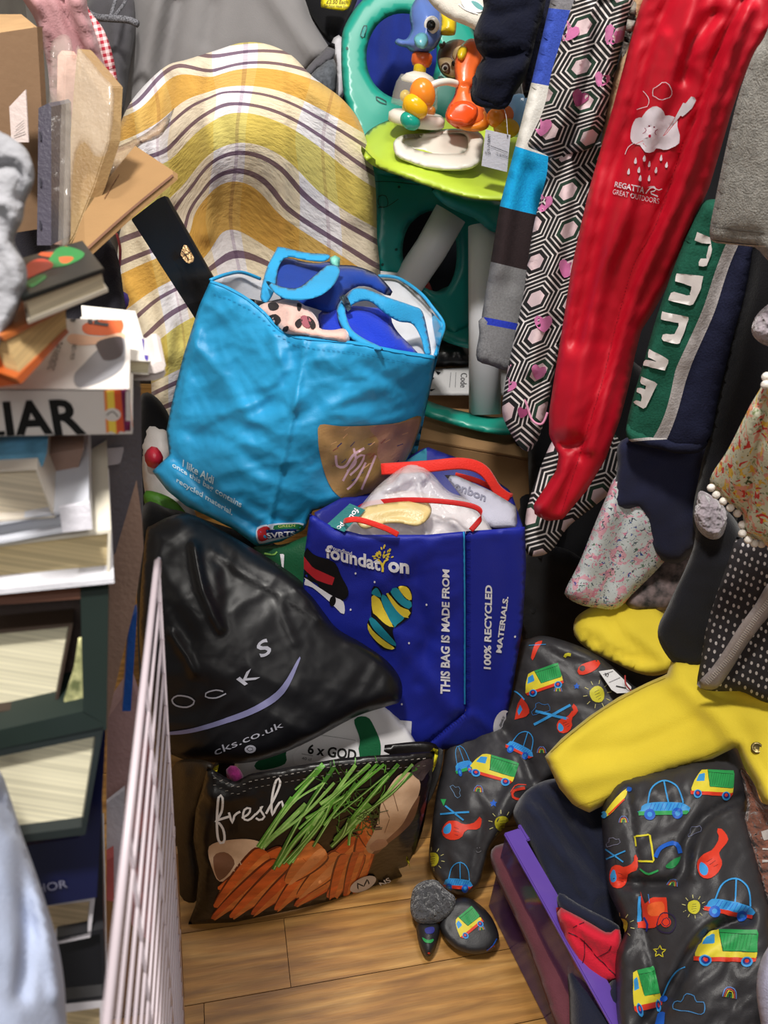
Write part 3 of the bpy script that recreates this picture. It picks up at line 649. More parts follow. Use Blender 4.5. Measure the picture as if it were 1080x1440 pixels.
tg = prism('swing_tag', [(459, 738), (492, 708), (514, 717), (484, 748)], [(459, 738, 1.31), (492, 708, 1.345), (484, 748, 1.30)], (0, .0006, -.0006), M('1c7070', rough=.4), label='teal cardboard tag reading foundation at the left handle of the blue bag', cat='tag')
decal('lettering', tg, [('t', 'four', [(506, 719), (494, 737), (487, 732), (499, 714)], WI, .02), ('t', 'pcl', [(487, 740), (478, 747), (470, 741), (479, 734)], WI, .02)])
gr = cloth('grey_trousers', [(625, 668), (640, 668), (690, 690), (726, 712), (728, 742), (690, 742), (650, 700)], [(630, 672, 1.47), (726, 712, 1.44), (690, 742, 1.41)], fabric('b6b6c6', rough=.8), thick=.014, folds=[([(628, 668), (680, 690), (726, 714)], .006, 4)], curve=False, label='grey garment with bonbon lettering on its waistband in the blue foundation bag', cat='clothing')
decal('waistband_lettering', gr, [('t', 'bonbon', [(633, 673), (685, 695), (682, 706), (630, 684)], ink('7f7f92'), .03)])
# ================================================================== black joules style mail bag
BPL = M('121216', rough=.38, bs=35, bst=.06, var=.05, spec=.4, big=.1, bigs=16)
bb = cloth('plastic_bag', [(204, 760), (215, 738), (262, 722), (310, 745), (345, 765), (378, 785), (415, 810), (440, 835), (470, 880), (510, 905), (545, 930), (564, 958), (563, 985), (545, 993), (500, 1008), (440, 1040), (390, 1062), (345, 1073), (300, 1072), (250, 1065), (215, 1030), (196, 900)],
    [(210, 750, 1.38), (310, 745, 1.42), (440, 830, 1.40), (563, 960, 1.41), (540, 990, 1.40), (345, 1070, 1.35), (220, 1050, 1.36), (360, 900, 1.36), (250, 850, 1.33)], BPL, thick=.045, back=.02, r=55, step=5,
    folds=[([(273, 768), (285, 830), (310, 885)], .012, 6), ([(300, 775), (350, 810), (420, 850), (500, 905), (550, 950)], .005, 7), ([(415, 830), (440, 850), (450, 870)], .005, 5), ([(240, 890), (260, 920), (272, 945)], .008, 6), ([(285, 740), (320, 800), (312, 880)], -.005, 16), ([(395, 845), (400, 870), (415, 905)], .003, 6), ([(200, 790), (230, 830), (270, 900)], -.005, 12), ([(440, 1035), (500, 1004), (560, 985)], .006, 6)],
    wr=[(.008, 90, 35, 1.8, 'crease', 11), (.003, 34, -50, 2.2, 'crease', 12), (.0008, 13, 20, 1.5, 'crease', 13)], label='shiny black plastic mail bag with silver lettering, slumped against the wire rack', cat='plastic bag')
SIL = M('a9a9b6', rough=.35, bst=0); LAV = M('7d7da6', rough=.35, bst=0); tb = bvh(bb)
decals('printed_lettering', bb, [('t', 'S', [(359, 906), (375, 896), (383, 918), (367, 926)], SIL, .02), ('t', 'K', [(332, 955), (356, 938), (366, 952), (344, 964)], SIL, .02), ('s', [(314, 972), (304, 970), (290, 974), (290, 980), (304, 981), (318, 975)], 2.0, SIL), ('c', [(242, 984), (250, 978), (266, 980), (274, 987), (264, 994), (248, 992)], 2.2, SIL),
    ('t', 'cks.co.uk', [(300, 1052), (396, 1014), (399, 1022), (303, 1062)], SIL, .0)], tree=tb, off=.0018)
decal('printed_swoosh', bb, [('fs', [(232, 1030), (270, 1024), (310, 1012), (360, 992), (395, 966), (420, 925), (421, 930), (400, 974), (364, 1000), (312, 1019), (270, 1030), (238, 1033)], LAV), ('e', 352, 1053, 8, 5.5, SIL, -5), ('c', [(347, 1053), (352, 1050), (357, 1053), (352, 1056)], 1.0, M('15151a'))], tree=tb, off=.0018)
# ================================================================== pile below and behind, left
cloth('white_carrier_bag', [(200, 600), (235, 602), (242, 640), (240, 670), (262, 700), (275, 730), (230, 740), (205, 700)], [(220, 650, 1.64), (260, 730, 1.62)], M('cfc9c6', rough=.5), thick=.03, wr=[(.008, 30, 60, 2, 'crease', 14)], label='white carrier bag with green base, behind the lower left corner of the light blue bag', cat='bag')
cloth('green_packet', [(205, 690), (240, 700), (262, 722), (262, 732), (225, 728), (205, 712)], [(232, 712, 1.585)], M('4d8a22', rough=.5), thick=.012, label='bright green packet between white carrier bag and black plastic bag', cat='packet')
cloth('red_ball', [(203, 640), (212, 628), (222, 630), (230, 645), (222, 658), (208, 656)], [(216, 643, 1.59)], M('c4223c', rough=.4), thick=.02, label='crimson rounded object in the mouth of the white carrier bag', cat='toy')
gp = cloth('green_shopping_bag', [(350, 772), (400, 765), (450, 752), (470, 800), (462, 850), (420, 860), (380, 800)], [(350, 772, 1.52), (450, 752, 1.47), (430, 850, 1.50)], M('145234', rough=.45, var=.1), thick=.02, wr=[(.006, 40, 30, 2, 'crease', 15)], label='dark green bag wedged between the black plastic bag and blue foundation bag', cat='bag')
decals('white_mark', gp, [('f', [(394, 779), (400, 779), (399, 800), (397, 800)], WI), ('s', [(372, 778), (385, 780), (390, 776)], 2, GR[1])])
cloth('black_cloth', [(560, 1060), (590, 1045), (622, 1050), (618, 1090), (605, 1125), (590, 1140), (575, 1120)], [(595, 1090, 1.53)], fabric('2b2727', var=.2), thick=.03, label='dark grey cloth between the carrot bag and the vehicle print suit', cat='cloth')
cloth('black_cloth', [(196, 730), (240, 716), (300, 735), (380, 762), (450, 800), (480, 860), (400, 950), (240, 1000), (200, 1000)], [(230, 850, 1.54), (430, 820, 1.60)], fabric('101012'), thick=.05, label='black cloth heap hidden behind the black plastic bag', cat='cloth')  # heap added so the gap under the light blue bag stays dark
# ================================================================== light blue recycled-material bag
SKY = M('2aa0d8', rough=.42, bs=700, bst=.25, var=.07, spec=.45, vs=7, big=.12, bigs=32)
ab = E('shopping_bag', P(400, 740, 1.50), 'light blue crinkled shopping bag overflowing with children\'s clothes, in the middle', 'shopping bag')
fr = cloth('front_panel', [(296, 394), (320, 402), (348, 418), (372, 438), (390, 458), (412, 470), (440, 474), (500, 480), (560, 492), (612, 500), (606, 540), (592, 600), (575, 645), (545, 690), (500, 705), (440, 718), (428, 745), (395, 762), (360, 768), (330, 745), (290, 725), (262, 712), (235, 690), (214, 663), (238, 640), (234, 605), (243, 560), (258, 500), (280, 430)],
    [(296, 394, 1.40), (390, 458, 1.36), (430, 472, 1.33), (612, 500, 1.44), (240, 600, 1.50), (214, 663, 1.50), (360, 765, 1.49), (440, 735, 1.48), (370, 600, 1.38), (430, 600, 1.37), (590, 610, 1.57), (540, 600, 1.45), (300, 650, 1.44)], SKY, thick=.016, back=.006, r=14, curve=False, parent=ab, step=4,
    folds=[([(428, 475), (422, 530), (408, 600), (390, 680), (372, 765)], .008, 4), ([(412, 500), (380, 560), (360, 600)], -.014, 22), ([(385, 470), (395, 520), (375, 545)], .010, 10), ([(270, 470), (262, 540), (250, 610)], .012, 14), ([(240, 640), (300, 700), (360, 740)], -.014, 8), ([(218, 664), (275, 715), (350, 762)], .010, 8),
           ([(300, 440), (340, 500), (300, 560)], -.008, 18), ([(330, 560), (370, 590), (420, 560)], .008, 12), ([(445, 600), (520, 590), (600, 600)], .006, 12), ([(440, 720), (400, 735), (340, 700)], -.008, 9), ([(250, 610), (320, 620), (370, 660)], -.007, 10), ([(520, 520), (560, 540), (595, 530)], -.005, 10), ([(450, 520), (500, 540), (540, 600)], -.004, 10), ([(500, 695), (540, 660), (590, 600)], .008, 12)],
    wr=[(.012, 75, 30, 1.8, 'crease', 21), (.009, 42, -25, 2.2, 'crease', 22), (.0028, 20, 60, 2.6, 'crease', 23), (.0022, 20, -20, 2.6, 'crease', 29)])
LIN = M('cfd0d6', rough=.6, bs=300, bst=.2)
bk = cloth('rear_panel', [(296, 394), (318, 386), (340, 384), (375, 396), (420, 400), (480, 385), (535, 388), (560, 392), (590, 412), (608, 432), (623, 456), (618, 480), (612, 502), (560, 540), (430, 530), (330, 470)],
    [(296, 394, 1.41), (340, 384, 1.52), (480, 388, 1.66), (560, 392, 1.66), (623, 456, 1.58), (612, 500, 1.45), (430, 530, 1.55), (330, 470, 1.50)], LIN, thick=.006, back=.006, curve=False, parent=ab, wr=[(.006, 50, 60, 2, 'crease', 24)])
cloth('side_panel', [(600, 432), (623, 455), (616, 500), (600, 570), (586, 640), (570, 650), (596, 560), (609, 500), (604, 470)], [(610, 450, 1.56), (614, 500, 1.47), (590, 620, 1.60)], SKY, thick=.006, curve=False, parent=ab)
af = bvh(fr)
HEM = M('1f86bd', rough=.5)
it = [('s', [(296, 396), (320, 405), (348, 421), (372, 441), (390, 461), (412, 473), (440, 477), (500, 483), (560, 495), (611, 503)], 3.4, SKY)]
for k in range(44):
    t = k/44; x = 300+t*306; y = np.interp(x, [296, 320, 348, 372, 390, 412, 440, 500, 560, 612], [412, 420, 434, 452, 472, 484, 490, 496, 508, 516]); it.append(('l', [(x, y), (x+4, y+1)], .8, HEM))
decal('stitched_hem', fr, it, tree=af, off=.0017)
for k, pts in enumerate([[(296, 394, 1.40), (318, 386, 1.44), (340, 383, 1.50), (366, 392, 1.54)], [(532, 388, 1.64), (560, 391, 1.64), (590, 411, 1.60), (608, 432, 1.58), (624, 456, 1.565), (618, 480, 1.50), (612, 500, 1.45)]]):
    tube('rim', [P(*p) for p in pts], .0035, SKY, parent=ab)
WA = ink('c9e6f2')
it = [('t', 'I like Aldi', [(258, 646), (302, 670), (300, 681), (257, 656)], WA, .02), ('t', 'once this bag contains', [(243, 650), (341, 706), (338, 716), (242, 659)], WA, .02), ('t', 'recycled material.', [(249, 671), (328, 717), (326, 727), (248, 680)], WA, .02)]
decals('printed_lettering', fr, it, tree=af, off=.0016)
FOOD = M('8f7434', rough=.4, col2='b08a5c', var=.35, vs=10, bs=200, bst=.3); FD2 = M('a87e68', rough=.4, var=.3, vs=14); INKB = ink('3c3a6a'); PK = ink('d9b4c4')
it = [('fs', [(450, 597), (480, 599), (520, 598), (560, 594), (590, 584), (589, 600), (578, 632), (560, 662), (540, 682), (505, 704), (492, 706), (470, 692), (458, 670), (450, 640), (447, 615)], FOOD),
      ('fs', [(520, 600), (560, 596), (588, 588), (584, 612), (566, 648), (545, 660), (530, 640), (532, 620)], FD2)]
for k in range(26):
    x = rp.uniform(455, 575); y = rp.uniform(604, 680); a = rp.uniform(-.9, -.2)
    if inside(np.array([[x, y], [x+8, y-6]]), it[0][1]).all(): it.append(('l', [(x, y), (x+9*math.cos(a), y+9*math.sin(a))], rp.uniform(.7, 1.8), INKB if k % 3 == 0 else M(['9a6a3a', 'd9a878', '8a5040'][k % 3], rough=.4)))
it += [('s', [(472, 640), (474, 655), (486, 655), (496, 640), (512, 630)], 3.5, PK), ('s', [(482, 676), (500, 645), (512, 640), (505, 655), (492, 668)], 3, PK), ('s', [(488, 688), (500, 676), (514, 650)], 3, PK), ('s', [(508, 688), (520, 660), (528, 640)], 3, PK), ('s', [(497, 630), (500, 650), (488, 662)], 3, PK)]
decal('printed_food_photo', fr, it, tree=af, off=.0017)
it = [('fs', [(362, 742), (372, 738), (400, 735), (424, 735), (430, 742), (424, 750), (400, 756), (376, 762), (364, 764), (360, 753)], ink('c9d3e4')), ('fs', [(364, 744), (378, 740), (378, 756), (366, 761), (362, 753)], ink('bb2a33')), ('fs', [(385, 739), (400, 737), (422, 737), (428, 742), (422, 745), (400, 744), (386, 744)], ink('1f6a3c')), ('f', [(374, 745), (418, 743), (416, 752), (376, 758)], ink('1a2a6e')),
      ('t', 'GREEN', [(391, 738), (415, 736.5), (415, 740.5), (391, 742)], ink('b9c46a'), 0), ('t', 'SVRTS', [(374, 749), (415, 746), (415, 753), (376, 757)], WI, .03)]
decal('printed_badge', fr, it, tree=af, off=.0016)
SKH = fabric('2d9fd8', bs=350, rough=.6)
# handles
hA = cloth('handle', [(366, 418), (376, 425), (386, 408), (392, 376), (404, 362), (430, 366), (456, 368), (463, 358), (430, 355), (394, 347), (388, 352), (374, 380)], [(370, 420, 1.42), (390, 352, 1.50), (460, 364, 1.50)], SKH, thick=.003, parent=ab, step=4)
cloth('handle', [(374, 395), (388, 400), (400, 404), (420, 404), (445, 385), (462, 372), (478, 378), (470, 400), (450, 416), (424, 422), (400, 420), (384, 410)], [(376, 398, 1.41), (430, 412, 1.36), (474, 380, 1.44)], SKH, thick=.004, parent=ab, step=4, wr=[(.003, 20, 0, 1, 'soft', 3)])
cloth('handle', [(474, 432), (484, 420), (486, 440), (494, 462), (512, 476), (536, 488), (536, 494), (510, 487), (488, 472), (476, 452)], [(478, 430, 1.40), (520, 486, 1.345)], SKH, thick=.003, parent=ab, step=4)
cloth('handle', [(484, 425), (494, 408), (512, 406), (545, 418), (580, 430), (594, 438), (602, 470), (606, 496), (598, 498), (592, 476), (580, 456), (560, 452), (540, 440), (520, 424), (500, 426), (488, 436)], [(488, 420, 1.42), (540, 425, 1.40), (598, 450, 1.46), (600, 495, 1.435)], SKH, thick=.003, parent=ab, step=4)
cloth('handle_stopper', [(464, 362), (472, 359), (479, 364), (477, 374), (474, 385), (466, 378)], [(470, 370, 1.47)], M('86d8c8', rough=.3), thick=.008, parent=ab)
cloth('handle_stopper', [(477, 418), (484, 414), (491, 422), (494, 436), (488, 438), (484, 428)], [(484, 424, 1.39)], M('b9d4dc', rough=.3), thick=.007, parent=ab)
# contents
NB = fabric('1c2f9e', rough=.85); NB2 = fabric('17206a'); DK = fabric('14163c')
cloth('navy_coat', [(385, 372), (400, 362), (428, 368), (452, 370), (462, 366), (470, 372), (500, 374), (530, 386), (552, 410), (545, 416), (520, 404), (500, 404), (480, 420), (470, 440), (430, 430), (395, 420)], [(400, 370, 1.52), (552, 410, 1.55), (470, 430, 1.45)], fabric('1b409c'), thick=.02, wr=[(.008, 40, 40, 1.8, 'soft', 25)], folds=[([(470, 400), (500, 385), (540, 400)], .015, 10)], label='navy blue folded coat at the back of the light blue bag', cat='clothing')
cloth('black_garment', [(335, 424), (350, 420), (375, 424), (400, 420), (420, 432), (425, 470), (395, 460), (372, 440), (350, 428)], [(350, 424, 1.47), (420, 450, 1.43)], fabric('1c2026', var=.4, vs=60), thick=.02, label='black garment in the left corner of the light blue bag', cat='clothing')
jum = cloth('blue_jumper', [(448, 442), (470, 432), (500, 430), (520, 432), (546, 436), (552, 455), (562, 470), (578, 486), (588, 500), (560, 500), (520, 492), (490, 480), (455, 476)], [(450, 442, 1.44), (545, 436, 1.46), (588, 498, 1.43), (500, 488, 1.37)], fabric('1d3cc4', bs=300, bst=.8), thick=.022, folds=[([(505, 440), (530, 455), (560, 490)], .008, 7), ([(500, 455), (530, 478), (570, 495)], -.007, 6)], wr=[(.006, 24, 40, 2.5, 'soft', 26)], label='royal blue ribbed jumper inside right half of the light blue bag', cat='jumper')
PKF = M('e8bfb4', rough=.95, bs=120, bst=.9, var=.12, sheen=.5)
pf = cloth('pink_fleece', [(362, 436), (372, 426), (386, 424), (398, 421), (412, 420), (424, 426), (438, 438), (448, 452), (450, 462), (468, 464), (484, 462), (491, 472), (488, 484), (460, 480), (430, 473), (400, 470), (386, 458)], [(365, 436, 1.41), (410, 430, 1.38), (490, 474, 1.34), (430, 474, 1.33)], PKF, thick=.03, r=12, step=5, folds=[([(396, 424), (410, 440), (404, 462)], .012, 7), ([(450, 466), (470, 470), (488, 474)], .008, 6), ([(432, 440), (425, 455), (438, 466)], -.012, 6)], wr=[(.004, 14, 30, 1, 'soft', 27)], label='pale pink fleece with black and rose animal spots on top of the light blue bag', cat='clothing')
SP = M('2a2426', rough=.95, bs=120, bst=.9)
decals('printed_spot', pf, [('fs', [(377, 428), (386, 425), (393, 431), (388, 436), (380, 436)], SP), ('fs', [(376, 446), (388, 442), (396, 450), (388, 458), (378, 452)], SP), ('fs', [(418, 427), (424, 429), (422, 437), (418, 436)], SP), ('fs', [(422, 446), (430, 444), (438, 452), (434, 462), (426, 458)], M('a05a66', rough=.95)), ('fs', [(421, 448), (426, 452), (420, 462), (414, 455)], SP), ('fs', [(400, 460), (406, 459), (404, 466), (398, 465)], SP), ('fs', [(432, 445), (440, 450), (444, 460), (438, 462)], SP), ('fs', [(389, 460), (395, 462), (392, 466), (388, 464)], SP)], off=.0017)
# ================================================================== activity centre toy
TEAL = plastic('22a08c', rough=.33); TEALD = plastic('17908a', rough=.35); LIME = plastic('b4cc3c', rough=.4); CRM = plastic('e3ddd2', rough=.35); WHL = plastic('dcdde2', rough=.38)
toy = E('activity_centre', P(640, 600, 1.80), 'teal and lime baby activity centre with white legs, behind the light blue bag', 'activity centre')
ring = cloth('back_ring', [(480, 60), (488, 30), (510, 0), (540, -20), (590, -25), (640, 0), (664, 40), (680, 90), (672, 150), (650, 210), (600, 240), (545, 250), (520, 240), (500, 190), (483, 130)],
    [(480, 60, 1.70), (680, 60, 1.76), (540, 240, 1.74), (640, 220, 1.77)], TEAL, thick=.02, r=6, holes=[[(516, 90), (518, 60), (532, 34), (556, 20), (585, 22), (606, 38), (614, 75), (608, 110), (592, 134), (568, 140), (545, 134), (525, 116)]], parent=toy, step=7)
tr_ = bvh(ring)
SLOT = M('0d3f3c', rough=.5)
decals('slot', ring, [('c', [(507, 50), (512, 36), (516, 38), (511, 53)], 1.6, SLOT), ('f', [(507, 50), (512, 36), (516, 38), (511, 53)], TEALD), ('e', 488, 68, 1.8, 2.2, SLOT), ('c', [(529, 136), (542, 142), (543, 147), (531, 142)], 1.6, SLOT), ('c', [(616, 109), (622, 107), (624, 111)], 1.6, SLOT)], tree=tr_, off=.001)
low = cloth('rear_frame', [(526, 238), (560, 246), (640, 262), (715, 270), (712, 340), (690, 420), (640, 470), (600, 420), (560, 388), (532, 384), (524, 340), (528, 290)],
    [(526, 250, 1.74), (700, 280, 1.84), (532, 384, 1.80), (640, 460, 1.90)], TEALD, thick=.016, r=6, holes=[[(566, 350), (575, 318), (600, 298), (624, 300), (640, 330), (640, 380), (622, 410), (590, 400), (572, 380)]], parent=toy, step=8)
tl = bvh(low)
decals('panel_line', low, [('s', [(528, 255), (556, 256), (590, 260)], 1.2, SLOT), ('c', [(533, 276), (543, 276), (545, 290), (533, 290)], 1.2, SLOT), ('e', 561, 263, 2, 2, SLOT), ('e', 594, 305, 2, 2, SLOT), ('e', 557, 351, 2.2, 2, SLOT), ('e', 538, 372, 2, 2, SLOT), ('s', [(532, 292), (545, 290), (560, 280)], 1, SLOT)], tree=tl, off=.001)
cloth('tray_collar', [(606, 262), (620, 284), (640, 296), (668, 308), (692, 326), (712, 322), (716, 290), (700, 280), (650, 272)], [(650, 285, 1.66), (700, 300, 1.68)], TEALD, thick=.02, parent=toy)
tray = cloth('tray', [(508, 205), (514, 188), (530, 176), (548, 168), (560, 160), (590, 166), (640, 165), (690, 172), (730, 185), (750, 215), (742, 260), (724, 280), (700, 282), (660, 278), (610, 264), (565, 248), (530, 234), (514, 222)],
    [(508, 205, 'Z', 1.145), (560, 165, 1.66), (690, 175, 1.67), (745, 230, 1.56), (640, 250, 1.50), (530, 225, 1.52)], LIME, thick=.012, r=7, parent=toy, step=5, folds=[([(512, 214), (560, 236), (640, 258), (715, 268)], .010, 9)])
tt = bvh(tray)
cloth('tray_edge', [(508, 205), (530, 226), (565, 240), (610, 254), (660, 266), (700, 270), (722, 270), (716, 284), (700, 283), (660, 279), (610, 265), (565, 249), (530, 236), (512, 222)], [(508, 210, 1.52), (565, 244, 1.50), (720, 276, 1.53)], LIME, thick=.008, parent=toy)
bowl = cloth('snack_bowl', [(553, 206), (556, 196), (570, 189), (600, 187), (620, 182), (650, 181), (670, 184), (680, 194), (678, 214), (675, 228), (660, 238), (630, 240), (600, 237), (576, 229), (558, 220)], [(553, 206, 1.49), (680, 200, 1.53), (620, 240, 1.475), (620, 182, 1.58)], CRM, thick=.018, r=6, parent=toy, step=5, holes=[[(566, 200), (575, 194), (610, 194), (640, 188), (654, 190), (658, 200), (654, 214), (630, 217), (600, 214), (580, 208)]])
cloth('bowl_floor', [(563, 198), (580, 190), (640, 186), (662, 190), (660, 212), (630, 222), (590, 214)], [(563, 200, 1.53), (660, 190, 1.57), (630, 220, 1.53)], plastic('d5cfc4'), thick=.002, parent=toy)
# legs
def leg(pts, r): return tube('leg', [P(*p) for p in pts], r, WHL, parent=toy, seg=20, curve=False)
leg([(682, 318, 1.72), (682, 582, 1.80)], .039)
leg([(634, 300, 1.76), (606, 350, 1.79), (572, 400, 1.83), (556, 425, 1.85)], .040)
leg([(545, 382, 1.79), (543, 400, 1.80)], .024)
cloth('grey_panel', [(652, 308), (668, 312), (672, 400), (672, 452), (646, 450), (648, 380)], [(660, 380, 1.90)], M('b0aea6', rough=.6), thick=.01, curve=False, parent=toy)
cloth('foot_ring', [(590, 570), (596, 562), (620, 570), (650, 578), (690, 586), (730, 588), (734, 604), (715, 612), (680, 608), (640, 598), (600, 586), (590, 580)], [(595, 570, 1.79), (660, 590, 1.77), (725, 600, 1.77)], TEAL, thick=.016, r=8, parent=toy)
cloth('lower_ring', [(616, 452), (650, 446), (700, 448), (705, 460), (700, 490), (670, 492), (630, 482), (616, 470)], [(660, 450, 1.93), (660, 490, 1.90)], TEALD, thick=.02, parent=toy)
# toucan
BB = plastic('5c78bc', rough=.25); YP = plastic('e0bf1c', rough=.28); OR = plastic('ee6a2c', rough=.25); ORR = plastic('f08a28', rough=.22); TP = plastic('1c9c88', rough=.2)
d0 = 1.56
cloth('toucan_body', [(574, 52), (578, 40), (576, 25), (579, 8), (590, -5), (607, 0), (620, 12), (624, 32), (621, 52), (612, 68), (597, 76), (580, 74), (571, 67), (565, 66), (555, 61), (559, 54), (568, 56)], [(600, 40, d0)], BB, thick=.045, r=60, parent=toy, step=4)
cloth('toucan_beak', [(618, 14), (632, 18), (641, 26), (641, 44), (637, 50), (616, 48), (619, 34)], [(630, 30, d0)], YP, thick=.022, parent=toy, step=4)
ey = ball('toucan_eye', P(607, 35, 1.518), .016, plastic('e8e4e0'), toy, axis=(0, -1, .2), stretch=.55)
ball('toucan_pupil', P(606, 35.5, 1.507), .0095, plastic('0c0c10'), toy, axis=(0, -1, .2), stretch=.55)
cloth('toucan_wing', [(582, 54), (590, 46), (600, 48), (602, 60), (596, 69), (586, 65)], [(592, 58, 1.515)], plastic('6fb6c4'), thick=.01, parent=toy, step=4)
lathe('toucan_collar', P(593, 84, d0), (.0, 0, 1), [(-.012, .018), (-.004, .022), (.008, .022), (.014, .016)], plastic('d4602c'), toy)
lathe('toucan_stem', P(591, 92, d0), (.0, 0, 1), [(-.022, .0135), (.02, .0135)], YP, toy)
c0 = P(585, 128, d0)
lathe('rattle_cap', P(589, 110, d0), (0, 0, 1), [(-.008, .036), (-.004, .038), (.006, .028), (.012, .012)], CRM, toy)
lathe('rattle_dome', c0-np.array([0, 0, .028]), (0, 0, 1), [(0, .050), (.02, .048), (.04, .044), (.055, .036)], M('e9e4dc', rough=.05, alpha=.22, bst=0, var=.01), toy)
lathe('rattle_base', P(586, 166, d0), (0, 0, 1), [(-.014, .052), (-.010, .060), (.004, .060), (.010, .052)], CRM, toy)
ball('rattle_ball', P(576, 150, d0), .016, YP, toy); ball('rattle_ball', P(570, 135, d0+.01), .012, YP, toy); ball('rattle_ball', P(606, 156, d0), .010, plastic('b5702c'), toy)
AX = np.cross(ray(540, 720), [0.25, 0, 1])
def bead(x, y, d, r, mt, st=1.25, ax=(1, 0, -.6)): return ball('bead', P(x, y, d), r, mt, toy, axis=ax, stretch=st)
bead(594, 133, 1.48, .026, ORR, 1.15, (.4, 0, -1)); bead(584, 150, 1.48, .021, plastic('f0b416', rough=.2), 1.3, (1, 0, -.5)); bead(577, 170, 1.49, .0165, TP, 1.3, (1, 0, -.35))
tube('bead_wire', [P(600, 126, 1.49), P(612, 118, 1.48), P(628, 115, 1.49), P(642, 118, 1.51)], .0068, CRM, parent=toy)
# sloth
SLB = plastic('6b4a34', rough=.35); SLC = plastic('d6b888', rough=.35)
cloth('sloth_head', [(615, 84), (617, 70), (624, 62), (636, 56), (650, 56), (658, 64), (660, 90), (654, 106), (640, 112), (626, 108), (618, 98)], [(638, 84, 1.61)], SLB, thick=.025, parent=toy, step=4)
cloth('sloth_tuft', [(617, 64), (618, 60), (622, 61), (624, 57), (627, 61), (628, 66), (621, 69)], [(622, 63, 1.605)], SLB, thick=.008, parent=toy, step=3)
cloth('sloth_face', [(616, 86), (622, 81), (634, 82), (640, 92), (641, 108), (632, 108), (622, 101)], [(630, 94, 1.585)], SLC, thick=.006, parent=toy, step=3)
cloth('sloth_face', [(636, 80), (638, 70), (648, 64), (654, 68), (650, 84), (642, 88)], [(646, 76, 1.585)], SLC, thick=.005, parent=toy, step=3)
cloth('sloth_eye_patch', [(620, 96), (622, 90), (629, 88), (633, 94), (632, 104), (625, 103)], [(627, 95, 1.577)], SLB, thick=.003, parent=toy, step=3)
ball('sloth_eye', P(626, 96, 1.574), .0065, plastic('e8e4e0'), toy, axis=(0, -1, 0), stretch=.6); ball('sloth_pupil', P(626, 96, 1.569), .004, plastic('1a0c0a'), toy, axis=(0, -1, 0), stretch=.6)
ball('sloth_nose', P(638, 89, 1.575), .005, plastic('1a0c0a'), toy)
# flamingo
cloth('flamingo_neck', [(641, 116), (639, 96), (642, 76), (650, 62), (662, 54), (674, 60), (680, 80), (672, 100), (668, 118), (662, 128), (668, 138), (680, 150), (684, 172), (650, 182), (632, 174), (626, 164), (630, 150), (636, 140), (640, 130)], [(655, 110, 1.53)], OR, thick=.032, r=14, parent=toy, step=4, folds=[([(640, 118), (652, 122), (664, 118)], -.008, 3)])
cloth('flamingo_beak', [(643, 80), (645, 68), (652, 64), (657, 68), (656, 78), (650, 85)], [(650, 74, 1.50)], YP, thick=.010, parent=toy, step=3)
cloth('flamingo_bib', [(627, 164), (634, 148), (646, 142), (660, 143), (672, 152), (668, 166), (658, 175), (646, 174), (634, 171)], [(650, 158, 1.495)], plastic('f0561f', rough=.15), thick=.006, r=3, parent=toy, step=4)
cloth('flamingo_base', [(640, 176), (668, 168), (676, 156), (684, 158), (688, 176), (678, 184), (656, 184)], [(665, 172, 1.515)], ORR, thick=.012, parent=toy, step=4)
bead(705, 163, 1.50, .021, plastic('e0702c', rough=.2), 1.2, (1, 0, .3)); bead(712, 180, 1.50, .019, plastic('d0a01c', rough=.2), 1.4, (1, 0, 0)); bead(697, 166, 1.49, .017, ORR, 1.1)
lathe('rattle_dome', P(730, 160, 1.54), (0, 0, 1), [(-.04, .036), (.0, .034), (.03, .024), (.036, .01)], M('7fb0dc', rough=.08, alpha=.55, bst=0), toy)
# ================================================================== stock behind and under the toy
KB = M('a07c54', rough=.8, bs=150, bst=.2, var=.08); KBD = M('6e4f34', rough=.8, bs=150, bst=.2, var=.12)
def carton(name, x0, x1, y0, y1, z1, z0, label, rot=0, mt=KB, seam=True, cat_='box'):
    c = np.array([(x0+x1)/2, (y0+y1)/2, z0]); e = E(name, c, label, cat_); cr, sr = math.cos(rot), math.sin(rot)
    u = np.array([cr, sr, 0])*(x1-x0); v = np.array([-sr, cr, 0])*(y1-y0); A = c-u/2-v/2; h = np.array([0, 0, z1-z0]); un = u/np.linalg.norm(u); vn = v/np.linalg.norm(v)
    box3('body', A, u, v, h*.985, mt, parent=e, bev=.003)
    T = A+h*.985
    box3('flap', T, u, v*.495, h*.015, mt, parent=e, bev=.001); box3('flap', T+v*.505, u, v*.495, h*.015, mt, parent=e, bev=.001)
    if seam: box3('tape', T+h*.015+v*.47-u*.001, u*1.002, v*.06, np.array([0, 0, .0006]), M('b08a56', rough=.25), parent=e, bev=0)
    return e
q = P(650, 628, 1.73)
carton('cardboard_box', q[0]-.22, q[0]+.30, q[1], q[1]+.36, q[2], .22, 'brown cardboard box with a torn front flap under the toy\'s teal foot', rot=-.05, mt=KB)
carton('cardboard_box', q[0]-.20, q[0]+.34, q[1]-.01, q[1]+.34, .215, .0, 'brown cardboard box on the floor, beneath the torn box', mt=KBD)
cloth('book', [(598, 520), (662, 515), (735, 530), (734, 556), (600, 556)], [(598, 520, 1.92), (735, 530, 1.93), (600, 556, 1.84)], M('d9d8da', rough=.5, var=.02), thick=.006, curve=False, label='flat white printed booklet lying on the box behind the toy leg', cat='booklet')
bk_ = bpy.data.objects['book']
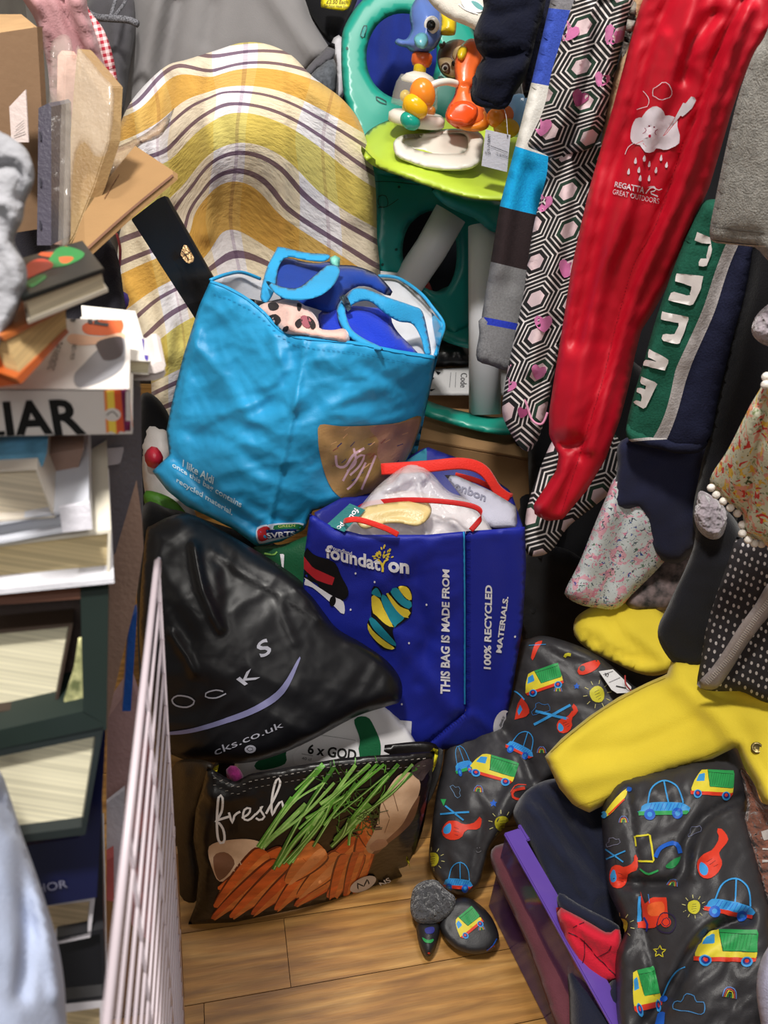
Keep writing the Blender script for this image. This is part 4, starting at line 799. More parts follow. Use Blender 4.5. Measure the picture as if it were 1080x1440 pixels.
decals('lettering', bk_, [('t', 'Code', [(657, 525), (656, 545), (647, 545), (648, 525)], ink('4a4a4e'), 0), ('l', [(641, 524), (640, 545)], .8, ink('8a8a8e')), ('l', [(634, 524), (632, 545)], .8, ink('8a8a8e')), ('f', [(612, 522), (620, 524), (616, 528)], KI), ('f', [(606, 530), (611, 532), (606, 536)], KI), ('f', [(604, 548), (613, 547), (606, 551)], KI)])
cloth('black_helmet', [(600, 486), (625, 478), (655, 482), (668, 500), (662, 518), (630, 520), (600, 522), (590, 505)], [(630, 500, 1.97)], plastic('15171a', rough=.3), thick=.04, folds=[([(620, 480), (628, 498), (624, 518)], .01, 4), ([(640, 482), (648, 498), (644, 518)], .01, 4)], label='black ridged object on the box behind the white booklet', cat='equipment')
cloth('teal_packet', [(603, 420), (618, 408), (648, 400), (652, 440), (640, 446), (606, 446)], [(625, 420, 1.93)], M('1c6a60', rough=.4), thick=.03, label='dark teal packet seen between the toy\'s white legs', cat='packet')
cloth('red_packet', [(596, 392), (603, 396), (612, 422), (604, 432), (596, 424)], [(603, 410, 1.90)], M('a83030', rough=.5), thick=.01, label='small red edged packet beside the teal packet between the toy legs', cat='packet')
cloth('blue_jacket', [(500, 0), (560, -10), (640, -10), (650, 80), (640, 200), (600, 220), (520, 200), (500, 100)], [(560, 80, 2.0)], fabric('1c2f86'), thick=.06, r=30, folds=[([(560, 10), (552, 80), (540, 150)], .02, 10), ([(590, 20), (590, 90), (580, 150)], -.02, 9), ([(530, 20), (526, 80)], -.02, 8)], label='royal blue jacket hanging behind the round hole in the teal ring', cat='jacket')
cloth('black_garment', [(560, 290), (650, 290), (680, 420), (640, 470), (580, 440), (540, 380)], [(600, 380, 2.02)], fabric('10141c'), thick=.04, label='dark clothing behind the toy legs', cat='clothing')
# ================================================================== plaid sheet
def plaid():
    m_, t, b = nt_new('plaid_seersucker'); b.inputs['Roughness'].default_value = .85; b.inputs['Sheen Weight'].default_value = .1
    tc = t.nodes.new('ShaderNodeTexCoord'); sp = t.nodes.new('ShaderNodeSeparateXYZ'); t.links.new(tc.outputs['UV'], sp.inputs[0])
    def ramp(o, stops):
        fr_ = t.nodes.new('ShaderNodeMath'); fr_.operation = 'FRACT'; t.links.new(o, fr_.inputs[0])
        r = t.nodes.new('ShaderNodeValToRGB'); r.color_ramp.interpolation = 'CONSTANT'; e = r.color_ramp.elements
        e[0].position = 0; e[0].color = L3(stops[0][1])+(1,); e[1].position = stops[1][0]; e[1].color = L3(stops[1][1])+(1,)
        for p, c in stops[2:]: q = e.new(p); q.color = L3(c)+(1,)
        t.links.new(fr_.outputs[0], r.inputs[0]); return r.outputs[0]
    V_ = ramp(sp.outputs['Y'], [(0, 'deb45e'), (.21, 'f3efee'), (.27, '7a6478'), (.30, 'f3efee'), (.40, '7a6478'), (.43, 'f3efee'), (.50, 'd8ca70'), (.74, 'f3efee'), (.80, '7a6478'), (.83, 'f3efee'), (.92, '7a6478'), (.95, 'f3efee')])
    U_ = ramp(sp.outputs['X'], [(0, 'f0d9a4'), (.30, 'f4f2f8'), (.44, 'b9a8c4'), (.46, 'f4f2f8'), (.50, 'f2dc9c'), (.78, 'eef0fa'), (.92, 'c8b8c8'), (.94, 'f4f2f8')])
    mx = t.nodes.new('ShaderNodeMixRGB'); mx.blend_type = 'MULTIPLY'; mx.inputs[0].default_value = .6; t.links.new(V_, mx.inputs[1]); t.links.new(U_, mx.inputs[2])
    n = t.nodes.new('ShaderNodeTexNoise'); n.inputs['Scale'].default_value = 9; t.links.new(tc.outputs['Object'], n.inputs[0])
    mx2 = t.nodes.new('ShaderNodeMixRGB'); mx2.blend_type = 'OVERLAY'; mx2.inputs[0].default_value = .12; t.links.new(mx.outputs[0], mx2.inputs[1]); t.links.new(n.outputs[0], mx2.inputs[2]); t.links.new(mx2.outputs[0], b.inputs['Base Color'])
    bump(t, b, 26, .45, coord='UV', stretch=(1, 1.6, 1), dist=.005, detail=2); bump(t, b, 500, .3)
    return m_
PLD = plaid()
ps = cloth('plaid_sheet', [(165, 190), (180, 150), (205, 118), (235, 92), (262, 84), (300, 72), (340, 60), (375, 62), (410, 78), (440, 108), (480, 138), (505, 170), (520, 215), (528, 260), (530, 330), (530, 395), (480, 420), (400, 440), (330, 430), (300, 460), (262, 520), (240, 600), (215, 590), (210, 520), (180, 470), (165, 400), (168, 330), (180, 290), (160, 240)],
    [(350, 60, 1.52), (235, 95, 1.56), (165, 200, 1.62), (505, 170, 1.60), (530, 380, 1.76), (350, 200, 1.54), (400, 300, 1.67), (300, 300, 1.69), (250, 420, 1.77), (230, 590, 1.80), (180, 400, 1.74)], PLD, thick=.05, back=.03, r=45, step=7,
    uv=[(300, 110, .3, 0.02), (400, 100, .62, 0.0), (310, 128, .33, .26), (440, 160, .85, .28), (300, 170, .3, .5), (420, 190, .8, .52), (520, 260, 1.2, .5), (300, 222, .3, .79), (400, 240, .7, .81), (520, 330, 1.15, .80), (295, 255, .3, .93), (400, 290, .7, .94), (285, 310, .28, 1.1), (520, 385, 1.15, 1.0), (272, 150, .12, .30), (215, 195, -.1, .31), (262, 182, .1, .415), (235, 212, 0, .425), (250, 92, .1, -.065), (190, 145, -.2, -.065), (270, 262, .15, .815), (245, 297, .05, .82), (260, 322, .12, .94), (178, 330, -.4, .80), (180, 260, -.35, .58), (230, 430, -.2, 1.35), (240, 560, -.2, 1.9), (190, 480, -.5, 1.4), (400, 400, .7, 1.35)],
    folds=[([(300, 80), (290, 150), (298, 220), (290, 330)], .018, 12), ([(235, 110), (222, 160), (220, 230)], -.022, 12), ([(395, 90), (400, 180), (402, 300), (400, 390)], .008, 7), ([(270, 130), (240, 200), (240, 280)], .012, 12), ([(430, 110), (480, 190), (505, 300)], .014, 16), ([(190, 150), (200, 220), (180, 280)], .014, 9), ([(190, 300), (220, 380), (235, 500)], .018, 10), ([(205, 310), (245, 400), (255, 480)], -.018, 8), ([(180, 400), (205, 460), (220, 560)], .014, 8), ([(260, 400), (240, 480), (225, 560)], .012, 8)],
    wr=[(.007, 60, 80, 2.0, 'soft', 31), (.0022, 14, 0, 1.4, 'crease', 32)], label='yellow and white plaid seersucker sheet with purple stripes draped over a tall chair', cat='sheet')
# ================================================================== hanging trousers etc. at the back
GT = fabric('8f8c8d', bs=500, bst=.25, var=.05, rough=.75)
gt = cloth('grey_trousers', [(160, 180), (165, 100), (175, 40), (190, -20), (300, -25), (410, -20), (440, 30), (462, 65), (468, 75), (450, 90), (430, 108), (400, 120), (300, 150), (200, 200), (165, 220)], [(180, 50, 1.90), (440, 40, 1.86), (300, 120, 1.92)], GT, thick=.06, r=30, step=9,
    folds=[([(225, -10), (205, 80), (190, 180)], .03, 14), ([(250, 0), (235, 80), (232, 140)], -.03, 12), ([(300, 5), (290, 60)], -.012, 10), ([(380, -10), (415, 40), (450, 85)], .016, 14), ([(180, 0), (176, 80), (170, 150)], -.02, 9)], wr=[(.012, 80, 70, 2, 'soft', 33)], label='smooth grey trousers hanging behind the plaid sheet', cat='trousers')
cloth('hem', [(428, 100), (466, 60), (471, 66), (469, 82), (448, 96), (434, 108)], [(450, 84, 1.80)], fabric('5c5a60', bs=250, bst=.9), thick=.008, parent=gt)
cloth('charcoal_jacket', [(120, 10), (150, -20), (185, -20), (190, 40), (182, 100), (170, 180), (160, 190), (140, 120), (122, 60)], [(150, 60, 1.84)], fabric('57555a'), thick=.04, folds=[([(160, 0), (165, 80), (168, 150)], .02, 8)], label='charcoal jacket with a black drawcord behind the pink garments', cat='jacket')
jk = bpy.data.objects['charcoal_jacket']
CORD = M('15151a', rough=.6, bs=900, bst=1, var=.7, vs=400, col2='8a8a92')
tube('drawcord', [P(120, 15, 1.72), P(135, 24, 1.71), P(155, 26, 1.70), P(180, 28, 1.70), P(194, 34, 1.70)], .0075, CORD, parent=jk)
tube('drawcord', [P(155, 26, 1.70), P(160, 8, 1.71), P(166, -12, 1.73)], .004, CORD, parent=jk); tube('drawcord', [P(158, 26, 1.70), P(168, 14, 1.70), P(176, 2, 1.71), P(178, -12, 1.73)], .0035, CORD, parent=jk)
cloth('denim_jeans', [(434, 112), (450, 92), (468, 82), (474, 100), (470, 140), (455, 128)], [(455, 110, 1.80)], fabric('5c6067', var=.3, vs=120), thick=.02, label='dark grey denim leg hanging beside the teal ring', cat='jeans')
cloth('white_garment', [(466, 60), (480, 50), (486, 80), (484, 130), (478, 140), (468, 130), (472, 100)], [(476, 95, 1.84)], fabric('d8d6dc'), thick=.015, label='narrow white garment between denim leg and teal ring', cat='clothing')
cloth('black_garment', [(400, -20), (500, -25), (490, 30), (474, 58), (462, 60), (440, 30), (415, 0)], [(460, 20, 1.90)], fabric('141418'), thick=.03, label='black garment behind yellow price tag', cat='clothing')
yt = cloth('price_tag', [(453, -12), (497, -12), (494, 5), (487, 16), (470, 14), (450, 10)], [(470, 0, 1.80)], M('f2e01c', rough=.5, var=.02), thick=.0015, curve=False, label='yellow handwritten price tag at the top edge', cat='tag')
decals('lettering', yt, [('t', '£2.50 Each', [(460, 0), (490, 0), (489, 6), (459, 5)], ink('4a4420'), 0), ('t', 'Cardigan Hem Size', [(455, 6), (490, 8), (489, 13), (455, 11)], ink('4a4420'), 0)])
gt2 = cloth('leaf_print_cloth', [(600, -20), (690, -20), (690, 20), (676, 45), (660, 38), (628, 24), (605, 4)], [(640, 10, 1.45)], fabric('d5cfc4', rough=.7), thick=.02, label='cream cloth with pale teal leaf print hanging above the toucan', cat='cloth')
decal('printed_leaf', gt2, [('fs', [(648, 0), (662, -4), (680, 10), (674, 18), (656, 14)], ink('e4e2e4')), ('fs', [(662, 2), (672, 4), (682, 14), (672, 13)], ink('5f9c9c')), ('s', [(645, 6), (655, 14), (672, 20)], 1.5, ink('f4f2f2'))])
cloth('pink_garment', [(28, -20), (110, -20), (125, 20), (138, 60), (150, 110), (162, 170), (164, 210), (140, 200), (110, 190), (75, 150), (66, 90), (50, 30)], [(60, 20, 1.02), (150, 100, 1.06), (150, 190, 1.10), (80, 140, 1.08)], fabric('c9979c', rough=.8, bst=.3), thick=.03, r=20, folds=[([(50, 0), (66, 50), (75, 110)], .012, 6), ([(85, -10), (100, 40), (125, 90)], -.014, 7), ([(105, 0), (125, 60), (150, 150)], .01, 6)], wr=[(.003, 50, 75, 3, 'soft', 34)], label='dusty pink garment hanging beside the top left cardboard box', cat='clothing')
def gingham():
    m_, t, b = nt_new('gingham'); b.inputs['Roughness'].default_value = .85
    tc = t.nodes.new('ShaderNodeTexCoord'); mp = t.nodes.new('ShaderNodeMapping'); mp.inputs['Scale'].default_value = (32, 32, 1); mp.inputs['Rotation'].default_value = (0, 0, -.2); t.links.new(tc.outputs['UV'], mp.inputs[0]); sp = t.nodes.new('ShaderNodeSeparateXYZ'); t.links.new(mp.outputs[0], sp.inputs[0]); s = []
    for ax in 'XY':
        f = t.nodes.new('ShaderNodeMath'); f.operation = 'FRACT'; t.links.new(sp.outputs[ax], f.inputs[0]); g = t.nodes.new('ShaderNodeMath'); g.operation = 'GREATER_THAN'; g.inputs[1].default_value = .5; t.links.new(f.outputs[0], g.inputs[0]); s.append(g)
    a = t.nodes.new('ShaderNodeMath'); a.operation = 'ADD'; t.links.new(s[0].outputs[0], a.inputs[0]); t.links.new(s[1].outputs[0], a.inputs[1]); h = t.nodes.new('ShaderNodeMath'); h.operation = 'MULTIPLY'; h.inputs[1].default_value = .5; t.links.new(a.outputs[0], h.inputs[0])
    r = t.nodes.new('ShaderNodeMixRGB'); r.inputs[1].default_value = L3('f0d6d6')+(1,); r.inputs[2].default_value = L3('b02238')+(1,); t.links.new(h.outputs[0], r.inputs[0]); t.links.new(r.outputs[0], b.inputs['Base Color']); bump(t, b, 400, .3); return m_
cloth('gingham_cloth', [(100, -20), (116, -10), (126, 15), (145, 40), (158, 75), (166, 120), (167, 160), (163, 195), (156, 170), (150, 130), (140, 90), (128, 55), (112, 20)], [(110, 0, 1.09), (165, 120, 1.12), (162, 190, 1.15)], gingham(), thick=.014, label='red and white gingham cloth edge hanging beside the dusty pink garment', cat='cloth')
# filler clothing far behind
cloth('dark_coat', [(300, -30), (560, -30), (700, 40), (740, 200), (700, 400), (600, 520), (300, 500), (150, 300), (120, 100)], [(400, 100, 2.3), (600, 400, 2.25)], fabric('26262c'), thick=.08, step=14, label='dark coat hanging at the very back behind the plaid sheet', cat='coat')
# ================================================================== hanging garments, right
def ramp_mat(name, stops, axis='Y', bs=450, bst=.4, rough=.9):
    m_, t, b = nt_new(name); b.inputs['Roughness'].default_value = rough; b.inputs['Specular IOR Level'].default_value = .2
    tc = t.nodes.new('ShaderNodeTexCoord'); sp = t.nodes.new('ShaderNodeSeparateXYZ'); t.links.new(tc.outputs['UV'], sp.inputs[0])
    r = t.nodes.new('ShaderNodeValToRGB'); r.color_ramp.interpolation = 'CONSTANT'; e = r.color_ramp.elements
    e[0].position = 0; e[0].color = L3(stops[0][1])+(1,); e[1].position = stops[1][0]; e[1].color = L3(stops[1][1])+(1,)
    for p, c in stops[2:]: q = e.new(p); q.color = L3(c)+(1,)
    t.links.new(sp.outputs[axis], r.inputs[0])
    n = t.nodes.new('ShaderNodeTexNoise'); n.inputs['Scale'].default_value = 300; t.links.new(tc.outputs['Object'], n.inputs[0])
    mx = t.nodes.new('ShaderNodeMixRGB'); mx.blend_type = 'OVERLAY'; mx.inputs[0].default_value = .35; t.links.new(r.outputs[0], mx.inputs[1]); t.links.new(n.outputs[0], mx.inputs[2])
    t.links.new(mx.outputs[0], b.inputs['Base Color']); bump(t, b, bs, bst); return m_
NAVF = fabric('0e1122', bs=180, bst=.9, rough=1.0, sheen=.05)
nf = cloth('navy_fleece', [(684, -20), (680, 10), (672, 30), (666, 46), (668, 60), (672, 72), (680, 82), (672, 92), (668, 105), (662, 130), (664, 142), (680, 150), (700, 154), (708, 152), (725, 130), (740, 105), (752, 60), (765, -20)],
    [(670, 50, 1.36), (664, 140, 1.40), (710, 150, 1.37), (750, -10, 1.30)], NAVF, thick=.04, r=22, folds=[([(672, 75), (700, 80), (735, 72)], -.02, 6), ([(668, 40), (700, 50)], .012, 9), ([(668, 100), (700, 108), (730, 98)], .01, 9), ([(672, 10), (700, 20), (740, 10)], -.01, 6)], wr=[(.008, 34, 10, 2, 'soft', 41)], label='navy fleece sleeve with elastic cuff hanging at top, beside the orange toy bird', cat='sleeve')
cloth('cuff', [(664, 118), (668, 104), (700, 116), (722, 128), (712, 152), (690, 153), (670, 148), (662, 138)], [(664, 130, 1.375), (710, 140, 1.35)], NAVF, thick=.01, parent=nf)
cloth('navy_jumper', [(735, -20), (790, -20), (778, 20), (765, 70), (752, 110), (742, 140), (734, 120), (738, 60)], [(760, 20, 1.36), (742, 130, 1.42)], fabric('171a30', bs=120, bst=1.2), thick=.02, folds=[([(745, 20), (742, 80), (740, 130)], .008, 4)], label='dark navy ribbed garment behind the fleece sleeve', cat='clothing')
STR = ramp_mat('striped_jersey', [(0, '7d7b80'), (.1, '3a51b0'), (.2, 'd9d6d0'), (.3, '18a0dc'), (.4, '2e2426'), (.5, '7e7e80'), (.60, '2a3cb4'), (.61, '7b7b7e')])
sj = cloth('striped_jumper', [(778, -20), (830, -20), (830, 100), (800, 250), (775, 380), (750, 480), (735, 515), (712, 521), (690, 514), (670, 505), (675, 470), (678, 440), (690, 368), (703, 288), (725, 204), (748, 113), (772, 10)],
    [(780, 0, 1.24), (680, 440, 1.44), (712, 515, 1.47), (820, 0, 1.25), (770, 400, 1.42)], STR, thick=.03, r=18, curve=False,
    uv=[(775, 10, 0, .1), (812, 14, 1, .1), (748, 113, 0, .2), (770, 117, .6, .2), (722, 204, 0, .3), (775, 220, 1, .3), (703, 288, 0, .4), (763, 302, 1, .4), (690, 368, 0, .5), (745, 381, 1, .5), (678, 444, 0, .6), (735, 455, 1, .6), (672, 505, 0, .67), (712, 521, 1, .68)],
    folds=[([(742, 150), (720, 260), (700, 380)], .010, 12), ([(745, 240), (728, 330), (722, 400)], -.008, 9)], wr=[(.006, 60, 75, 2.5, 'soft', 42)], label='jumper sleeve with wide blue, white, cyan, brown and grey stripes', cat='jumper')
cloth('cuff', [(678, 446), (735, 456), (748, 480), (735, 515), (712, 521), (690, 514), (670, 505), (674, 470)], [(680, 446, 1.43), (712, 518, 1.455)], M('77777a', rough=.95, var=.25, vs=300), thick=.012, r=12, parent=sj)
pt = prism('swing_tag', [(683, 182), (718, 190), (713, 242), (677, 233)], [(683, 182, 1.38), (718, 190, 1.37), (677, 233, 1.42)], (0, .0006, 0), M('d9d8e2', rough=.5, var=.02), label='white paper price tag hanging from the navy fleece sleeve', cat='tag')
decals('lettering', pt, [('t', 'X-1-PI-8ARM', [(685, 212), (686, 188), (690, 189), (689, 213)], ink('3a3a44'), 0), ('l', [(690, 205), (714, 214)], .8, ink('44444c')), ('t', '12-18 MTHS', [(698, 214), (715, 219), (715, 223), (698, 218)], ink('3a3a44'), 0), ('t', 'A1234', [(682, 212), (690, 214), (690, 218), (682, 216)], ink('3a3a44'), 0), ('e', 714, 191, 1.3, 1.3, ink('555560'))])
tube('tag_string', [P(714, 191, 1.37), P(712, 165, 1.36), P(708, 150, 1.355)], .0006, M('c8c8cc'), parent=pt)
def hexmat(name, scale, green=.5, rot=.0):
    m_, t, b = nt_new(name); b.inputs['Roughness'].default_value = .85; N = t.nodes.new; K = t.links.new
    def vm(op, a, c=None):
        n = N('ShaderNodeVectorMath'); n.operation = op
        for i, q in enumerate((a, c)):
            if q is None: continue
            if isinstance(q, tuple): n.inputs[i].default_value = q
            else: K(q, n.inputs[i])
        return n.outputs['Value'] if op in ('DOT_PRODUCT', 'LENGTH') else n.outputs[0]
    def ma(op, a, c=None):
        n = N('ShaderNodeMath'); n.operation = op
        for i, q in enumerate((a, c)):
            if q is None: continue
            if isinstance(q, (int, float)): n.inputs[i].default_value = q
            else: K(q, n.inputs[i])
        return n.outputs[0]
    tc = N('ShaderNodeTexCoord'); mp = N('ShaderNodeMapping'); mp.inputs['Scale'].default_value = (scale, scale, 1); mp.inputs['Rotation'].default_value = (0, 0, rot); mp.inputs['Location'].default_value = (100, 100*1.7320508, 0)
    K(tc.outputs['UV'], mp.inputs[0]); p = vm('MULTIPLY', mp.outputs[0], (1, 1, 0)); r_ = (1.0, 1.7320508, 1.0); h_ = (.5, .8660254, 0)
    a = vm('SUBTRACT', vm('MODULO', p, r_), h_); c = vm('SUBTRACT', vm('MODULO', vm('SUBTRACT', p, h_), r_), h_)
    la = vm('LENGTH', a); lb = vm('LENGTH', c); cmp_ = ma('LESS_THAN', la, lb); mixv = N('ShaderNodeMix'); mixv.data_type = 'VECTOR'
    K(cmp_, mixv.inputs[0]); K(c, mixv.inputs[4]); K(a, mixv.inputs[5]); g = mixv.outputs[1]
    ag = vm('ABSOLUTE', g); sx = N('ShaderNodeSeparateXYZ'); K(ag, sx.inputs[0]); d = ma('MAXIMUM', sx.outputs[0], vm('DOT_PRODUCT', ag, (.5, .8660254, 0)))
    cell = vm('SUBTRACT', p, g); wn = N('ShaderNodeTexWhiteNoise'); K(vm('ADD', cell, (.01, .01, 0)), wn.inputs[0]); gsel = ma('LESS_THAN', wn.outputs[0], green)
    rr = []
    for mid in ('141214', '1d3a2c'):
        r = N('ShaderNodeValToRGB'); r.color_ramp.interpolation = 'CONSTANT'; e = r.color_ramp.elements
        e[0].position = 0; e[0].color = L3('e6cdd2')+(1,); e[1].position = .185; e[1].color = L3(mid)+(1,)
        for pp, cc in [(.275, 'e4dcda'), (.31, '151215'), (.375, 'e4dcda'), (.41, '151215'), (.48, 'e4dcda')]: q = e.new(pp); q.color = L3(cc)+(1,)
        K(d, r.inputs[0]); rr.append(r)
    mx = N('ShaderNodeMixRGB'); K(gsel, mx.inputs[0]); K(rr[0].outputs[0], mx.inputs[1]); K(rr[1].outputs[0], mx.inputs[2]); K(mx.outputs[0], b.inputs['Base Color'])
    bump(t, b, 450, .35); return m_
HEX = hexmat('hexagon_print', 5.0, rot=.25)
PINK = fabric('d77ab0', bst=.3); PINK2 = fabric('a84878', bst=.3)
def heart(x, y, s, mt, rot=15): 
    f = affine((x, y), s, s, rot); return ('fs', f([(0, .9), (-.75, .1), (-.85, -.5), (-.45, -.85), (0, -.5), (.45, -.85), (.85, -.5), (.75, .1)]), mt)
def uvpx(pts): return [(x, y, (x-740)/300, -(y)/300) for x, y in pts]
hj = cloth('hexagon_trousers', [(780, 200), (845, 200), (840, 240), (828, 300), (818, 340), (806, 400), (792, 470), (778, 530), (770, 570), (760, 610), (748, 632), (738, 634), (726, 622), (712, 598), (706, 575), (712, 530), (722, 480), (735, 420), (742, 370), (752, 310), (768, 250)],
    [(790, 210, 1.25), (840, 220, 1.22), (708, 575, 1.42), (740, 630, 1.44), (770, 560, 1.39), (760, 400, 1.33)], HEX, thick=.035, r=22, step=6,
    uv=[(790, 210, 0, -.7), (840, 215, .17, -.75), (742, 370, -.05, -1.25), (812, 370, .22, -1.28), (708, 575, .0, -1.95), (770, 565, .22, -1.98), (740, 632, .12, -2.15)],
    folds=[([(800, 220), (790, 300), (770, 400), (745, 520)], .018, 9), ([(815, 230), (812, 300), (795, 400), (765, 540)], -.016, 7), ([(775, 260), (760, 330), (735, 450)], -.012, 6), ([(830, 240), (815, 330), (790, 440)], .014, 7)], wr=[(.006, 26, 70, 2.5, 'soft', 43)],
    label='long black and white hexagon print trouser leg with pink hearts', cat='trousers')
decals('printed_heart', hj, [heart(764, 285, 15, PINK), heart(741, 318, 11, PINK, 5), heart(797, 378, 15, PINK), heart(764, 455, 14, PINK, 0), heart(757, 523, 12, PINK), heart(715, 542, 12, PINK, 30), heart(735, 580, 9, PINK2)])
tube('pink_string', [P(719, 513, 1.375), P(724, 540, 1.375), P(738, 562, 1.37), P(748, 590, 1.37), P(762, 596, 1.36), P(770, 580, 1.355)], .0022, M('d890b0'), parent=hj)
hu = cloth('hexagon_blouse', [(822, -20), (900, -20), (890, 20), (876, 60), (866, 100), (857, 140), (848, 180), (835, 205), (820, 213), (800, 222), (785, 232), (775, 222), (760, 214), (742, 205), (748, 190), (760, 165), (768, 140), (776, 100), (788, 60), (804, 10)],
    [(815, -10, 1.10), (895, -10, 1.07), (745, 200, 1.24), (845, 190, 1.17), (785, 228, 1.24)], HEX, thick=.035, r=20, step=6,
    uv=[(822, -20, 0, 0), (895, -20, .26, -.02), (776, 100, -.02, -.40), (866, 100, .27, -.42), (745, 202, -.06, -.78), (840, 200, .26, -.80), (785, 230, .08, -.88)],
    folds=[([(845, 0), (830, 80), (810, 160), (785, 225)], -.022, 7), ([(835, 10), (815, 90), (795, 160), (770, 215)], .014, 8), ([(875, 0), (855, 80), (840, 150), (815, 210)], .018, 8), ([(862, 0), (845, 80), (828, 150)], -.012, 5)], wr=[(.006, 30, 75, 2.5, 'soft', 44)],
    label='hexagon and heart print top hanging above the matching trouser leg', cat='top')
decals('printed_heart', hu, [heart(800, 45, 16, PINK, 30), heart(862, 50, 16, PINK, 30), heart(763, 178, 15, PINK, 10), heart(815, 138, 14, PINK2, 25), heart(846, 112, 12, PINK, 20)])
cloth('hexagon_trousers', [(790, 600), (850, 600), (880, 640), (860, 690), (800, 740), (775, 775), (745, 782), (738, 760), (745, 700)], [(800, 700, 1.46)], HEX, thick=.02, label='second hexagon print leg, mostly hidden behind red waterproof trousers', cat='trousers')
cloth('cream_garment', [(893, -20), (920, -20), (900, 40), (880, 130), (866, 200), (850, 214), (846, 195), (860, 120), (878, 60)], [(880, 60, 1.09), (855, 205, 1.18)], fabric('e2bd94'), thick=.015, label='strip of cream and peach garment between the hexagon print and red waterproofs', cat='clothing')
cloth('grey_garment', [(893, -20), (908, -20), (896, 20), (882, 70), (874, 80), (880, 40)], [(890, 20, 1.055)], fabric('8d877e', bs=200, bst=.9), thick=.01, label='narrow grey knitted strip above the cream garment', cat='clothing')
REDW = M('c00c26', rough=.48, bs=900, bst=.12, var=.05, spec=.4, big=.05, bigs=28)
rw = cloth('waterproof_trousers', [(912, -20), (1100, -20), (1100, 30), (1078, 50), (1058, 80), (1040, 125), (1028, 160), (1012, 215), (998, 262), (985, 292), (962, 350), (940, 400), (918, 440), (902, 465), (893, 500), (885, 540), (872, 590), (852, 645), (825, 690), (803, 716), (792, 730), (770, 733), (752, 724), (750, 710), (766, 686), (782, 662), (786, 640), (778, 625), (772, 612), (772, 580), (778, 540), (786, 490), (794, 440), (803, 380), (816, 320), (830, 260), (846, 205), (862, 150), (882, 75), (900, 10)],
    [(912, -10, 1.02), (1090, -10, .92), (1050, 90, .96), (846, 205, 1.13), (990, 280, 1.08), (772, 600, 1.33), (885, 540, 1.28), (770, 725, 1.38), (895, 300, 1.13), (830, 560, 1.28)], REDW, thick=.028, back=.03, r=26, step=6, curve=False,
    folds=[([(978, -10), (950, 80), (915, 180), (880, 290), (845, 400), (820, 500), (800, 600)], .016, 14), ([(945, -10), (918, 60), (890, 160), (858, 260), (832, 380), (808, 480)], -.014, 10), ([(1045, 0), (1010, 70), (985, 150), (955, 230), (925, 310), (900, 370), (872, 450), (850, 530), (815, 640)], -.012, 7), ([(1052, 10), (1025, 80), (1000, 150), (965, 250), (930, 330), (890, 420), (860, 520), (830, 630)], .014, 9),
           ([(772, 612), (795, 628), (815, 622)], -.018, 6), ([(786, 640), (790, 670), (765, 712)], .012, 8), ([(820, 640), (800, 680), (785, 722)], -.008, 6), ([(1005, 20), (975, 60), (960, 110)], -.010, 9), ([(905, 280), (860, 400), (850, 480)], -.006, 12), ([(935, 50), (912, 110), (900, 160)], .008, 8)],
    wr=[(.009, 50, -68, 2.6, 'soft', 45), (.003, 20, -68, 2.2, 'crease', 46)], label='bright red waterproof trousers with a white rain cloud print, hanging', cat='trousers')
rb = bvh(rw); WP = ink('d8cdd6'); 
q = lambda x, y: (840+x/6.75, 100+y/6.75)
Q = lambda L: [q(*p) for p in L]
decal('printed_cloud', rw, [('fs', Q([(320, 640), (330, 540), (370, 450), (430, 430), (480, 370), (560, 330), (620, 370), (640, 420), (700, 420), (760, 460), (765, 540), (785, 610), (770, 690), (710, 725), (650, 750), (560, 730), (520, 770), (450, 765), (415, 705), (350, 690)]), WP),
    ('f', Q([(625, 615), (740, 440), (820, 295), (835, 315), (900, 232), (942, 258), (900, 350), (815, 435), (795, 415), (660, 590)]), ink('c9c3ca')), ('l', Q([(625, 615), (660, 590), (800, 415)]), .7, REDW), ('l', Q([(625, 615), (740, 440)]), .7, REDW),
    ('s', Q([(480, 625), (380, 670), (300, 720), (270, 790)]), 1.0, WP), ('s', Q([(440, 660), (360, 700), (310, 740)]), .7, REDW), ('s', Q([(455, 540), (470, 570), (435, 595)]), .9, ink('8a2040')), ('s', Q([(570, 550), (540, 575), (555, 605)]), .9, ink('8a2040')), ('e', *q(497, 522), 1.2, 1.4, ink('8a2040')), ('e', *q(538, 530), 1.2, 1.4, ink('8a2040')), ('e', *q(497, 615), 1.9, 2.4, ink('b0103a'))], tree=rb)
decals('printed_cloud_outline', rw, [('c', Q([(530, 200), (540, 160), (580, 145), (620, 108), (665, 110), (690, 150), (705, 200), (690, 245), (640, 262), (600, 275), (570, 250), (535, 240)]), 1.0, WP), ('s', Q([(440, 190), (475, 230), (495, 270), (485, 330), (440, 345), (380, 365)]), 1.0, WP)], tree=rb)
for x, y in [(368, 850), (445, 828), (490, 880), (608, 822), (660, 888), (303, 952), (395, 935), (558, 938), (405, 1015), (490, 1015)]:
    f = affine(q(x, y), 2.6, 4.6, 6); decal('printed_raindrop', rw, [('fs', f([(0, -1), (.7, .1), (.6, .8), (0, 1), (-.6, .8), (-.7, .1)]), WP)], tree=rb)
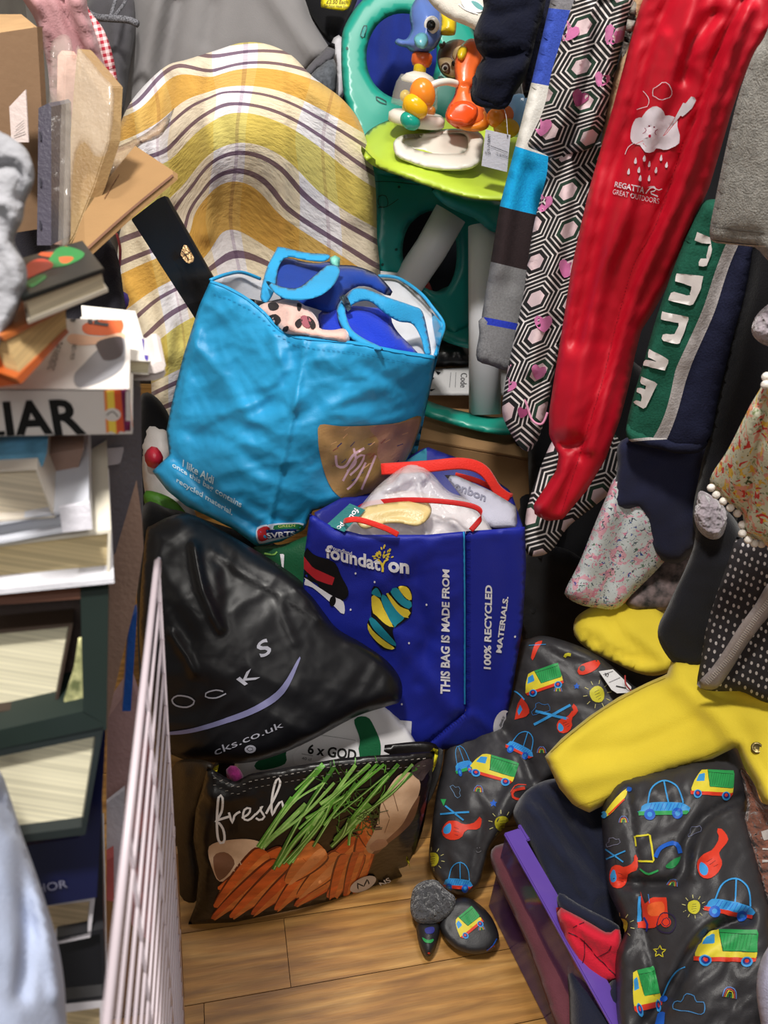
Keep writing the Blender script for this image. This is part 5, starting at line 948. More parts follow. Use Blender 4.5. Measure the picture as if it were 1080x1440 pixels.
decal('printed_lettering', rw, [('t', 'REGATTA', Q([(178, 1048), (448, 1098), (440, 1160), (168, 1098)]), WP, .02), ('t', 'GREAT', Q([(158, 1120), (305, 1150), (298, 1200), (150, 1166)]), WP, .0), ('t', 'OUTDOORS', Q([(318, 1155), (585, 1208), (580, 1258), (312, 1205)]), WP, -.005),
    ('s', Q([(460, 1160), (500, 1110), (540, 1105), (560, 1130), (500, 1150), (575, 1190)]), 1.6, WP), ('s', Q([(480, 1100), (540, 1095), (570, 1130), (612, 1115)]), 1.3, WP), ('s', Q([(515, 1165), (570, 1182)]), 1.4, WP)], tree=rb)
it = []
pl = resample(cat([(960, 200), (925, 310), (892, 370), (868, 450), (846, 540), (815, 640), (790, 720)], False), 5, False)
for a, b_ in zip(pl[:-1:1], pl[1::1]): it.append(('l', [a, a+(b_-a)*.5], .8, M('8c0a20', rough=.5)))
st = decal('stitching', rw, it, tree=rb); 
# green, white and navy sweatshirt sleeve
GNS = ramp_mat('green_white_navy_sleeve', [(0, '1f5a48'), (.5, 'b4aeae'), (.62, '1d2038'), (.98, '1a1c30')], axis='X', bs=300, bst=.5)
gs = cloth('sweatshirt', [(1000, 280), (1060, 300), (1052, 400), (1030, 480), (1010, 560), (1000, 612), (985, 632), (955, 636), (930, 628), (905, 626), (885, 618), (880, 604), (890, 560), (905, 510), (922, 450), (950, 370), (980, 300)],
    [(1000, 300, 1.08), (1060, 300, 1.07), (880, 604, 1.26), (990, 630, 1.25)], GNS, thick=.03, r=25, curve=True,
    uv=[(1000, 330, .30, 0), (1020, 345, .5, 0), (1038, 345, .62, 0), (1058, 350, .8, 0), (950, 370, .08, .2), (990, 430, .5, .4), (1006, 435, .62, .4), (905, 510, .05, 1), (950, 520, .5, 1), (968, 525, .62, 1), (880, 604, .05, 1.5), (913, 625, .5, 1.6), (933, 628, .62, 1.6), (985, 630, .92, 1.6), (1010, 560, .95, 1.2)],
    folds=[([(1040, 340), (1000, 440), (960, 560), (935, 620)], -.008, 10)], label='green, white and navy sweatshirt sleeve with large white block letters', cat='sweatshirt')
z = lambda L: [(880+x/4.36, 310+y/4.36) for x, y in L]
GW = ink('ddd6d4')
decals('printed_letter', gs, [('f', z([(440, 70), (520, 105), (528, 190), (490, 285), (440, 275), (455, 235), (490, 235), (508, 150), (420, 120)]), GW), ('f', z([(320, 322), (475, 340), (455, 430), (410, 522), (265, 490), (285, 432), (385, 462), (410, 405), (305, 372)]), GW),
    ('f', z([(230, 560), (395, 590), (325, 760), (218, 735), (232, 690), (295, 700), (330, 630), (215, 605)]), GW), ('f', z([(150, 790), (268, 855), (238, 918), (108, 888), (125, 850), (195, 866), (138, 835)]), GW), ('f', z([(102, 958), (195, 995), (118, 1157), (48, 1118), (58, 1095), (92, 1108), (106, 1068), (68, 1050), (80, 1020), (118, 1035), (128, 1012), (90, 998)]), GW)], off=.0032)
cloth('cuff', [(880, 604), (886, 596), (915, 610), (940, 614), (985, 618), (1000, 606), (988, 634), (955, 638), (925, 631), (888, 622)], [(884, 606, 1.245), (990, 620, 1.235)], GNS, thick=.01, parent=gs, uv=[(880, 604, .05, 1), (913, 615, .5, 1), (934, 618, .62, 1), (990, 620, .9, 1)])
BK = fabric('131318', rough=.9); BK2 = fabric('1a1a20')
cloth('black_leggings', [(1030, 330), (1100, 330), (1100, 480), (1060, 620), (1040, 720), (1010, 790), (975, 740), (985, 660), (1000, 600), (1020, 500), (1036, 400)], [(1060, 350, 1.10), (1000, 700, 1.30), (1090, 500, 1.15)], BK, thick=.03, r=30, folds=[([(1060, 350), (1030, 500), (1000, 640)], -.012, 12)], wr=[(.008, 50, -60, 2.5, 'soft', 47)], label='black leggings hanging right of the green lettered sleeve', cat='leggings')
cloth('navy_leggings', [(880, 616), (990, 620), (1000, 680), (990, 740), (960, 790), (920, 780), (900, 720), (865, 715), (868, 660)], [(930, 650, 1.32), (960, 780, 1.40)], fabric('232642'), thick=.025, label='navy leggings below the green lettered sleeve', cat='leggings')
cloth('black_skirt', [(985, 700), (1040, 740), (1045, 830), (1010, 900), (985, 945), (950, 935), (928, 905), (926, 880), (940, 850), (975, 770)], [(1010, 740, 1.18), (950, 920, 1.28)], BK2, thick=.03, label='black garment with rounded hem hanging over the crumpled yellow hood', cat='clothing')
def floral(name, base, spots, sc1=30, leaf='2e4a2a'):
    m_, t, b = nt_new(name); b.inputs['Roughness'].default_value = .85; N = t.nodes.new; K = t.links.new
    tc = N('ShaderNodeTexCoord'); prev = None
    for i, (c, s, thr, off) in enumerate(spots):
        mp = N('ShaderNodeMapping'); mp.inputs['Location'].default_value = (off, off*2, off*.5); mp.inputs['Scale'].default_value = (s, s, s); K(tc.outputs['Object'], mp.inputs[0])
        n = N('ShaderNodeTexNoise'); n.inputs['Scale'].default_value = 1.0; n.inputs['Detail'].default_value = 2.5; n.inputs['Distortion'].default_value = 1.2; K(mp.outputs[0], n.inputs[0])
        g = N('ShaderNodeMath'); g.operation = 'GREATER_THAN'; g.inputs[1].default_value = thr; K(n.outputs[0], g.inputs[0])
        mx = N('ShaderNodeMixRGB'); K(g.outputs[0], mx.inputs[0]); mx.inputs[2].default_value = L3(c)+(1,)
        if prev is None: mx.inputs[1].default_value = L3(base)+(1,)
        else: K(prev, mx.inputs[1])
        prev = mx.outputs[0]
    K(prev, b.inputs['Base Color']); bump(t, b, 450, .3); return m_
FL1 = floral('small_floral', 'cfd6d8', [('e0a9b8', 42, .57, 3), ('d98aa4', 75, .62, 9), ('3a4a5c', 120, .64, 15), ('2c4a9a', 110, .66, 21), ('5a7a64', 130, .66, 30)])
cloth('floral_leggings', [(868, 668), (895, 680), (930, 700), (960, 720), (948, 770), (925, 800), (890, 835), (868, 856), (840, 855), (815, 850), (795, 838), (797, 825), (815, 790), (835, 740), (852, 700)], [(870, 680, 1.34), (800, 835, 1.44), (950, 740, 1.38)], FL1, thick=.025, r=20, curve=True, folds=[([(890, 690), (872, 760), (850, 850)], -.012, 8), ([(860, 700), (838, 780), (815, 840)], .01, 10)], label='pale grey leggings with pink and blue flowers above yellow hood', cat='leggings')
cloth('floral_leggings', [(950, 700), (985, 740), (975, 800), (950, 850), (920, 860), (880, 850), (900, 820), (930, 780)], [(940, 800, 1.46)], M('3a3a3a', rough=.9, var=.4, vs=50, col2='7a6a6a'), thick=.02, label='shaded floral leg directly behind the pale floral leggings', cat='leggings')  # dark grey tones put this leg's shade into its colour
DEN = M('9a9893', rough=.95, bs=500, bst=.9, var=.22, vs=160)
gk = cloth('denim_skirt', [(1100, 30), (1072, 58), (1058, 80), (1040, 130), (1025, 190), (1012, 250), (1002, 300), (998, 325), (1002, 340), (1030, 344), (1060, 347), (1100, 350)], [(1090, 40, .80), (1000, 320, .95), (1095, 340, .90)], DEN, thick=.03, r=25, folds=[([(1000, 322), (1040, 328), (1095, 332)], -.004, 3)], wr=[(.004, 40, 80, 2, 'soft', 48)], label='light grey denim skirt with frayed hem at the right edge', cat='skirt')
decal('stitched_hem', gk, [('l', [(1000, 318), (1040, 324), (1080, 328)], 1.2, M('6e6c68')), ('s', [(1001, 338), (1030, 342), (1078, 346)], 2, M('b5aca0', rough=.95, var=.4, vs=200))])
FUR = M('9c9199', rough=1, bs=90, bst=1.0, var=.25, vs=60, sheen=.5, big=1.0, bigs=60)
cloth('fluffy_cuff', [(985, 690), (1005, 700), (1020, 715), (1024, 735), (1015, 755), (998, 758), (982, 745), (976, 725), (980, 705)], [(1000, 725, 1.16)], FUR, thick=.03, step=4, wr=[(.008, 8, 0, 1, 'soft', 49)], label='fluffy lilac grey mitten beside the pompom hem of floral dress', cat='mitten')
cloth('fluffy_cuff', [(1100, 420), (1075, 432), (1060, 450), (1058, 470), (1075, 485), (1100, 485)], [(1080, 455, .98)], FUR, thick=.03, step=4, wr=[(.008, 8, 0, 1, 'soft', 50)], label='fluffy lilac grey ball at the right edge under the denim skirt', cat='mitten')
FL2 = floral('bright_floral', 'd6d8bf', [('8fa070', 120, .61, 40), ('e6a08c', 48, .57, 5), ('e8c04a', 58, .61, 11), ('d23a34', 52, .61, 23), ('4a5a30', 140, .65, 33)])
fd = cloth('floral_dress', [(1100, 520), (1082, 522), (1070, 545), (1055, 570), (1040, 600), (1022, 635), (1005, 660), (998, 675), (1000, 684), (1012, 696), (1026, 708), (1040, 718), (1046, 730), (1042, 745), (1052, 755), (1070, 760), (1100, 762)], [(1090, 530, .80), (1000, 675, .98), (1095, 755, .92)], FL2, thick=.025, r=25, folds=[([(1078, 560), (1060, 650), (1050, 720)], -.012, 7), ([(1062, 580), (1040, 650), (1025, 700)], .010, 8)], label='cream cotton dress with red and yellow flowers and white pompom hem', cat='dress')
PM = M('e9e2da', rough=1, bs=200, bst=1)
for x, y in [(1000, 686), (1007, 696), (1017, 705), (1027, 714), (1037, 722), (1044, 738), (1044, 750), (1052, 759), (1061, 764), (1071, 765), (1078, 530), (1077, 541)]: ball('pompom', P(x, y, .955 if y > 600 else .80), .0052, PM, fd, seg=10)
def dotty():
    m_, t, b = nt_new('dotted_knit'); b.inputs['Roughness'].default_value = .95; N = t.nodes.new; K = t.links.new
    tc = N('ShaderNodeTexCoord'); mp = N('ShaderNodeMapping'); mp.inputs['Scale'].default_value = (34, 24, 1); mp.inputs['Rotation'].default_value = (0, 0, .35); K(tc.outputs['UV'], mp.inputs[0])
    v = N('ShaderNodeTexVoronoi'); v.inputs['Scale'].default_value = 1; v.inputs['Randomness'].default_value = .25; v.voronoi_dimensions = '2D'; K(mp.outputs[0], v.inputs[0]); g = N('ShaderNodeMath'); g.operation = 'LESS_THAN'; g.inputs[1].default_value = .21; K(v.outputs['Distance'], g.inputs[0])
    mx = N('ShaderNodeMixRGB'); mx.inputs[1].default_value = L3('2b282d')+(1,); mx.inputs[2].default_value = L3('c9c4c4')+(1,); K(g.outputs[0], mx.inputs[0]); K(mx.outputs[0], b.inputs['Base Color']); bump(t, b, 300, .5); return m_
dh = cloth('dotted_hoodie', [(1036, 755), (1050, 760), (1100, 765), (1100, 975), (1040, 972), (1005, 972), (985, 968), (980, 960), (986, 925), (994, 880), (1008, 835), (1022, 795)], [(1036, 755, 1.10), (982, 960, 1.20), (1095, 970, 1.10), (1095, 770, 1.0)], dotty(), thick=.03, r=30, folds=[([(1080, 800), (1050, 880), (1010, 950)], .012, 10)], wr=[(.006, 50, -60, 2, 'soft', 51)], label='charcoal hoodie with white dots and a pale zip hanging at right', cat='hoodie')
tb = bvh(dh)
cloth('zip_tape', [(1085, 815), (1062, 850), (1040, 880), (1018, 915), (1000, 940), (980, 962), (990, 969), (1008, 968), (1026, 945), (1048, 910), (1070, 880), (1092, 850)], [(1080, 830, 1.0), (985, 965, 1.155)], M('a49a98', rough=.8), thick=.006, parent=dh)
zt = [k for k in dh.children][-1]; bt2 = bvh(zt)
it = []
pl = resample(cat([(1088, 835), (1055, 880), (1025, 925), (992, 962)], False), 3.2, False)
for i in range(len(pl)-1):
    t_ = pl[i+1]-pl[i]; n_ = np.array([-t_[1], t_[0]])/np.linalg.norm(t_)*3.4; it.append(('l', [pl[i]-n_, pl[i]+n_], 1.5, M('cfc8c4', rough=.4)))
z_ = decal('zip_teeth', zt, it, tree=bt2)
# dark clothing filling the rail behind
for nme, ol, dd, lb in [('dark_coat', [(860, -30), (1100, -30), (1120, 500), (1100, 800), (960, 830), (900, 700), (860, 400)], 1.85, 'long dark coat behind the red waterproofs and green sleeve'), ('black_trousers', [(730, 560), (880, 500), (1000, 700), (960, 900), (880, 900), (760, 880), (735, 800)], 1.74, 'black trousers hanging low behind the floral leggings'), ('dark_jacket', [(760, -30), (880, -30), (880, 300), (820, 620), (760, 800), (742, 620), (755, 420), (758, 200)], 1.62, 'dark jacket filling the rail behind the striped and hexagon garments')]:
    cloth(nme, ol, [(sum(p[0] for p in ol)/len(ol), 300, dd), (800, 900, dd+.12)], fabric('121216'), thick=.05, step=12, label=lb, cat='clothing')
# ================================================================== lower right heap
BOX2 = fabric('17171a')
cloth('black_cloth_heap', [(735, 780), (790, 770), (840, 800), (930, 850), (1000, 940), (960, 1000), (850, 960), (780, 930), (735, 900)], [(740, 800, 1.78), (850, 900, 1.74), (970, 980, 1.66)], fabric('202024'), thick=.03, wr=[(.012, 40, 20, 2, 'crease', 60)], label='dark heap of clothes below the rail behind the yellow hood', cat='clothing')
YL = fabric('dcc436', rough=.75, bs=600, bst=.3, var=.04)
yh = cloth('yellow_hood', [(806, 885), (812, 866), (840, 850), (870, 842), (905, 836), (925, 846), (940, 870), (948, 905), (955, 935), (925, 950), (895, 946), (860, 930), (830, 915), (812, 900)], [(810, 885, 1.50), (940, 940, 1.42), (905, 840, 1.50)], YL, thick=.04, r=14, wr=[(.010, 45, 20, 2, 'crease', 75)], folds=[([(812, 892), (850, 915), (900, 930)], -.014, 7), ([(850, 850), (870, 890), (920, 930)], -.010, 9), ([(815, 897), (855, 922), (900, 938)], .008, 5)], label='crumpled yellow raincoat hood under the pale floral leggings', cat='hood')
SUIT = M('343336', rough=.42, bs=700, bst=.2, var=.06, spec=.4, big=.15, bigs=25)
sa = cloth('padded_suit', [(732, 905), (745, 898), (765, 894), (800, 903), (835, 918), (862, 938), (888, 962), (905, 980), (860, 1030), (800, 1075), (775, 1095), (760, 1108), (745, 1120), (728, 1140), (712, 1160), (700, 1176), (688, 1196), (680, 1222), (672, 1246), (655, 1258), (638, 1256), (622, 1245), (608, 1225), (603, 1205), (607, 1165), (613, 1120), (622, 1080), (632, 1040), (680, 1010), (712, 990), (722, 950)],
    [(740, 900, 1.52), (900, 975, 1.42), (780, 1080, 1.44), (700, 1170, 1.42), (650, 1255, 1.425), (604, 1205, 1.46), (632, 1045, 1.555), (700, 1020, 1.55), (760, 980, 1.48)], SUIT, thick=.035, back=.02, r=30, step=6,
    folds=[([(712, 1030), (735, 1060), (750, 1100)], -.018, 9), ([(690, 1045), (660, 1100), (640, 1180)], .008, 22), ([(735, 1060), (800, 1040), (860, 1000)], .008, 18), ([(752, 1105), (720, 1110), (700, 1150)], .01, 7), ([(680, 1150), (670, 1200), (660, 1245)], -.008, 6), ([(615, 1150), (625, 1200), (640, 1240)], -.006, 6), ([(760, 905), (790, 925), (840, 935)], -.006, 6)],
    wr=[(.012, 50, 60, 1.8, 'soft', 61), (.007, 24, 40, 2.4, 'crease', 62)], label='dark grey padded suit printed with trucks and helicopters beside blue foundation bag', cat='suit')
G_, Y_, R_, B_, LB, DB = [ink(c, .5) for c in ('2f9a52', 'e0cf3a', 'd63a24', '1f5cc0', '3a96d8', '1c2f80')]; K_ = ink('16161c')
def scribble(x0, x1, y0, y1, n, mt, w=.7):
    return [('l', [(x0+(x1-x0)*i/n, y1), (x0+(x1-x0)*(i+.8)/n, y0)], w, mt) for i in range(n)]
def truck():
    it = [('f', [(38, 8), (100, 6), (100, 46), (45, 46), (38, 30)], G_)]+scribble(44, 92, 14, 42, 9, ink('1d6f38'))+[('f', [(2, 52), (8, 34), (22, 10), (38, 8), (44, 46), (100, 46), (99, 58), (2, 60)], Y_), ('f', [(0, 58), (99, 56), (99, 64), (0, 66)], R_), ('f', [(18, 20), (32, 16), (32, 34), (12, 36)], LB), ('l', [(38, 8), (45, 46), (99, 46)], 1.0, K_), ('l', [(40, 14), (98, 14)], .9, K_), ('e', 18, 64, 10, 10, LB), ('e', 18, 63, 7, 7, DB), ('e', 18, 62, 3.5, 3.5, R_), ('e', 84, 64, 10, 10, LB), ('e', 84, 63, 7, 7, DB), ('e', 84, 62, 3.5, 3.5, R_)]
    return it
def heli():
    return [('l', [(-2, -14), (78, -26)], 5, LB), ('l', [(10, -38), (64, -2)], 5, LB), ('l', [(38, -20), (38, 4)], 1.2, K_), ('fs', [(8, 22), (22, 4), (44, 2), (66, 10), (96, 2), (104, -14), (114, -12), (112, 14), (100, 22), (72, 26), (62, 46), (40, 56), (18, 52), (6, 38)], R_), ('fs', [(10, 26), (22, 12), (30, 12), (30, 34), (14, 40)], LB), ('l', [(38, 20), (52, 24)], 1, K_), ('l', [(38, 30), (54, 33)], 1, K_), ('l', [(42, 40), (52, 42)], 1, K_)]
def carp(base=G_):
    return [('s', [(18, 44), (26, 14), (50, 0), (76, 12), (88, 44)], 3, LB), ('l', [(50, 2), (58, 44)], 3, LB), ('fs', [(4, 58), (10, 46), (30, 42), (70, 42), (92, 46), (96, 60), (4, 62)], LB)]+scribble(20, 88, 44, 58, 9, B_, 1.2)+[('f', [(0, 60), (98, 58), (98, 66), (0, 68)], base), ('e', 22, 66, 11, 11, B_), ('e', 22, 66, 5, 5, LB), ('e', 76, 64, 11, 11, B_), ('e', 76, 64, 5, 5, LB)]
def sun():
    it = [('fs', [(-9, -8), (2, -12), (10, -6), (9, 6), (2, 13), (-8, 9), (-11, 0)], ink('c9c232', .5)), ('l', [(-3, -4), (4, -5)], .6, K_), ('l', [(-4, 0), (4, -1)], .6, K_), ('l', [(-4, 4), (4, 3)], .6, K_), ('l', [(-2, 8), (3, 7)], .6, K_)]
    for k in range(10): a = k*math.pi/5+.2; it.append(('l', [(15*math.cos(a), 15*math.sin(a)), (21*math.cos(a), 21*math.sin(a))], .9, ink('d6cf8a')))
    return it
def rainbow(): return [('s', [(-r_, 4), (-r_*.7, -r_*.7), (0, -r_), (r_*.7, -r_*.7), (r_, 4)], 1.1, c) for r_, c in ((9, ink('6a8ad0')), (6.8, ink('d05a4a')), (4.6, Y_), (2.4, G_))]
def cloudp(c='7aa0c8'): return [('c', [(-20, 8), (-18, -2), (-10, -2), (-6, -12), (4, -12), (8, -4), (18, -4), (20, 6), (16, 12), (0, 9)], .9, ink(c))]
def starp(fill=True):
    p = [(10*(1 if i % 2 == 0 else .45)*math.cos(math.pi*i/5-math.pi/2), 10*(1 if i % 2 == 0 else .45)*math.sin(math.pi*i/5-math.pi/2)) for i in range(10)]; return [('f', p, B_)] if fill else [('l', p+[p[0]], 1.4, ink('d8cc30'))]
def put(target, tree, name, items, pos, s, rot=0, sy=None, shear=0):
    f = affine(pos, s, sy, rot, shear); out = []
    for i_ in items:
        if i_[0] in ('l', 's', 'c'): out.append((i_[0], f(i_[1]), max(i_[2]*s, .55), i_[3]))
        elif i_[0] in ('f', 'fs'): out.append((i_[0], f(i_[1]), i_[2]))
        elif i_[0] == 'e':
            a = np.linspace(0, 2*np.pi, 17)[:-1]; out.append(('f', f(np.stack([i_[1]+i_[3]*np.cos(a), i_[2]+i_[4]*np.sin(a)], -1)), i_[5]))
    return decal(name, target, out, tree=tree, off=.0016)
ta = bvh(sa)
put(sa, ta, 'printed_truck', truck(), (668, 1050), .66, 17, sy=.55); put(sa, ta, 'printed_helicopter', heli(), (620, 1152), .50, 4)
put(sa, ta, 'printed_truck', truck(), (730, 946), .56, -18, sy=.52); put(sa, ta, 'printed_helicopter', [k for k in heli()[:2]], (756, 1028), .72, -20); put(sa, ta, 'printed_helicopter', heli()[3:], (776, 1020), .38, -38)
put(sa, ta, 'printed_car', carp(R_), (626, 1210), .42, 6, sy=.56); put(sa, ta, 'printed_car', carp(R_), (724, 1020), .42, 26, sy=.5); put(sa, ta, 'printed_car', carp(G_), (632, 1052), .26, -15, sy=.56)
put(sa, ta, 'printed_sun', sun(), (706, 1158), .9); put(sa, ta, 'printed_sun', sun(), (840, 976), .95, -20); put(sa, ta, 'printed_sun', sun(), (609, 1208), .8)
put(sa, ta, 'printed_rainbow', rainbow(), (673, 1111), .72, 8); put(sa, ta, 'printed_rainbow', rainbow(), (785, 970), .6); put(sa, ta, 'printed_rainbow', rainbow(), (762, 1056), .7)
put(sa, ta, 'printed_cloud', cloudp(), (642, 1112), .5, 55); put(sa, ta, 'printed_cloud', cloudp('3a80c8'), (760, 996), .66, -20); put(sa, ta, 'printed_star', starp(), (694, 1130), .6); put(sa, ta, 'printed_star', starp(), (811, 965), .5)
decal('printed_car', sa, [('s', [(738, 1108), (722, 1112), (722, 1122), (736, 1124)], 3.4, R_), ('s', [(740, 1104), (726, 1104), (718, 1114)], 1.2, R_)], tree=ta)
decal('printed_plane', sa, [('fs', [(812, 944), (816, 936), (830, 930), (842, 929), (843, 936), (834, 944), (820, 949), (813, 948)], R_), ('e', 819, 940, 4, 4, SUIT)], tree=ta)
decal('printed_plane', sa, [('fs', [(747, 925), (752, 906), (758, 902), (764, 902), (757, 912), (750, 928)], R_), ('l', [(744, 908), (768, 906)], .8, LB)], tree=ta)
decal('printed_train', sa, [('f', [(724, 1012), (728, 990), (734, 981), (742, 990), (746, 1001), (740, 1008)], R_), ('f', [(728, 1000), (732, 990), (735, 998), (730, 1006)], LB), ('s', [(718, 970), (728, 974), (738, 984)], 1.8, LB)], tree=ta)
decal('printed_rainbow', sa, [('s', [(794, 924), (797, 920), (803, 921)], 4, ink('c9c232'))], tree=ta)
decal('printed_bird', sa, [('f', [(620, 1124), (628, 1124), (624, 1134)], G_)], tree=ta); decal('printed_face', sa, [('s', [(669, 1196), (673, 1199), (677, 1196)], .7, ink('8a8a92')), ('e', 671, 1192, .6, .6, ink('8a8a92')), ('e', 675, 1192, .6, .6, ink('8a8a92'))], tree=ta)
wt = prism('swing_tag', [(842, 944), (862, 941), (888, 966), (886, 974), (868, 975), (860, 970)], [(842, 944, 1.40), (888, 970, 1.38), (862, 941, 1.41)], (0, .0004, -.0006), M('d5d5d8', rough=.5, var=.02), label='white paper tag lying on padded suit under the yellow raincoat', cat='tag')
decals('lettering', wt, [('t', 'X7', [(850, 946), (856, 948), (856, 953), (850, 951)], ink('222226'), .02), ('t', 'ADIDA', [(868, 964), (880, 967), (880, 970), (868, 968)], ink('222226'), 0), ('l', [(848, 949), (862, 944)], .6, ink('555560')), ('l', [(856, 960), (872, 953)], .6, ink('777780'))][:1]+[('l', [(848, 949), (862, 944)], .6, ink('555560')), ('l', [(856, 960), (872, 953)], .6, ink('777780')), ('l', [(866, 965), (880, 968)], 1.6, ink('333338'))])
tube('tag_string', [P(888, 972, 1.375), P(880, 962, 1.37), P(879, 950, 1.38)], .0014, M('a83030'), parent=wt)
# mitten on the floor
MTT = M('262629', rough=.45, bs=700, bst=.2, var=.06)
mt = cloth('mitten_hand', [(622, 1282), (638, 1266), (655, 1262), (672, 1270), (690, 1288), (701, 1312), (700, 1326), (688, 1338), (668, 1342), (645, 1336), (628, 1322), (618, 1304)], [(625, 1285, 'Z', .035), (700, 1320, 'Z', .03), (650, 1340, 'Z', .022), (665, 1265, 'Z', .045)], MTT, thick=.022, back=.012, r=20, step=5, folds=[([(664, 1262), (685, 1280), (700, 1312)], -.006, 3)], label='small dark padded mitten with a printed truck lying on the floor', cat='mitten')
mt.name = 'mitten'
thb = cloth('thumb', [(586, 1298), (600, 1294), (617, 1298), (618, 1312), (612, 1334), (604, 1345), (596, 1342), (588, 1322)], [(600, 1300, 'Z', .03), (603, 1342, 'Z', .02)], MTT, thick=.016, back=.010, step=4, parent=mt)
FURD = M('4a4a4e', rough=1, bs=130, bst=1.2, var=.35, vs=90, sheen=.4, big=1.2, bigs=90)
cuff = cloth('fur_cuff', [(578, 1262), (584, 1246), (598, 1238), (614, 1238), (626, 1250), (640, 1262), (638, 1280), (626, 1292), (606, 1300), (588, 1298), (578, 1285)], [(600, 1240, 'Z', .06), (600, 1295, 'Z', .04)], FURD, thick=.026, step=4, parent=mt, wr=[(.010, 7, 0, 1, 'soft', 63), (.005, 4, 0, 1, 'soft', 64)])
tm = bvh(mt)
put(mt, tm, 'printed_truck', truck(), (630, 1296), .40, -38, sy=.48); put(mt, tm, 'printed_rainbow', rainbow(), (677, 1306), .5, -10); decal('printed_mark', mt, [('s', [(684, 1336), (692, 1330), (698, 1320)], 1.6, B_), ('fs', [(686, 1336), (696, 1328), (697, 1332), (690, 1338)], R_)], tree=tm)
decal('printed_mark', thb, [('fs', [(594, 1318), (602, 1322), (610, 1320), (606, 1326), (598, 1325)], G_), ('fs', [(598, 1306), (610, 1304), (609, 1312), (600, 1313)], ink('2a2f80')), ('e', 603, 1340, 1.5, 1.2, R_)])
# purple box
PUR = M('6a4eae', rough=.12, alpha=.9, bst=0, var=.03, spec=.7); PURT = M('5a3a6a', rough=.12, alpha=.45, bst=0, var=.03, spec=.7)
T0 = P(700, 1152, 'Z', .23); T1 = P(812, 1352, 'Z', .23); u = T1-T0; L_ = np.linalg.norm(u); u /= L_; T0 = T0+u*.03; T1 = T0+u*.46; nrm_ = np.array([-u[1], u[0], 0]); nrm_ = nrm_ if nrm_[0] > 0 else -nrm_
bx = E('storage_box', (T0+T1)/2*np.array([1, 1, 0])+nrm_*.15, 'translucent purple plastic storage box holding navy clothes, on the floor', 'storage box')
Wd = .34; dn = np.array([0, 0, -.225]); tp = .02
a_, b_, c_, e_ = T0, T1, T1+nrm_*Wd, T0+nrm_*Wd; cen = (a_+c_)/2
def wall(p, q_, nm): 
    i1 = p+dn+(cen-p)*np.array([1, 1, 0])*.06; i2 = q_+dn+(cen-q_)*np.array([1, 1, 0])*.06; nn = np.cross(q_-p, dn); nn = nn/np.linalg.norm(nn)*.002
    V = [p, q_, i2, i1, p+nn, q_+nn, i2+nn, i1+nn]; return mk(nm, V, [(0, 1, 2, 3), (7, 6, 5, 4), (0, 4, 5, 1), (1, 5, 6, 2), (2, 6, 7, 3), (3, 7, 4, 0)], PURT, parent=bx, smooth=False)
for p_, q_ in ((a_, b_), (b_, c_), (c_, e_), (e_, a_)): wall(p_, q_, 'side')
mk('base', [p+dn*.99+(cen-p)*np.array([1, 1, 0])*.06 for p in (a_, b_, c_, e_)]+[p+dn*.975+(cen-p)*np.array([1, 1, 0])*.06 for p in (a_, b_, c_, e_)], [(0, 1, 2, 3), (7, 6, 5, 4), (0, 4, 5, 1), (1, 5, 6, 2), (2, 6, 7, 3), (3, 7, 4, 0)], PURT, parent=bx, smooth=False)
for p_, q_ in ((a_, b_), (c_, e_), (b_, c_), (e_, a_)):
    uu = (q_-p_)/np.linalg.norm(q_-p_); inw = np.cross(uu, [0, 0, 1]); inw = inw if inw.dot(cen-p_) > 0 else -inw
    sh_ = uu*(.026 if np.linalg.norm(q_-p_) < .4 else 0); box3('rim', p_-inw*.006+sh_, (q_-p_)-2*sh_, inw*.032, np.array([0, 0, .007]), PUR, parent=bx, bev=.002)
NVY = fabric('1e2236', rough=.85, sheen=.2)
cloth('maroon_cloth', [(712, 1185), (735, 1190), (790, 1290), (850, 1420), (840, 1480), (795, 1470), (742, 1330), (690, 1210)], [(715, 1200, 'Z', .15), (830, 1440, 'Z', .12)], fabric('6a3a44', var=.2), thick=.02, label='maroon cloth seen through the side of the purple storage box', cat='cloth')
nv = cloth('navy_trousers', [(722, 1140), (745, 1108), (790, 1095), (850, 1120), (870, 1180), (872, 1260), (872, 1330), (860, 1345), (820, 1320), (790, 1300), (772, 1250), (750, 1200), (730, 1165)], [(725, 1145, 1.345), (800, 1100, 1.36), (870, 1250, 1.27), (790, 1300, 1.25)], NVY, thick=.04, r=30, folds=[([(740, 1130), (780, 1180), (820, 1250)], .016, 9), ([(755, 1120), (800, 1170), (850, 1240)], -.016, 8), ([(780, 1115), (820, 1160), (860, 1210)], .016, 9), ([(730, 1150), (770, 1210), (800, 1270)], -.010, 6), ([(820, 1300), (835, 1260), (868, 1250)], .010, 9)], wr=[(.014, 30, 55, 3.5, 'crease', 65)], label='navy trousers piled in the purple storage box', cat='trousers')
cloth('navy_waistband', [(783, 1262), (790, 1256), (815, 1272), (868, 1300), (870, 1312), (850, 1318), (825, 1300), (790, 1285)], [(785, 1270, 1.19), (868, 1305, 1.17)], NVY, thick=.012, parent=nv)
REDF = fabric('d01e36', rough=.8)
rdp = cloth('red_jumper', [(782, 1276), (800, 1282), (830, 1298), (855, 1312), (872, 1308), (874, 1372), (858, 1380), (845, 1388), (826, 1383), (812, 1368), (802, 1345), (790, 1310)], [(783, 1278, 1.18), (872, 1310, 1.13), (840, 1385, 1.14)], REDF, thick=.02, r=20, folds=[([(800, 1300), (830, 1335), (870, 1372)], -.010, 4), ([(795, 1290), (825, 1310), (865, 1330)], .008, 8)], label='red garment with dark curved seams beside navy trousers', cat='clothing')
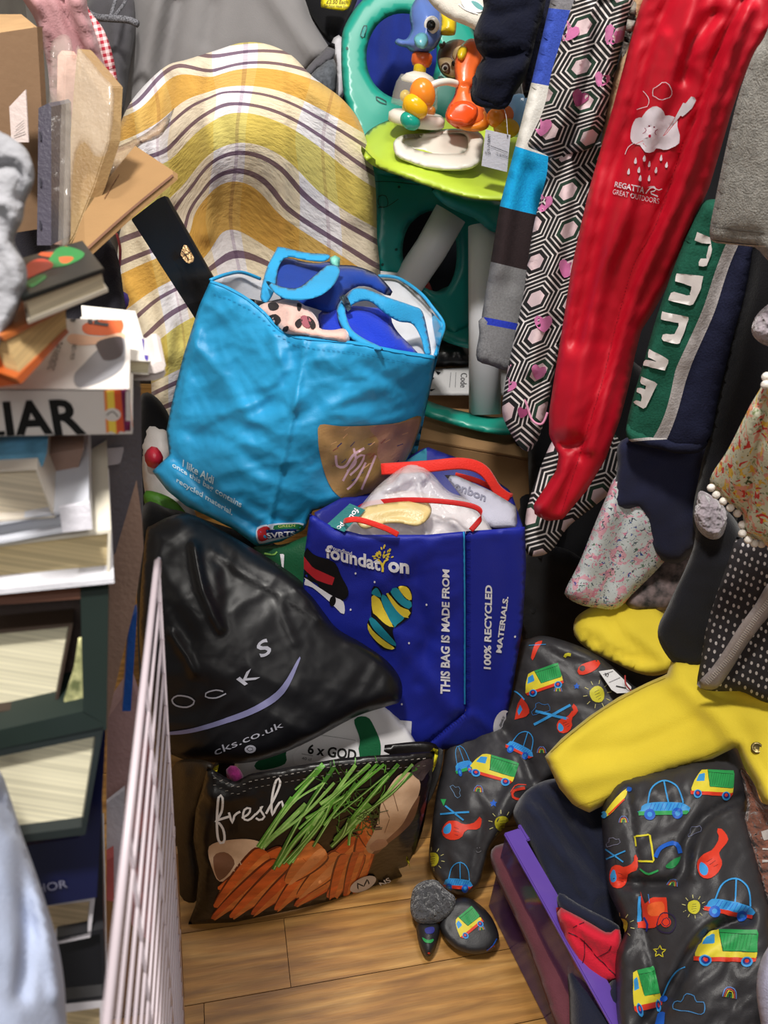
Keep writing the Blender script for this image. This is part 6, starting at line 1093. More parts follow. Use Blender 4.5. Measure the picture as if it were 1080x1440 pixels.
decal('seam', rdp, [('s', [(806, 1304), (820, 1298), (826, 1296)], 1.1, ink('3a1020')), ('s', [(800, 1312), (820, 1322), (840, 1346), (868, 1374)], 1.3, ink('3a1020')), ('s', [(822, 1322), (822, 1345), (816, 1362)], 1.1, ink('3a1020')), ('s', [(840, 1346), (855, 1338), (860, 1330)], 1.1, ink('3a1020'))])
cloth('navy_jumper', [(800, 1352), (826, 1384), (848, 1390), (872, 1370), (890, 1480), (812, 1480), (800, 1400)], [(805, 1370, 1.18), (872, 1400, 1.12), (820, 1470, 1.12)], NVY, thick=.03, folds=[([(812, 1370), (850, 1410), (880, 1440)], -.012, 8)], label='dark navy garment below the red garment, in front of the box', cat='clothing')
# second padded suit
sb = cloth('padded_suit', [(846, 1150), (852, 1120), (870, 1096), (905, 1086), (950, 1074), (990, 1060), (1020, 1046), (1036, 1052), (1048, 1080), (1055, 1112), (1050, 1135), (1060, 1180), (1074, 1240), (1085, 1300), (1085, 1480), (880, 1480), (868, 1440), (866, 1380), (866, 1340), (878, 1310), (868, 1280), (855, 1250), (850, 1200)],
    [(850, 1150, 1.22), (1020, 1050, 1.24), (1055, 1110, 1.20), (1080, 1300, 1.06), (868, 1440, 1.08), (1080, 1470, 1.0), (855, 1250, 1.17), (960, 1200, 1.13)], SUIT, thick=.045, back=.02, r=35, step=6,
    folds=[([(1050, 1120), (1000, 1145), (968, 1180), (960, 1230), (930, 1245), (880, 1240)], -.020, 9), ([(1040, 1135), (1005, 1150), (985, 1180), (975, 1230)], .010, 7), ([(1050, 1290), (1000, 1310), (965, 1350), (940, 1400), (910, 1440)], -.022, 10), ([(1010, 1290), (975, 1320), (945, 1370)], .010, 9), ([(882, 1110), (890, 1170), (898, 1230), (905, 1300), (925, 1400)], -.006, 4), ([(930, 1115), (960, 1100), (1030, 1090)], .008, 18), ([(850, 1240), (880, 1290), (875, 1350)], .006, 9)],
    wr=[(.012, 60, 60, 1.8, 'soft', 66), (.006, 26, -50, 2.4, 'crease', 67)], label='dark grey padded suit printed with vehicles, below the yellow raincoat sleeve', cat='suit')
t2 = bvh(sb)
put(sb, t2, 'printed_car', carp(), (898, 1098), .72, 0); put(sb, t2, 'printed_truck', truck(), (973, 1076), .60, 4, sy=.62); put(sb, t2, 'printed_car', carp(R_), (1000, 1228), .72, 12, sy=.78)
put(sb, t2, 'printed_truck', truck(), (978, 1300), .88, 2, sy=.78); put(sb, t2, 'printed_truck', truck(), (880, 1360), .40, -12, sy=.98); put(sb, t2, 'printed_helicopter', heli()[3:], (968, 1220), .62, -45); put(sb, t2, 'printed_helicopter', heli(), (852, 1218), .40, -10, sy=.62)
put(sb, t2, 'printed_sun', sun(), (976, 1275), .8); put(sb, t2, 'printed_sun', sun(), (874, 1302), .9); put(sb, t2, 'printed_rainbow', rainbow(), (1026, 1398), 1.1, 10); put(sb, t2, 'printed_rainbow', rainbow(), (877, 1154), .7); put(sb, t2, 'printed_rainbow', rainbow(), (946, 1243), .85, 10)
put(sb, t2, 'printed_cloud', cloudp('4a90d0'), (970, 1412), 1.1, 5); put(sb, t2, 'printed_cloud', cloudp('8a8aa4'), (862, 1184), .5, -20); put(sb, t2, 'printed_cloud', cloudp('8a90b4'), (976, 1168), .55, -30); put(sb, t2, 'printed_star', starp(False), (928, 1338), .95, 5)
decal('printed_digger', sb, [('l', [(894, 1176), (914, 1174), (920, 1212), (897, 1211)], 2.6, ink('d8cc30')), ('s', [(893, 1176), (895, 1190)], 2.2, ink('d8cc30')), ('s', [(922, 1206), (930, 1192), (950, 1186), (956, 1200)], 6, B_), ('fs', [(936, 1218), (956, 1204), (952, 1216), (944, 1222)], ink('1d7a40')), ('s', [(900, 1222), (912, 1229), (926, 1224)], 2.4, G_)], tree=t2)
decal('printed_tractor', sb, [('f', [(897, 1260), (901, 1260), (902, 1298), (896, 1298)], LB), ('f', [(901, 1254), (908, 1272), (916, 1262), (938, 1262), (940, 1292), (920, 1305), (897, 1305), (897, 1296), (905, 1296)], R_), ('fs', [(912, 1272), (932, 1268), (934, 1284), (914, 1288)], ink('e0602c')), ('c', [(925, 1295), (930, 1285), (940, 1284), (949, 1290), (950, 1301), (944, 1311), (932, 1311), (925, 1305)], 1.8, ink('2a2040')), ('e', 937, 1297, 7, 7, R_), ('c', [(931, 1297), (937, 1290), (943, 1297), (937, 1303)], 1.2, ink('2a2040')), ('s', [(906, 1290), (911, 1300), (909, 1310)], 3, ink('2a2f80')), ('l', [(912, 1258), (914, 1270)], .9, ink('3a80c8'))], tree=t2)
decal('printed_crane', sb, [('s', [(930, 1404), (940, 1380), (952, 1364), (964, 1360)], 2.0, LB), ('e', 933, 1404, 6, 5, B_)], tree=t2); decal('printed_tube', sb, [('f', [(922, 1440), (926, 1424), (936, 1423), (934, 1446), (920, 1446)], B_)], tree=t2)
decal('printed_truck', sb, [('fs', [(852, 1142), (874, 1114), (880, 1112), (880, 1120), (858, 1146)], Y_), ('l', [(856, 1146), (878, 1124)], 2.2, R_), ('e', 850, 1146, 4, 5, LB), ('e', 885, 1110, 4, 3.5, B_)], tree=t2)
# yellow raincoat
yr = cloth('yellow_raincoat', [(766, 1064), (790, 1038), (830, 1006), (870, 980), (910, 960), (938, 948), (945, 925), (975, 930), (1020, 945), (1100, 965), (1100, 1130), (1074, 1132), (1062, 1105), (1046, 1078), (1036, 1050), (1000, 1068), (940, 1086), (890, 1108), (850, 1132), (828, 1143), (806, 1132), (786, 1108)],
    [(768, 1064, 1.27), (830, 1140, 1.24), (930, 955, 1.30), (1095, 980, 1.14), (1030, 1050, 1.18), (1080, 1125, 1.10)], YL, thick=.04, back=.02, r=28, step=7, curve=False,
    folds=[([(790, 1040), (880, 1000), (960, 960)], .005, 12), ([(820, 1060), (900, 1045), (980, 1010)], -.006, 12), ([(940, 950), (1000, 1000), (1035, 1048)], .012, 16), ([(800, 1100), (880, 1080), (990, 1040)], .006, 14), ([(1036, 1050), (1060, 1080), (1080, 1120)], .008, 8), ([(985, 940), (1020, 980), (1090, 1000)], -.010, 12)], wr=[(.006, 60, -20, 2.2, 'soft', 68)], label='yellow raincoat with its sleeve stretched across the two padded suits', cat='raincoat')
ty = bvh(yr); pp = pt_on(ty, 1065, 1052, .001); lathe('snap_button', pp, CAM-pp, [(0, .0085), (.002, .0085), (.0026, .006), (.0012, .0045), (.0012, .001)], M('8a7a50', rough=.3, metal=.9), parent=yr)
decal('stitching', yr, [('s', [(812, 1134), (850, 1120), (900, 1098), (960, 1076), (1010, 1056)], .7, M('b09a20')), ('s', [(775, 1058), (810, 1028), (850, 998), (900, 970), (936, 954)], .7, M('b8a424'))], tree=ty)
BRF = M('7a4c3c', rough=1, bs=110, bst=1.3, var=.3, vs=90, sheen=.4, big=1.0, bigs=70)
br = cloth('brown_fleece', [(1040, 1080), (1060, 1100), (1072, 1130), (1100, 1135), (1100, 1290), (1078, 1280), (1068, 1240), (1055, 1200), (1045, 1160), (1050, 1130)], [(1060, 1100, 1.18), (1090, 1280, 1.08)], BRF, thick=.03, step=5, wr=[(.008, 9, 0, 1, 'soft', 69)], label='curly brown fleece at the right edge below the yellow raincoat', cat='fleece')
decal('white_print', br, [('f', [(1070, 1170), (1082, 1166), (1082, 1180), (1074, 1182)], ink('b0a8a4')), ('l', [(1072, 1194), (1082, 1194)], 3, ink('b0a8a4')), ('l', [(1072, 1211), (1082, 1211)], 3, ink('b0a8a4'))])
cloth('lilac_cloth', [(1100, 1320), (1078, 1335), (1066, 1365), (1064, 1400), (1070, 1440), (1074, 1480), (1100, 1480)], [(1080, 1400, .92)], fabric('b3b2cc'), thick=.03, label='pale lilac cloth at the bottom right corner', cat='cloth')
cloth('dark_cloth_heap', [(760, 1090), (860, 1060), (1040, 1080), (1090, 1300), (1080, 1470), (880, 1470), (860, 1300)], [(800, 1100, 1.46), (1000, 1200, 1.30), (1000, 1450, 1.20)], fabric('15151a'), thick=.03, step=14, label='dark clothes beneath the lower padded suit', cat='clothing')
# ================================================================== left: books, rack
def pages(col='e2d3b4', d=(1, 1, 1)):
    m_, t, b = nt_new('page_edges'); b.inputs['Roughness'].default_value = .9; tc = t.nodes.new('ShaderNodeTexCoord'); mp = t.nodes.new('ShaderNodeMapping'); mp.inputs['Scale'].default_value = (3, 3, 500); t.links.new(tc.outputs['Object'], mp.inputs[0])
    n = t.nodes.new('ShaderNodeTexNoise'); n.inputs['Scale'].default_value = 1; n.inputs['Detail'].default_value = 4; t.links.new(mp.outputs[0], n.inputs[0]); r = t.nodes.new('ShaderNodeValToRGB'); c = L3(col); r.color_ramp.elements[0].position = .35; r.color_ramp.elements[1].position = .65
    r.color_ramp.elements[0].color = tuple(v*.72 for v in c)+(1,); r.color_ramp.elements[1].color = tuple(min(1, v*1.08) for v in c)+(1,); t.links.new(n.outputs[0], r.inputs[0]); t.links.new(r.outputs[0], b.inputs['Base Color']); return m_
PG = pages('ded0b2'); PG2 = pages('cfae78'); PG3 = pages('ebe4c6')
def unit(v): return v/np.linalg.norm(v)
def book(A, B, D, th, cover, pg, label, spine='front', group=None, up=None):
    """A near right top corner, B near left top, D far right top (world points); th thickness; spine on 'front', 'right' or 'left'"""
    e1 = B-A; e2 = D-A; n = np.cross(e1, e2); n = unit(n); n = n if n[2] < 0 else -n
    b = E('book', A+e1/2+e2/2+n*th, label, 'book', group); ct = .0012 if spine != 'hard' else .003; i1 = unit(e1)*.003; i2 = unit(e2)*.003
    cv = cover if isinstance(cover, list) else [cover]*3
    tp_ = box3('front_cover', A, e1, e2, n*ct, cv[0], parent=b, bev=.0004); box3('back_cover', A+n*(th-ct), e1, e2, n*ct, cv[1], parent=b, bev=.0004)
    if spine == 'front': box3('spine', A, e1, unit(e2)*ct, n*th, cv[2], parent=b, bev=.0004); box3('pages', A+i1*.6+unit(e2)*ct+n*ct, e1-i1*1.2, e2-i2, n*(th-2*ct), pg, parent=b, bev=0)
    elif spine == 'right': box3('spine', A, unit(e1)*ct, e2, n*th, cv[2], parent=b, bev=.0004); box3('pages', A+unit(e1)*ct+i2+n*ct, e1-i1, e2-i2*2, n*(th-2*ct), pg, parent=b, bev=0)
    elif spine == 'left': box3('spine', A+e1-unit(e1)*ct, unit(e1)*ct, e2, n*th, cv[2], parent=b, bev=.0004); box3('pages', A+i1+i2+n*ct, e1-i1-unit(e1)*ct, e2-i2*2, n*(th-2*ct), pg, parent=b, bev=0)
    else: box3('spine', A+e2-unit(e2)*ct, e1, unit(e2)*ct, n*th, cv[2], parent=b, bev=.0004); box3('pages', A+i1+i2*.8+n*ct, e1-i1*2, e2-i2, n*(th-2*ct), pg, parent=b, bev=0)
    return b
def cov(c, **k): return M(c, **{**dict(rough=.32, bs=80, bst=.03, var=.04), **k})
# the large white paperback whose spine faces the camera
A = P(182, 548, .50); zA = A[2]; B = P(0, 548, 'Z', zA); e = unit(B-A)*.20; nx_ = np.cross(e, [0, 0, 1]); nx_ = unit(nx_) if nx_[1] > 0 else -unit(nx_)
lb = book(A, A+e, A+nx_*.128, .0345, cov('dcd6d2'), PG, 'thick white paperback with large black LIAR lettering on its spine', spine='front')
tL = bvh([c for c in lb.children]); sp_ = [c for c in lb.children if c.name.startswith('spine')][0]; fc_ = [c for c in lb.children if c.name.startswith('front_cover')][0]
OR1, RD1, PU1, YE1 = cov('e8863a'), cov('c03a3c'), cov('6a1c4a'), cov('efd04a'); GR1 = cov('8c8c92')
decal('lettering', sp_, [('t', 'LIAR', [(-32, 566), (112, 560), (122, 610), (-26, 618)], ink('101010'), .03)], tree=tL, off=.0004)
decal('printed_art', sp_, [('f', [(146, 549), (182, 547), (188, 616), (150, 619)], OR1), ('f', [(150, 549), (160, 549), (164, 618), (154, 619)], YE1), ('f', [(160, 549), (170, 548), (176, 617), (166, 618)], cov('d6562c')), ('f', [(170, 548), (182, 547), (187, 616), (176, 617)], PU1), ('e', 158, 583, 12, 9, cov('d9d2ce')), ('s', [(150, 584), (158, 578), (166, 586)], 1.4, ink('222222'))], tree=tL, off=.0004)
decal('printed_art', fc_, [('fs', [(120, 455), (168, 448), (170, 468), (140, 472), (118, 468)], cov('e0683a')), ('fs', [(100, 470), (140, 474), (170, 468), (173, 478), (120, 486), (96, 482)], cov('e6b89a')), ('fs', [(118, 512), (140, 490), (172, 474), (176, 500), (170, 520), (140, 538), (110, 545), (104, 528)], GR1), ('fs', [(136, 482), (160, 474), (172, 476), (172, 500), (150, 508), (140, 498)], cov('4a4246')),
    ('t', 'AL', [(108, 424), (155, 438), (152, 460), (98, 452)], ink('5a5a5e'), .02), ('t', 'THE FANTASTIC', [(88, 482), (76, 522), (66, 520), (78, 480)], ink('5a5450'), 0), ('t', 'NO.1 PICK', [(108, 486), (104, 508), (98, 507), (102, 484)], ink('5a5450'), 0)], tree=tL, off=.0004)
# white book with purple cover beside it
w2 = book(P(212, 508, .600), P(120, 502, .57), P(191, 437, .72), .012, cov('e8e4de'), PG3, 'white paperback with a purple edge sticking out right of LIAR spine', spine='right')
decal('purple_edge', [c for c in w2.children if c.name.startswith('front_cover')][0], [('f', [(195, 447), (201, 449), (212, 507), (204, 508)], cov('4a3a9c'))], off=.0004)
for k_, (yy, lb_) in enumerate([(516, 'upper pale leaflet with a curled end below the purple edged paperback'), (526, 'lower pale leaflet with a curled end, beneath the other leaflet')]):
    prism('booklet', [(176, yy), (212, yy-1), (220, yy-7), (227, yy-8), (233, yy-2), (230, yy+5), (218, yy+9), (176, yy+9)], [(180, 525, .61+.004*k_)], ext(.06), M('cfc6c4', rough=.6), label=lb_, cat='booklet')
# dark book with the bright cover on top and the tan page block
A3 = P(146, 377, .50); B3 = P(30, 418, .43); D3 = P(116, 338, .60)
b3 = book(A3, B3, D3, .016, [cov('1f2422'), cov('e0d8c8'), cov('262a28')], pages('ddd0b4'), 'paperback with bright red and green cover, topmost of the tall left stack', spine='hard')
cvr = [c for c in b3.children if c.name.startswith('front_cover')][0]
decal('printed_art', cvr, [('fs', [(50, 350), (80, 345), (104, 350), (98, 360), (70, 362), (52, 358)], cov('c4552c')), ('fs', [(80, 350), (100, 348), (120, 358), (98, 372), (66, 376)], cov('2a8a44')), ('fs', [(38, 372), (60, 364), (76, 374), (52, 386), (36, 392)], cov('c0402c')), ('fs', [(36, 398), (58, 386), (66, 390), (44, 404)], cov('2c7a40')), ('fs', [(84, 362), (104, 362), (96, 370), (86, 370)], cov('d86a38'))], off=.0004)
b4 = E('book', P(60, 480, .46), 'orange spined paperback with tan page edges lying on the LIAR cover', 'book')
s4 = [(5, 475, .425), (93, 432, .50), (95, 465, .497), (28, 535, .425)]; x4 = (-.06, .02, .0)
prism('pages', [(7, 474), (92, 434), (94, 463), (30, 531)], s4, x4, PG2, parent=b4); prism('front_cover', [(2, 473), (92, 429), (96, 434), (6, 479)], [(a[0], a[1], a[2]-.002) for a in s4], x4, cov('b0622c'), parent=b4)
prism('back_cover', [(22, 532), (94, 463), (97, 467), (30, 540)], [(a[0], a[1], a[2]-.002) for a in s4], x4, cov('a8501f'), parent=b4); prism('spine', [(-30, 500), (4, 494), (24, 512), (30, 540), (-30, 548)], [(0, 520, .43)], (-.02, .03, 0), cov('c45a22'), parent=b4)
# stack under it
def hardback(name, quad, sp, cover, pg, label, t=6, ex=.15, sides='tbr', kind='book'):
    q_ = [np.array(k, float) for k in quad]; tl, tr, brr, bl = q_; b = E(name, P(*((tl+brr)/2), sp[0][2])+np.array([0, ex/2, 0]), label, kind)
    def lerp(a, c, s): return a+(c-a)*s
    H = np.linalg.norm(tl-bl); s = t/H; Wd_ = max(np.linalg.norm(tr-tl), 1); sw = t/Wd_
    ti_l, ti_r = lerp(tl, bl, s), lerp(tr, brr, s); bi_l, bi_r = lerp(bl, tl, s), lerp(brr, tr, s)
    prism('front_cover', [tl, tr, ti_r, ti_l], sp, ext(ex), cover, parent=b); prism('back_cover', [bi_l, bi_r, brr, bl], sp, ext(ex), cover, parent=b)
    if 'r' in sides: prism('spine', [lerp(ti_r, ti_l, sw), ti_r, bi_r, lerp(bi_r, bi_l, sw)], sp, ext(ex), cover, parent=b); pr = sw*1.02
    else: pr = .03
    sp2 = [(a[0], a[1], a[2]+.006) for a in sp]
    prism('pages', [ti_l, lerp(ti_r, ti_l, pr), lerp(bi_r, bi_l, pr), bi_l], sp2, ext(ex-.012), pg, parent=b); return b
hardback('book', [(-60, 644), (66, 637), (60, 656), (-60, 660)], [(60, 650, .50)], cov('5b93b4', var=.4, vs=60), PG3, 'thin pale blue book under the LIAR paperback', t=8)
hardback('book', [(-60, 664), (52, 658), (78, 728), (-60, 738)], [(60, 700, .49)], cov('d8cfc2'), pages('dccfb8'), 'thick cream paperback with blank edge, below the pale blue book', t=3)
prism('brown_board', [(52, 655), (70, 638), (118, 630), (92, 720), (80, 722)], [(80, 680, .53)], ext(.1), M('8a6e62', rough=.6), label='brown board leaning behind the cream paperback', cat='board')
hardback('book', [(-60, 745), (125, 712), (130, 742), (-60, 775)], [(60, 735, .49)], cov('c9ccd6'), cov('bfc2cc'), 'white glossy book tilted across the stack under the cream paperback', t=4)
prism('paper_label', [(83, 714), (126, 707), (130, 744), (88, 749)], [(100, 730, .482)], ext(.002), M('e6e4ee', rough=.5, var=.02), label='white square label stuck on the tilted white book', cat='label')
hardback('book', [(-60, 772), (156, 745), (154, 820), (-60, 838)], [(60, 790, .50)], cov('e3dccb'), pages('dfcb9e'), 'thick old book with yellowed page edges in the middle of stack', t=4)
prism('white_board', [(-60, 834), (160, 813), (161, 820), (-60, 842)], [(60, 825, .495)], ext(.15), M('d6d6de', rough=.5), label='thin white board between the yellowed book and green slipcase', cat='board')
GRC = cov('1f2b27', rough=.35); MAR = cov('6e4a3c')
sl = E('slipcase', P(60, 950, .50)+np.array([0, .08, 0]), 'dark green open slipcase holding one cream book on its side', 'slipcase')
spx = [(60, 900, .50)]
prism('side_panel', [(113, 832), (153, 828), (150, 1020), (117, 1002)], spx, ext(.15), GRC, parent=sl); prism('bottom_panel', [(-60, 1040), (117, 1000), (150, 1020), (150, 1026), (-60, 1066)], spx, ext(.15), GRC, parent=sl); prism('top_panel', [(-60, 846), (113, 833), (113, 842), (-60, 855)], spx, ext(.15), MAR, parent=sl)
prism('lining', [(-60, 855), (113, 842), (116, 1000), (-60, 1038)], [(60, 900, .53)], ext(.12), M('3a2c28', rough=.6), parent=sl)
cbk = hardback('book', [(-60, 892), (103, 876), (80, 994), (-60, 1014)], [(60, 940, .512)], cov('3c3028'), PG3, 'cream paged book inside the dark green slipcase', t=5, ex=.015)
prism('picture_card', [(90, 985), (104, 940), (110, 900), (117, 898), (118, 998), (96, 1004)], [(100, 950, .509)], ext(.002), M('8c9660', rough=.5, var=.5, vs=80, col2='c9c690'), label='narrow green and cream patterned card beside cream book in slipcase', cat='card')
hardback('book', [(-60, 1066), (146, 1022), (120, 1174), (-30, 1192)], [(60, 1080, .50)], cov('232a2a'), PG3, 'dark green hardback with cream pages, directly below the slipcase', t=10)
nb_ = prism('navy_book', [(118, 1060), (150, 1010), (136, 1262), (64, 1274), (30, 1190), (112, 1178)], [(60, 1080, .52)], ext(.12), cov('14183e'), label='navy book with pale THOR lettering below the green hardback', cat='book')
decal('lettering', nb_, [('t', 'THOR', [(38, 1246), (94, 1236), (96, 1247), (40, 1258)], ink('7c7c90'), .0)])
hardback('book', [(60, 1268), (134, 1260), (127, 1318), (80, 1328)], [(60, 1290, .53)], cov('c9c5cc'), pages('cbb592'), 'small cream book with white covers near the bottom of the stack', t=7)
hardback('book', [(80, 1318), (146, 1306), (150, 1406), (90, 1412)], [(60, 1350, .53)], cov('1c1c20'), cov('19191d'), 'black hardback under the small cream book', t=6)
hardback('book', [(90, 1412), (152, 1402), (150, 1480), (100, 1480)], [(60, 1430, .53)], cov('d0ccd2'), pages('c9b48c'), 'white covered book at the very bottom of the left stack', t=12)
prism('grey_binder', [(96, 640), (150, 560), (176, 540), (198, 545), (200, 700), (196, 735), (160, 780), (150, 800), (130, 700)], [(150, 650, .60), (200, 700, .64), (100, 700, .58)], ext(.1), M('5c5a64', rough=.45), label='dark grey binder with white label standing behind the book stack', cat='binder')
decal('white_label', bpy.data.objects['grey_binder'], [('f', [(130, 632), (174, 628), (168, 652), (124, 658)], ink('a9a6b0'))])
prism('wooden_board', [(176, 640), (186, 630), (200, 735), (202, 770), (190, 850), (168, 940), (152, 1010), (150, 1060), (150, 960), (155, 780), (160, 720)], [(180, 800, .63)], ext(.02), M('a58676', rough=.6, var=.1), label='pinkish brown board standing edge on beside book stack', cat='board')
prism('pink_board', [(152, 1010), (186, 960), (196, 990), (190, 1120), (180, 1240), (160, 1270), (150, 1140)], [(170, 1100, .68)], ext(.02), M('a8888a', rough=.6), label='pale pink board behind the wire rack, below the brown board', cat='board')
prism('white_folder', [(150, 1130), (176, 1110), (170, 1230), (158, 1262), (150, 1200)], [(160, 1200, .655)], ext(.004), M('c9c6d2', rough=.5), label='white folder leaning behind the wire rack', cat='folder')
prism('blue_folder', [(182, 870), (193, 860), (184, 1000), (172, 1000)], [(182, 930, .645)], ext(.01), M('1d55a8', rough=.4), label='thin blue folder behind top of the wire rack', cat='folder')
prism('red_folder', [(150, 1210), (160, 1204), (160, 1268), (150, 1266)], [(155, 1240, .645)], ext(.01), M('b85a5a', rough=.5), label='small red folder behind the bright near wire of the rack', cat='folder')
prism('brown_carton', [(150, 1240), (250, 1200), (262, 1470), (150, 1470)], [(160, 1260, .95), (240, 1440, 1.30)], ext(.01), M('8a6a48', rough=.8), label='brown carton side seen through the wire rack near the floor', cat='box')
prism('magazine', [(180, 1000), (200, 980), (225, 1120), (215, 1330), (185, 1300)], [(200, 1100, .86)], ext(.01), M('a89aa4', rough=.5, var=.5, vs=30, col2='b46a6a'), label='glossy magazine standing inside the wire rack', cat='magazine')
# wire rack
WR = plastic('c9bcc4', rough=.35)
FB = P(262, 1500, 'Z', .02); 
# vertical line above FB passing the pixel (215,790): choose height by ray closest approach
r_ = ray(215, 790); k_ = (FB[:2]-CAM[:2]).dot(r_[:2])/(r_[:2].dot(r_[:2])); zt_ = CAM[2]+r_[2]*k_
TF = np.array([FB[0], FB[1], zt_]); TN = P(150, 1440, 'Z', zt_); dirn = unit(TN-TF); LEN = np.linalg.norm(TN-TF)*1.10
rk = E('wire_rack', FB+dirn*LEN/2*np.array([1, 1, 0]), 'white coated wire rack standing on edge beside the book stack', 'rack')
dz = None
y2 = 846; r2 = ray(218.5, y2); k2 = (FB[:2]-CAM[:2]).dot(r2[:2])/(r2[:2].dot(r2[:2])); dz = zt_-(CAM[2]+r2[2]*k2)
h = zt_; i = 0
while h > .03:
    tube('wire', [TF*np.array([1, 1, 0])+[0, 0, h], TF*np.array([1, 1, 0])+dirn*LEN+np.array([0, 0, h])], .0013 if i else .0026, WR, parent=rk, seg=8, curve=False); h -= dz; i += 1
TNn = P(185, 1110, 'Z', zt_); TN2 = P(180, 1214, 'Z', zt_); ds = np.linalg.norm(TNn-TN2); ds = .115; s_ = 0.0
while s_ < LEN:
    b0 = TF+dirn*s_; tube('upright', [b0, np.array([b0[0], b0[1], .0])], .0013, WR, parent=rk, seg=8, curve=False); s_ += ds
tube('upright', [TF, np.array([TF[0], TF[1], 0])], .0020, WR, parent=rk, seg=8, curve=False)
side_n = unit(np.cross(dirn, [0, 0, 1])); side_n = side_n if side_n[0] > 0 else -side_n
for hh in (zt_-.012, zt_*.62, zt_*.40):
    a = np.linspace(0, 2*np.pi, 17); c0_ = np.array([TF[0], TF[1], hh])-dirn*.007; tube('loop', [c0_+.007*(math.cos(t_)*(-dirn)+math.sin(t_)*np.array([0, 0, 1])) for t_ in a], .0018, WR, parent=rk, seg=6, curve=False, cap=False)
# grey fleece and pale blue cloth near the lens
cloth('grey_fleece', [(-30, 185), (0, 186), (20, 196), (38, 212), (48, 240), (46, 262), (36, 284), (32, 310), (28, 318), (20, 340), (36, 372), (38, 396), (30, 425), (18, 450), (8, 470), (0, 500), (-30, 520)], [(0, 250, .46), (30, 400, .45), (0, 500, .44)], fabric('a5a5ab', bs=250, bst=.8), thick=.02, r=16, folds=[([(-10, 235), (18, 232), (32, 250), (26, 280)], -.008, 6), ([(-10, 290), (12, 290), (20, 310)], .006, 6), ([(0, 340), (18, 370), (24, 400)], .006, 9)], label='pale grey fleece garment hanging at left edge above the books', cat='fleece')
cloth('blue_cloth', [(-30, 1060), (0, 1085), (14, 1120), (30, 1170), (50, 1225), (68, 1280), (82, 1330), (90, 1380), (94, 1440), (96, 1490), (-30, 1490)], [(0, 1100, .46), (90, 1400, .44), (0, 1440, .40)], fabric('a9b3cc', bs=500, bst=.25), thick=.03, r=40, folds=[([(0, 1120), (30, 1200), (40, 1300), (30, 1400)], -.01, 12), ([(20, 1180), (60, 1290), (80, 1400)], .006, 10)], wr=[(.004, 40, 60, 2, 'soft', 70)], label='pale blue cloth filling the bottom left corner', cat='cloth')
# top left
q0 = P(52, 45, .86); 
tb_ = E('cardboard_box', P(10, 150, .95), 'plain brown cardboard box with a paper label at the top left corner', 'box')
KL = M('84664a', rough=.8, bs=150, bst=.15, var=.05)
prism('front_face', [(-60, 55), (52, 38), (68, 320), (-60, 340)], [(52, 38, .80), (-60, 60, .76), (60, 320, .84), (-60, 340, .80)], (.0, .012, 0), KL, parent=tb_)
prism('top_face', [(-60, 56), (-60, 20), (30, 20), (52, 38)], [(-60, 56, .76), (52, 38, .80), (30, 20, .98), (-60, 20, .95)], (0, 0, -.006), M('b08c62', rough=.8), parent=tb_)
prism('side_face', [(52, 38), (56, 40), (74, 318), (68, 320)], [(52, 38, .801), (56, 40, .98), (68, 320, .841), (74, 318, 1.0)], (-.004, 0, 0), KL, parent=tb_)
prism('paper_label', [(13, 150), (36, 126), (40, 200), (16, 200)], [(25, 160, .785)], (0, .002, 0), M('c2b2ae', rough=.6, var=.02), parent=tb_)
decal('lettering', [c for c in tb_.children if c.name.startswith('paper_label')][0], [('l', [(22, 180), (34, 170)], .8, ink('77706e')), ('l', [(22, 186), (35, 177)], .8, ink('77706e')), ('l', [(20, 192), (36, 186)], 1.2, ink('77706e'))])
prism('grey_file', [(54, 152), (68, 145), (72, 150), (72, 345), (52, 345)], [(60, 200, .80)], (0, .05, 0), M('484452', rough=.35, coat=.5), label='grey plastic file with slots standing left of the film-wrapped boards', cat='file')
gf = bpy.data.objects['grey_file']
for y in (185, 250, 310): decal('slot', gf, [('f', [(56, y), (59, y+2), (59, y+14), (56, y+12)], ink('2a2834'))])
MB_ = M('9a6f52', rough=.6, var=.08); MBE = M('c99c8c', rough=.6)
for nme, poly, dd, lb_, mt_ in [('mount_board', [(80, 78), (86, 70), (92, 78), (84, 345), (74, 345)], .86, 'thin pinkish board edge, leftmost of the film-wrapped boards', MBE), ('mount_board', [(86, 92), (100, 84), (103, 120), (90, 350), (82, 348)], .88, 'brown board in film between the other film-wrapped boards', M('8a5f55', rough=.6)),
                              ('mount_board', [(108, 68), (112, 70), (156, 122), (152, 200), (132, 262), (105, 330), (92, 352), (86, 350), (98, 190), (104, 110)], .84, 'large tan board wrapped in shiny film, rightmost of the standing boards', M('9c7a50', rough=.45, var=.15, vs=8, col2='b09468'))]:
    prism(nme, poly, [(100, 200, dd)], (.01, .012, 0), mt_, label=lb_, cat='board', bev=.001)
FLM = M('e8ded2', rough=.12, alpha=.16, bst=0, var=.03, spec=.9, big=.35, bigs=30)
cloth('clear_film', [(70, 74), (78, 54), (90, 48), (100, 56), (104, 84), (108, 62), (114, 70), (128, 86), (146, 108), (160, 126), (158, 180), (150, 215), (134, 220), (118, 200), (104, 230), (98, 340), (80, 350), (70, 340), (68, 200)], [(80, 60, .83), (155, 130, .81), (85, 340, .82)], FLM, thick=.008, back=.004, step=5, wr=[(.004, 24, 80, 3, 'soft', 71)], label='clear shiny film sleeve around the standing tan boards', cat='plastic sleeve')
cloth('red_cloth', [(132, 240), (148, 228), (156, 236), (150, 248), (138, 262), (132, 258)], [(145, 245, .95)], fabric('c83a44'), thick=.01, label='scrap of red cloth between tan board and open cardboard flap', cat='cloth')
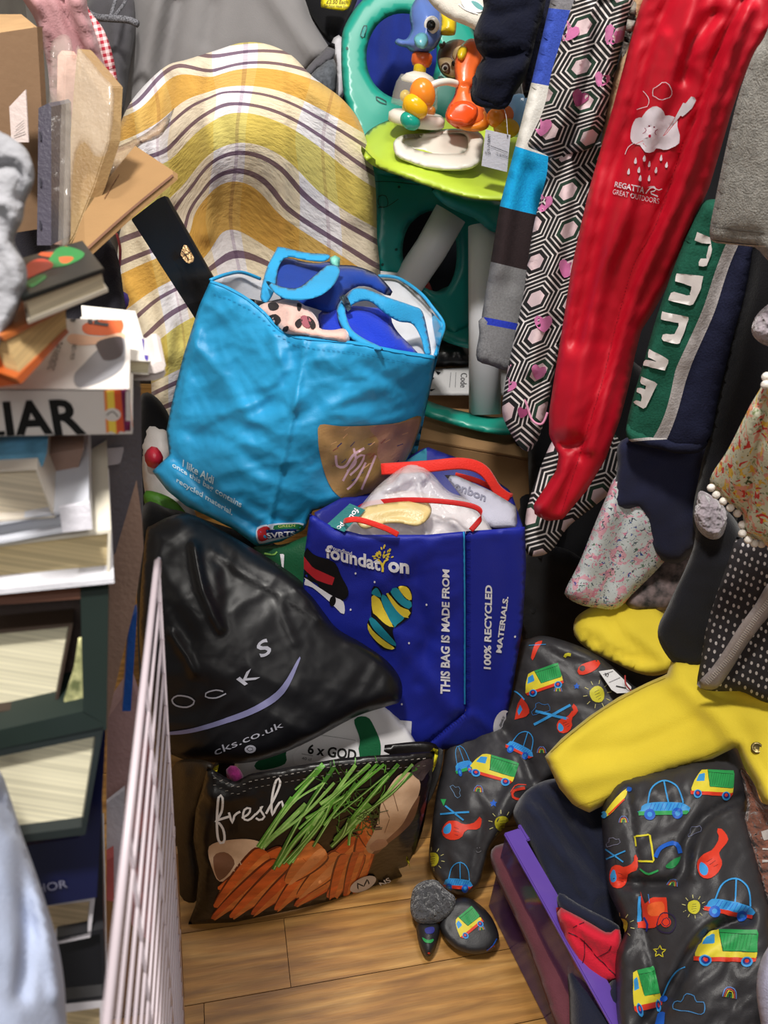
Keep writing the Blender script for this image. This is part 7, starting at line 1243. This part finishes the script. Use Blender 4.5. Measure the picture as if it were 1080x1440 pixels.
fl = prism('cardboard_flap', [(98, 352), (118, 300), (146, 258), (190, 205), (243, 240), (243, 248), (180, 300), (120, 354)], [(98, 352, .76), (190, 205, .96), (243, 242, .90), (120, 352, .74)], (.004, .006, -.004), M('99764c', rough=.8, bs=150, bst=.2, var=.06), label='open tan cardboard flap jutting over the black case', cat='cardboard')
decal('cut_edge', fl, [('s', [(120, 353), (180, 299), (243, 247)], 2.2, M('6e4c38')), ('l', [(147, 280), (168, 246)], 1.0, M('7c5434'))])
cloth('clear_tape', [(146, 232), (160, 210), (200, 190), (236, 162), (246, 150), (228, 190), (196, 205), (176, 232), (160, 250), (150, 246)], [(150, 240, .94), (240, 160, 1.05)], M('b49a7c', rough=.2, alpha=.55, bst=0, big=.6, bigs=30), thick=.006, wr=[(.006, 16, -30, 2, 'crease', 72)], label='crinkled clear tape hanging off the cardboard flap', cat='tape')
bc = prism('black_case', [(183, 308), (222, 278), (232, 274), (302, 396), (292, 420), (276, 452), (262, 430)], [(183, 308, 1.26), (232, 274, 1.32), (302, 396, 1.47), (276, 452, 1.47)], (.002, .012, -.004), M('19191b', rough=.35, bs=300, bst=.1), label='flat black case with small metal clasp leaning on the light blue bag', cat='case', bev=.002)
tbc = bvh(bc)
cl = prism('clasp', [(250, 348), (256, 344), (262, 345), (272, 362), (271, 368), (265, 371), (260, 368), (251, 354)], [(260, 358, 1.385)], (.001, .004, -.001), M('b09068', rough=.3, metal=.8), parent=bc, bev=.0008)
decal('clasp_slot', cl, [('s', [(254, 350), (266, 366)], 1.0, ink('3a2a1c')), ('l', [(257, 360), (268, 354)], 1.0, ink('3a2a1c'))])
tube('ribbon', [P(150, 330, .98), P(147, 360, .98), P(152, 395, .98), P(160, 410, .98)], .008, M('8c1f28', rough=.5), flat=((0, -1, .2), .15), label='dark red ribbon hanging under the cardboard flap', cat='ribbon')
tube('ribbon', [P(164, 328, .99), P(169, 350, .99), P(167, 380, .99), P(158, 400, .99)], .004, M('a02430', rough=.5), flat=((0, -1, .2), .2), label='narrow red ribbon loop just right of the wider dark red ribbon', cat='ribbon')
cloth('purple_cloth', [(158, 415), (176, 410), (182, 425), (172, 440), (160, 436)], [(168, 425, 1.05)], fabric('4a2f8a'), thick=.01, label='purple scrap behind the white paperback with the purple edge', cat='cloth')
# shelf carrying the books (dark side panel at the far left)
cloth('dark_cloth', [(40, 240), (150, 330), (175, 420), (190, 560), (200, 740), (160, 900), (-40, 900), (-40, 300)], [(60, 300, 1.0), (180, 700, .85)], fabric('2a2830'), thick=.02, step=14, label='dark cloth behind the left hand books', cat='cloth')
cloth('black_trousers', [(196, 560), (240, 590), (236, 700), (210, 760), (196, 740)], [(215, 650, 1.66)], fabric('0e0e12'), thick=.03, label='black cloth in the gap left of the light blue bag', cat='cloth')
for o in bpy.data.objects:
    if '_w' in o: del o['_w']
GROUPS = {'book': 'books in the leaning left stack', 'booklet': 'curled leaflets below the purple edged paperback', 'mount_board': 'film wrapped boards beside the cardboard box', 'padded_suit': 'vehicle print padded suits', 'shopping_bag': 'reusable shopping bags in the middle',
    'cardboard_box': 'brown cardboard boxes', 'swing_tag': 'paper tags on the clothes', 'hexagon_trousers': 'hexagon print garments on the rail', 'hexagon_blouse': 'hexagon print garments on the rail', 'floral_leggings': 'floral leggings on the rail', 'ribbon': 'red ribbons under the cardboard flap', 'fluffy_cuff': 'fluffy lilac grey mittens'}
for o in bpy.data.objects:
    if o.parent is None and 'label' in o:
        b_ = o.name.split('.')[0]
        if b_ in GROUPS: o['group'] = GROUPS[b_]
